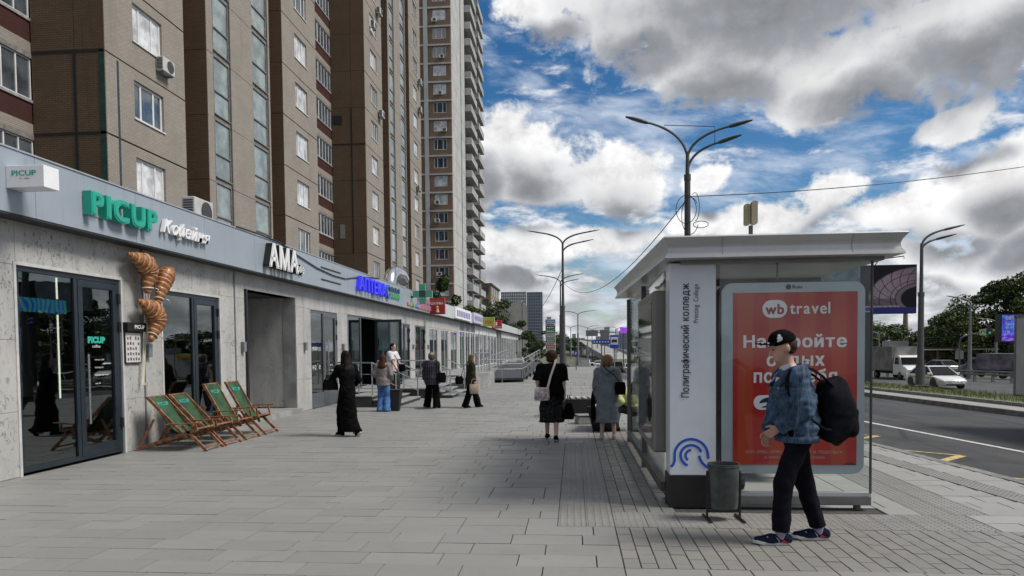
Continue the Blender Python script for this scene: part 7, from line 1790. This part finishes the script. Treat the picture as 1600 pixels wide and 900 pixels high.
# --- woman in the long black dress
def woman_black():
    t = person((-4.27, 13.05, 0), (-.75, .55), 'person in a long black dress with one hand raised to the face')
    J = joints(1.60, lean=.02, wl=(-.10, .20, 1.40), wr=(.20, .12, .98), al=(-.07, .14, .085), ar=(.08, -.24, .12), pl=(-.5, .1, -1))
    body(J, t, M_SKINP); top(J, t, M_BLKC, 'dress_top', .80, .85, .014, .98, 1.0); skirt(J, t, M_BLKC, .98, .10, .128, .150, 'dress_skirt', off=(0, -.05), flat=(1.12, 1.35, 1)); trousers(J, t, M_BLKC, .10, .075, .07, .05, name='leggings'); hair(J, t, H_BLK, 'long', .62)
    shoes(J, t, M_BLKC, M_SOLEW, .25, {'r': .75})
    k = empty('shoulder_bag', (-4.56, 12.95, .88), .4, 'small black bag hanging on the arm of the person in the long dress', 'bag')
    q = MB(); q.loft([rb2(.13, .05, 0), rb2(.14, .055, .10), rb2(.11, .035, .20)]); q.build('bag', M_BLKC, k, True); MB().tube([(-.09, 0, .19), (-.05, 0, .34), (.05, 0, .34), (.09, 0, .19)], .009, 6).build('handle', M_BLKC, k, True)
def rb2(a, b, z, n=20): return [(a*math.copysign(abs(math.cos(x))**.6, math.cos(x)), b*math.copysign(abs(math.sin(x))**.6, math.sin(x)), z) for x in [2*PI*i/n for i in range(n)]]
woman_black()
# --- girl in the grey sweatshirt
t = person((-5.02, 18.3, 0), (.05, 1), 'person in grey sweatshirt and wide blue jeans standing before the steps')
J = joints(1.50, wl=(-.20, .16, 1.02), wr=(.22, .16, .98)); body(J, t, M_SKINP); top(J, t, cloth('grey_sweat', (.23, .205, .20), .15), 'sweatshirt', 1., .80, .026, 1.02, 1.06); trousers(J, t, cloth('blue_jeans', (.055, .14, .36), .3, 7, c2=(.09, .19, .42)), .11, .10, .115, .01); hair(J, t, H_RED, 'long', .42); shoes(J, t, M_SOLEW, M_SOLEB, .24)
# --- man in the white shirt on the steps
t = person((-5.55, 21.2, .225), (.85, -.25), 'person in white short-sleeved shirt and wide dark green trousers on the pharmacy steps')
J = joints(1.58, lean=.05, wl=(-.16, .30, .92), wr=(.16, .30, .90), al=(-.09, .10, .085), ar=(.09, -.12, .085)); body(J, t, M_SKIN); top(J, t, cloth('white_tee', (.60, .60, .64), .06), 'shirt', .42, .82, .035, 1.08, 1.12); trousers(J, t, cloth('dark_green', (.028, .036, .032), .3), .135, .13, .14, .10); hair(J, t, H_BLK, 'short'); shoes(J, t, M_BLKC, M_SOLEB, .26)
k = empty('shoulder_bag', (-5.18, 21.05, .97), 0, 'black bag carried in front by the person in the white shirt', 'bag'); q = MB(); q.loft([rb2(.10, .05, 0), rb2(.11, .06, .12), rb2(.09, .04, .22)]); q.build('bag', M_BLKC, k, True); MB().tube([(-.06, .0, .2), (-.30, .05, .60), (-.42, .02, .66), (-.5, 0, .5)], .010, 5).build('strap', M_BLKC, k, True)
# --- woman with cap and plaid shirt
def plaid():
    m = bpy.data.materials.new('plaid'); m.use_nodes = True; q = NT(m.node_tree); p = q.n['Principled BSDF']; tc = q.node('ShaderNodeTexCoord'); sp = q.node('ShaderNodeSeparateXYZ'); q.l.new(tc.outputs['Object'], sp.inputs[0])
    a = q.sstep(q.m('SINE', q.m('MULTIPLY', sp.outputs[0], 105.)), .75, .95); b = q.sstep(q.m('SINE', q.m('MULTIPLY', sp.outputs[2], 60.)), .85, .97)
    q.l.new(q.mix(q.m('MULTIPLY', q.m('MAXIMUM', a, q.m('MULTIPLY', b, .5)), .7), (.012, .013, .022, 1), (.10, .10, .14, 1)), p.inputs['Base Color']); p.inputs['Roughness'].default_value = .9; return m
t = person((-3.96, 19.5, 0), (.12, 1), 'person in grey cap and dark plaid shirt striding away')
J = joints(1.52, wl=(-.28, .10, .90), wr=(.28, -.05, .88), al=(-.20, .10, .085), ar=(.19, -.12, .085)); body(J, t, M_SKINP); top(J, t, plaid(), 'plaid_shirt', 1., .74, .036, 1.03, 1.1); trousers(J, t, M_BLKC, .115, .105, .125, .01); hair(J, t, H_DK, 'bob'); shoes(J, t, M_SOLEW, M_SOLEW, .25)
hd = J['hd']; S = SDF(); S.ell(hd+A3(0, -.01, .060)*J['s'], A3(.105, .118, .085)*J['s'], .02); S.cone(hd+A3(0, .08, .05)*J['s'], hd+A3(0, .16, .035)*J['s'], .02, .015, .03, (3, 1, 1)); S.cut((0, 0, -1), tuple(hd+A3(0, 0, .035)*J['s'])); S.build('cap', cloth('grey_cap', (.20, .21, .215), .1), t, .01)
k = empty('shoulder_bag', (-3.66, 19.4, .70), .2, 'black bag at the hip of the person in the plaid shirt', 'bag'); q = MB(); q.loft([rb2(.11, .06, 0), rb2(.13, .07, .14), rb2(.10, .04, .28)]); q.build('bag', M_BLKC, k, True); MB().tube([(-.06, 0, .27), (-.10, 0, .55), (-.16, -.02, .62)], .012, 6).build('strap', M_BLKC, k, True)
# --- woman with the beige bag
t = person((-2.86, 19.5, 0), (.95, .25), 'person in dark olive overshirt walking right with a beige bag')
J = joints(1.46, lean=.02, wl=(-.24, -.10, .86), wr=(.22, .10, .80), al=(-.09, .24, .085), ar=(.09, -.20, .085)); body(J, t, M_SKINP); top(J, t, cloth('olive', (.030, .030, .020), .3), 'overshirt', 1., .74, .034, 1.0, 1.08); trousers(J, t, M_BLKC, .115, .10, .115, .02); hair(J, t, H_DK, 'long', .30); shoes(J, t, M_BLKC, M_SOLEB, .25)
k = empty('tote_bag', (-2.72, 19.22, .40), .2, 'beige soft tote bag carried by the person in olive', 'bag'); q = MB(); q.loft([rb2(.12, .05, 0), rb2(.145, .075, .10), rb2(.14, .05, .24), rb2(.13, .03, .26)]); q.build('bag', cloth('beige', (.36, .29, .235), .15), k, True); MB().tube([(-.10, 0, .25), (-.06, 0, .40), (.06, 0, .40), (.10, 0, .25)], .010, 6).build('handle', MATS['cloth_beige'], k, True)
k = empty('shoulder_bag', (-3.16, 19.35, .66), .2, 'small black bag behind the person in olive', 'bag'); q = MB(); q.loft([rb2(.10, .06, 0), rb2(.12, .07, .12), rb2(.09, .04, .22)]); q.build('bag', M_BLKC, k, True); MB().tube([(.05, 0, .2), (.14, 0, .5), (.2, 0, .56)], .010, 6).build('strap', M_BLKC, k, True)
# --- woman in the black t-shirt
t = person((-.40, 12.5, 0), (.05, 1), 'person in black t-shirt and patterned skirt walking away with a pink bag')
J = joints(1.57, wl=(-.25, .06, .92), wr=(.26, -.03, .86), al=(-.11, .22, .085), ar=(.10, -.25, .085), shoulder=.20); body(J, t, M_SKINP); top(J, t, M_BLKC, 't_shirt', .45, .80, .042, 1.10, 1.14)
skirt(J, t, cloth('patterned', (.005, .005, .006), .5, 22, c2=(.022, .022, .023)), .92, .36, .19, .235, 'skirt', wr=.009, flat=(1.1, .95, 1)); hair(J, t, H_BRN, 'bob'); shoes(J, t, M_BLKC, M_SOLEW, .25, {'l': .0, 'r': .3})
k = empty('shoulder_bag', (-.56, 12.26, .72), .15, 'pale pink patterned bag on a white strap across the black t-shirt', 'bag'); PINK = cloth('pink', (.42, .33, .37), .35, 16, c2=(.55, .50, .52)); q = MB(); q.loft([rb2(.12, .055, 0), rb2(.135, .065, .03), rb2(.125, .06, .20), rb2(.11, .045, .225)]); q.build('bag', PINK, k, True, .006); MB().box(-.08, -.072, .04, .08, -.062, .14).build('pocket', cloth('mauve', (.25, .18, .24), .5, 40, c2=(.42, .34, .40)), k, bevel=.01)
q = MB(); q.loft([[(x-.018, y, z), (x+.018, y, z), (x+.018, y-.008, z), (x-.018, y-.008, z)] for x, y, z in ((.10, .0, .22), (.16, .055, .42), (.235, .085, .62), (.27, .165, .72), (.285, .235, .71))]); q.build('strap', cloth('strap_white', (.50, .48, .46), .1), k, True)
k = empty('tote_bag', (-.10, 12.42, .38), 0, 'slack black bag in the right hand of the person in the patterned skirt', 'bag'); q = MB(); q.loft([rb2(.09, .05, 0), rb2(.10, .06, .12), rb2(.05, .03, .28)]); q.build('bag', M_BLKC, k, True); MB().tube([(-.03, 0, .27), (-.02, 0, .42), (.02, 0, .42), (.03, 0, .27)], .008, 6).build('handle', M_BLKC, k, True)
# --- woman in the grey hooded dress
GREYD = cloth('grey_dress', (.19, .215, .245), .16, 7)
t = person((.58, 12.62, 0), (.1, 1), 'person in a grey hooded dress standing by the shelter')
J = joints(1.48, wl=(-.24, .10, .90), wr=(.22, .16, 1.0), al=(-.12, .0, .085), ar=(.14, .04, .085), shoulder=.19); body(J, t, M_SKINP); top(J, t, GREYD, 'dress_top', .98, .80, .03, 1.05, 1.1); skirt(J, t, GREYD, .95, .36, .185, .215, 'dress_skirt', wr=.006, flat=(1.12, .95, 1)); hair(J, t, H_FAIR, 'bob'); shoes(J, t, cloth('pale_shoe', (.45, .38, .36), .1), M_SOLEW, .24)
S = SDF(); nk = J['nk']; s = J['s']; S.chain([nk+A3(-.10, .03, .02)*s, nk+A3(-.09, -.09, .0)*s, nk+A3(0, -.13, -.06)*s, nk+A3(.09, -.09, .0)*s, nk+A3(.10, .03, .02)*s], [.04*s, .05*s, .055*s, .05*s, .04*s], .03); S.wrinkle(.004, 40, 3); S.build('hood', GREYD, t, .011)
k = empty('shoulder_bag', (.80, 12.5, .80), -.3, 'black cross-body bag on the grey hooded dress', 'bag'); q = MB(); q.loft([rb2(.09, .045, 0), rb2(.10, .05, .12), rb2(.08, .03, .22)]); q.build('bag', M_BLKC, k, True)
MB().tube([(0, -.02, .21), (-.06, -.10, .32), (-.22, -.15, .46), (-.36, -.06, .58)], .008, 6).build('strap', M_BLKC, k, True)
k = empty('umbrella', (.33, 12.7, .30), 0, 'folded dark umbrella held beside the grey hooded dress', 'umbrella'); MB().tube([(0, 0, 0), (0, 0, .1), (0, 0, .45), (0, 0, .56)], [.012, .045, .04, .015], 10).build('canopy', M_BLKC, k, True); MB().tube([(0, 0, .56), (0, 0, .64), (.03, 0, .67), (.05, 0, .64)], .010, 6).build('handle', mat('umbrella_handle', (.30, .18, .14), .5, 0, 0), k, True)
# --- bent person in yellow on the bench
t = person((1.16, 14.0, -.04), (-1, -.12), 'person in pale yellow top bending forward on the bench by the shelter')
J = joints(1.6, lean=.42, wl=(-.10, .52, .55), wr=(.12, .52, .52), al=(-.10, .42, .115), ar=(.10, .38, .115), head=.09, drop=.46); J['nk'][2] -= .12; J['sl'][2] -= .12; J['sr'][2] -= .12; J['hd'][2] -= .2; J['hd'][1] += .1
body(J, t, M_SKINP); top(J, t, cloth('yellow', (.48, .50, .24), .12), 'top', .9, .46, .04, 1.08, 1.1, wr=.005); trousers(J, t, cloth('dark_grey', (.03, .033, .036), .2), .11, .08, .07, .06); hair(J, t, H_DK, 'bob'); shoes(J, t, M_BLKC, M_SOLEB, .25)
# --- somebody waiting inside the shelter
t = person((1.78, 8.15, 0), (.4, 1), 'person in dark clothes waiting inside the shelter behind the light box')
J = joints(1.70, al=(-.06, .05, .085), ar=(.06, -.02, .085)); body(J, t, M_SKIN); top(J, t, M_BLKC, 'coat', 1., .75, .04, 1.05, 1.1); trousers(J, t, cloth('slate_jeans', (.035, .05, .065), .2), .105, .08, .075, .06); hair(J, t, H_BRN, 'short'); shoes(J, t, M_BLKC, M_SOLEB, .28)

# ------------------------------------------------------------------ trees
M_BARK = mat('bark', (.07, .055, .042), .9, 0, .3, 4, .5, 20)
def leafmat(n, c, c2):
    m = bpy.data.materials.new('leaf_'+n); m.use_nodes = True; q = NT(m.node_tree); p = q.n['Principled BSDF']; g = q.node('ShaderNodeNewGeometry')
    r = g.outputs['Random Per Island']; nz = q.sstep(q.noise(g.outputs['Position'], .9, 3), .35, .65)
    q.l.new(q.mix(q.m('MULTIPLY', q.m('ADD', r, nz), .5), (*c, 1), (*c2, 1)), p.inputs['Base Color']); p.inputs['Roughness'].default_value = .6; p.inputs['Specular IOR Level'].default_value = .25
    try: p.inputs['Transmission Weight'].default_value = .0; p.inputs['Subsurface Weight'].default_value = .0
    except Exception: pass
    return m
LM = [leafmat('dark', (.028, .054, .017), (.075, .112, .036)), leafmat('mid', (.042, .075, .022), (.11, .15, .05)), leafmat('olive', (.055, .075, .025), (.14, .15, .058))]
def tree_mesh(seed, h, r, n, low=.18, leaf=.16, narrow=1.):
    rs = np.random.RandomState(seed); tr = MB(); H = h
    tr.tube([(0, 0, 0), (.03*h*.3, .02, h*.25), (-.02*h*.3, .03, h*.5), (.02, 0, h*.78)], [h*.022, h*.018, h*.012, h*.004], 8)
    cl = []
    for k in range(13):
        z = h*(low+(.95-low)*rs.rand()**.9); a = rs.rand()*2*PI; prof = math.sin(PI*min(1, max(.05, (z/h-low)/(1.02-low)))**.75)**.7; R_ = r*prof*rs.uniform(.35, .95)*narrow
        p = np.array([R_*math.cos(a), R_*math.sin(a), z]); cl.append((p, r*rs.uniform(.26, .46)))
        tr.tube([(0, 0, max(h*.12, z-h*.22)), tuple(p*.5+np.array([0, 0, z*.5-h*.04])), tuple(p)], [h*.009, h*.006, h*.002], 5)
    for k in range(16): 
        z = h*rs.uniform(low, 1.0); a = rs.rand()*2*PI; prof = math.sin(PI*min(1, max(.05, (z/h-low)/(1.03-low)))**.75)**.7; cl.append((np.array([r*prof*math.cos(a)*narrow, r*prof*math.sin(a)*narrow, z]), r*rs.uniform(.14, .28)))
    per = n//len(cl); P = []
    for c, rad in cl:
        d = rs.normal(size=(per, 3)); d /= np.linalg.norm(d, axis=1)[:, None]; q = rad*(.45+.65*rs.rand(per)**.6)
        P.append(c+d*q[:, None]*np.array([1, 1, .75]))
    P = np.concatenate(P); N = len(P); u = rs.normal(size=(N, 3)); u /= np.linalg.norm(u, axis=1)[:, None]; v = np.cross(u, rs.normal(size=(N, 3))); v /= np.linalg.norm(v, axis=1)[:, None]
    sz = leaf*rs.uniform(.6, 1.3, N)[:, None]; V = np.stack([P-u*sz, P+v*sz*.55, P+u*sz, P-v*sz*.55], 1).reshape(-1, 3); F_ = np.arange(N*4).reshape(-1, 4)
    me = bpy.data.meshes.new('crown'); me.from_pydata(V.tolist(), [], F_.tolist())
    return mesh_of(tr, M_BARK, True), me
TV = [tree_mesh(1, 9, 3.4, 9000), tree_mesh(2, 9, 3.9, 9000, .10), tree_mesh(3, 9, 3.0, 8000, .15)]
TM = {}
def tree(loc, h, w, var, lm, label, group='trees across the road', rz=0.):
    t = empty('tree', loc, rz, label, 'tree', group); tr, cr = TV[var]
    key = (var, lm)
    if key not in TM: m2 = cr.copy(); m2.materials.append(LM[lm]); TM[key] = m2
    for nm, me in (('trunk', tr), ('crown', TM[key])):
        o = bpy.data.objects.new(nm, me); COL.objects.link(o); o.parent = t; o.scale = (w/7, w/7, h/9)
    return t
for k, (x, y, h, w, v, lm, lb) in enumerate([
    (40.0, 100, 6.2, 8, 0, 1, 'loose pale tree behind the box truck, leftmost of the far trees'), (44.5, 103, 5.8, 9, 1, 0, 'rounded tree left of the median lamp'), (48.5, 100, 5.9, 9, 2, 0, 'dark tree just right of the median lamp'),
    (52.5, 98, 5.6, 8, 1, 2, 'low olive tree over the station canopy'), (44.0, 86, 7.0, 7.5, 0, 1, 'mid green tree beside the single-armed lamp'), (47.2, 88, 8.8, 8.5, 1, 0, 'large dark tree behind the traffic light'),
    (50.4, 88, 10.6, 9, 0, 0, 'tallest dark tree at the right behind the purple billboard'), (54.2, 88, 11.2, 10, 1, 0, 'dark tree at the right border behind the lorry'), (49.5, 79, 6.0, 7, 2, 2, 'olive tree low behind the purple billboard'), (55.5, 80, 9.0, 9, 0, 1, 'broad tree farthest right across the road'),
    (56, 110, 7, 10, 1, 0, 'far tree filling the gap above the station'), (36, 112, 5.6, 8, 2, 1, 'far tree beside the tyre billboard post'), (69, 90, 11, 11, 1, 0, 'hidden edge tree beyond the right border'), (44, 120, 6.5, 11, 1, 2, 'far olive tree behind the median lamp')]):
    tree((x, y, -1.7), h, w, v, lm, lb, rz=k*1.3)
tree((-15.6, 81, 0), 10.2, 6.0, 2, 0, 'dark tree between the brown block and the tower', 'trees behind the shops', .5)
tree((-9.2, 90, 0), 7.4, 6.0, 1, 0, 'dark bushy tree behind the far end of the shop row', 'trees behind the shops', 1.)
tree((-10.2, 100, -.5), 6.6, 4.0, 0, 0, 'dark tree in front of the blank gable', 'trees behind the shops', 2.)
tree((-5.0, 92, -1.2), 4.6, 3.6, 2, 0, 'small dark tree below the blank gable beside the ramp', 'trees behind the shops', 3.)
tree((-12.5, 88, 0), 6.6, 5.5, 1, 1, 'tree rising behind the white fascia', 'trees behind the shops', 4.)
tree((-14, 420, -3), 14, 30, 1, 0, 'far dark trees at the foot of the blue high-rise', 'trees behind the shops', 4.)
for k, (x, y) in enumerate([(47.5, 72), (50.5, 71.5), (45.4, 76)]): tree((x, y, -1.6), 1.7, 3.6, 1, 1, ['low green shrub beside the white station car', 'low green shrub right of the thin lamp', 'small shrub at the station hoarding'][k], 'shrubs by the station', k)
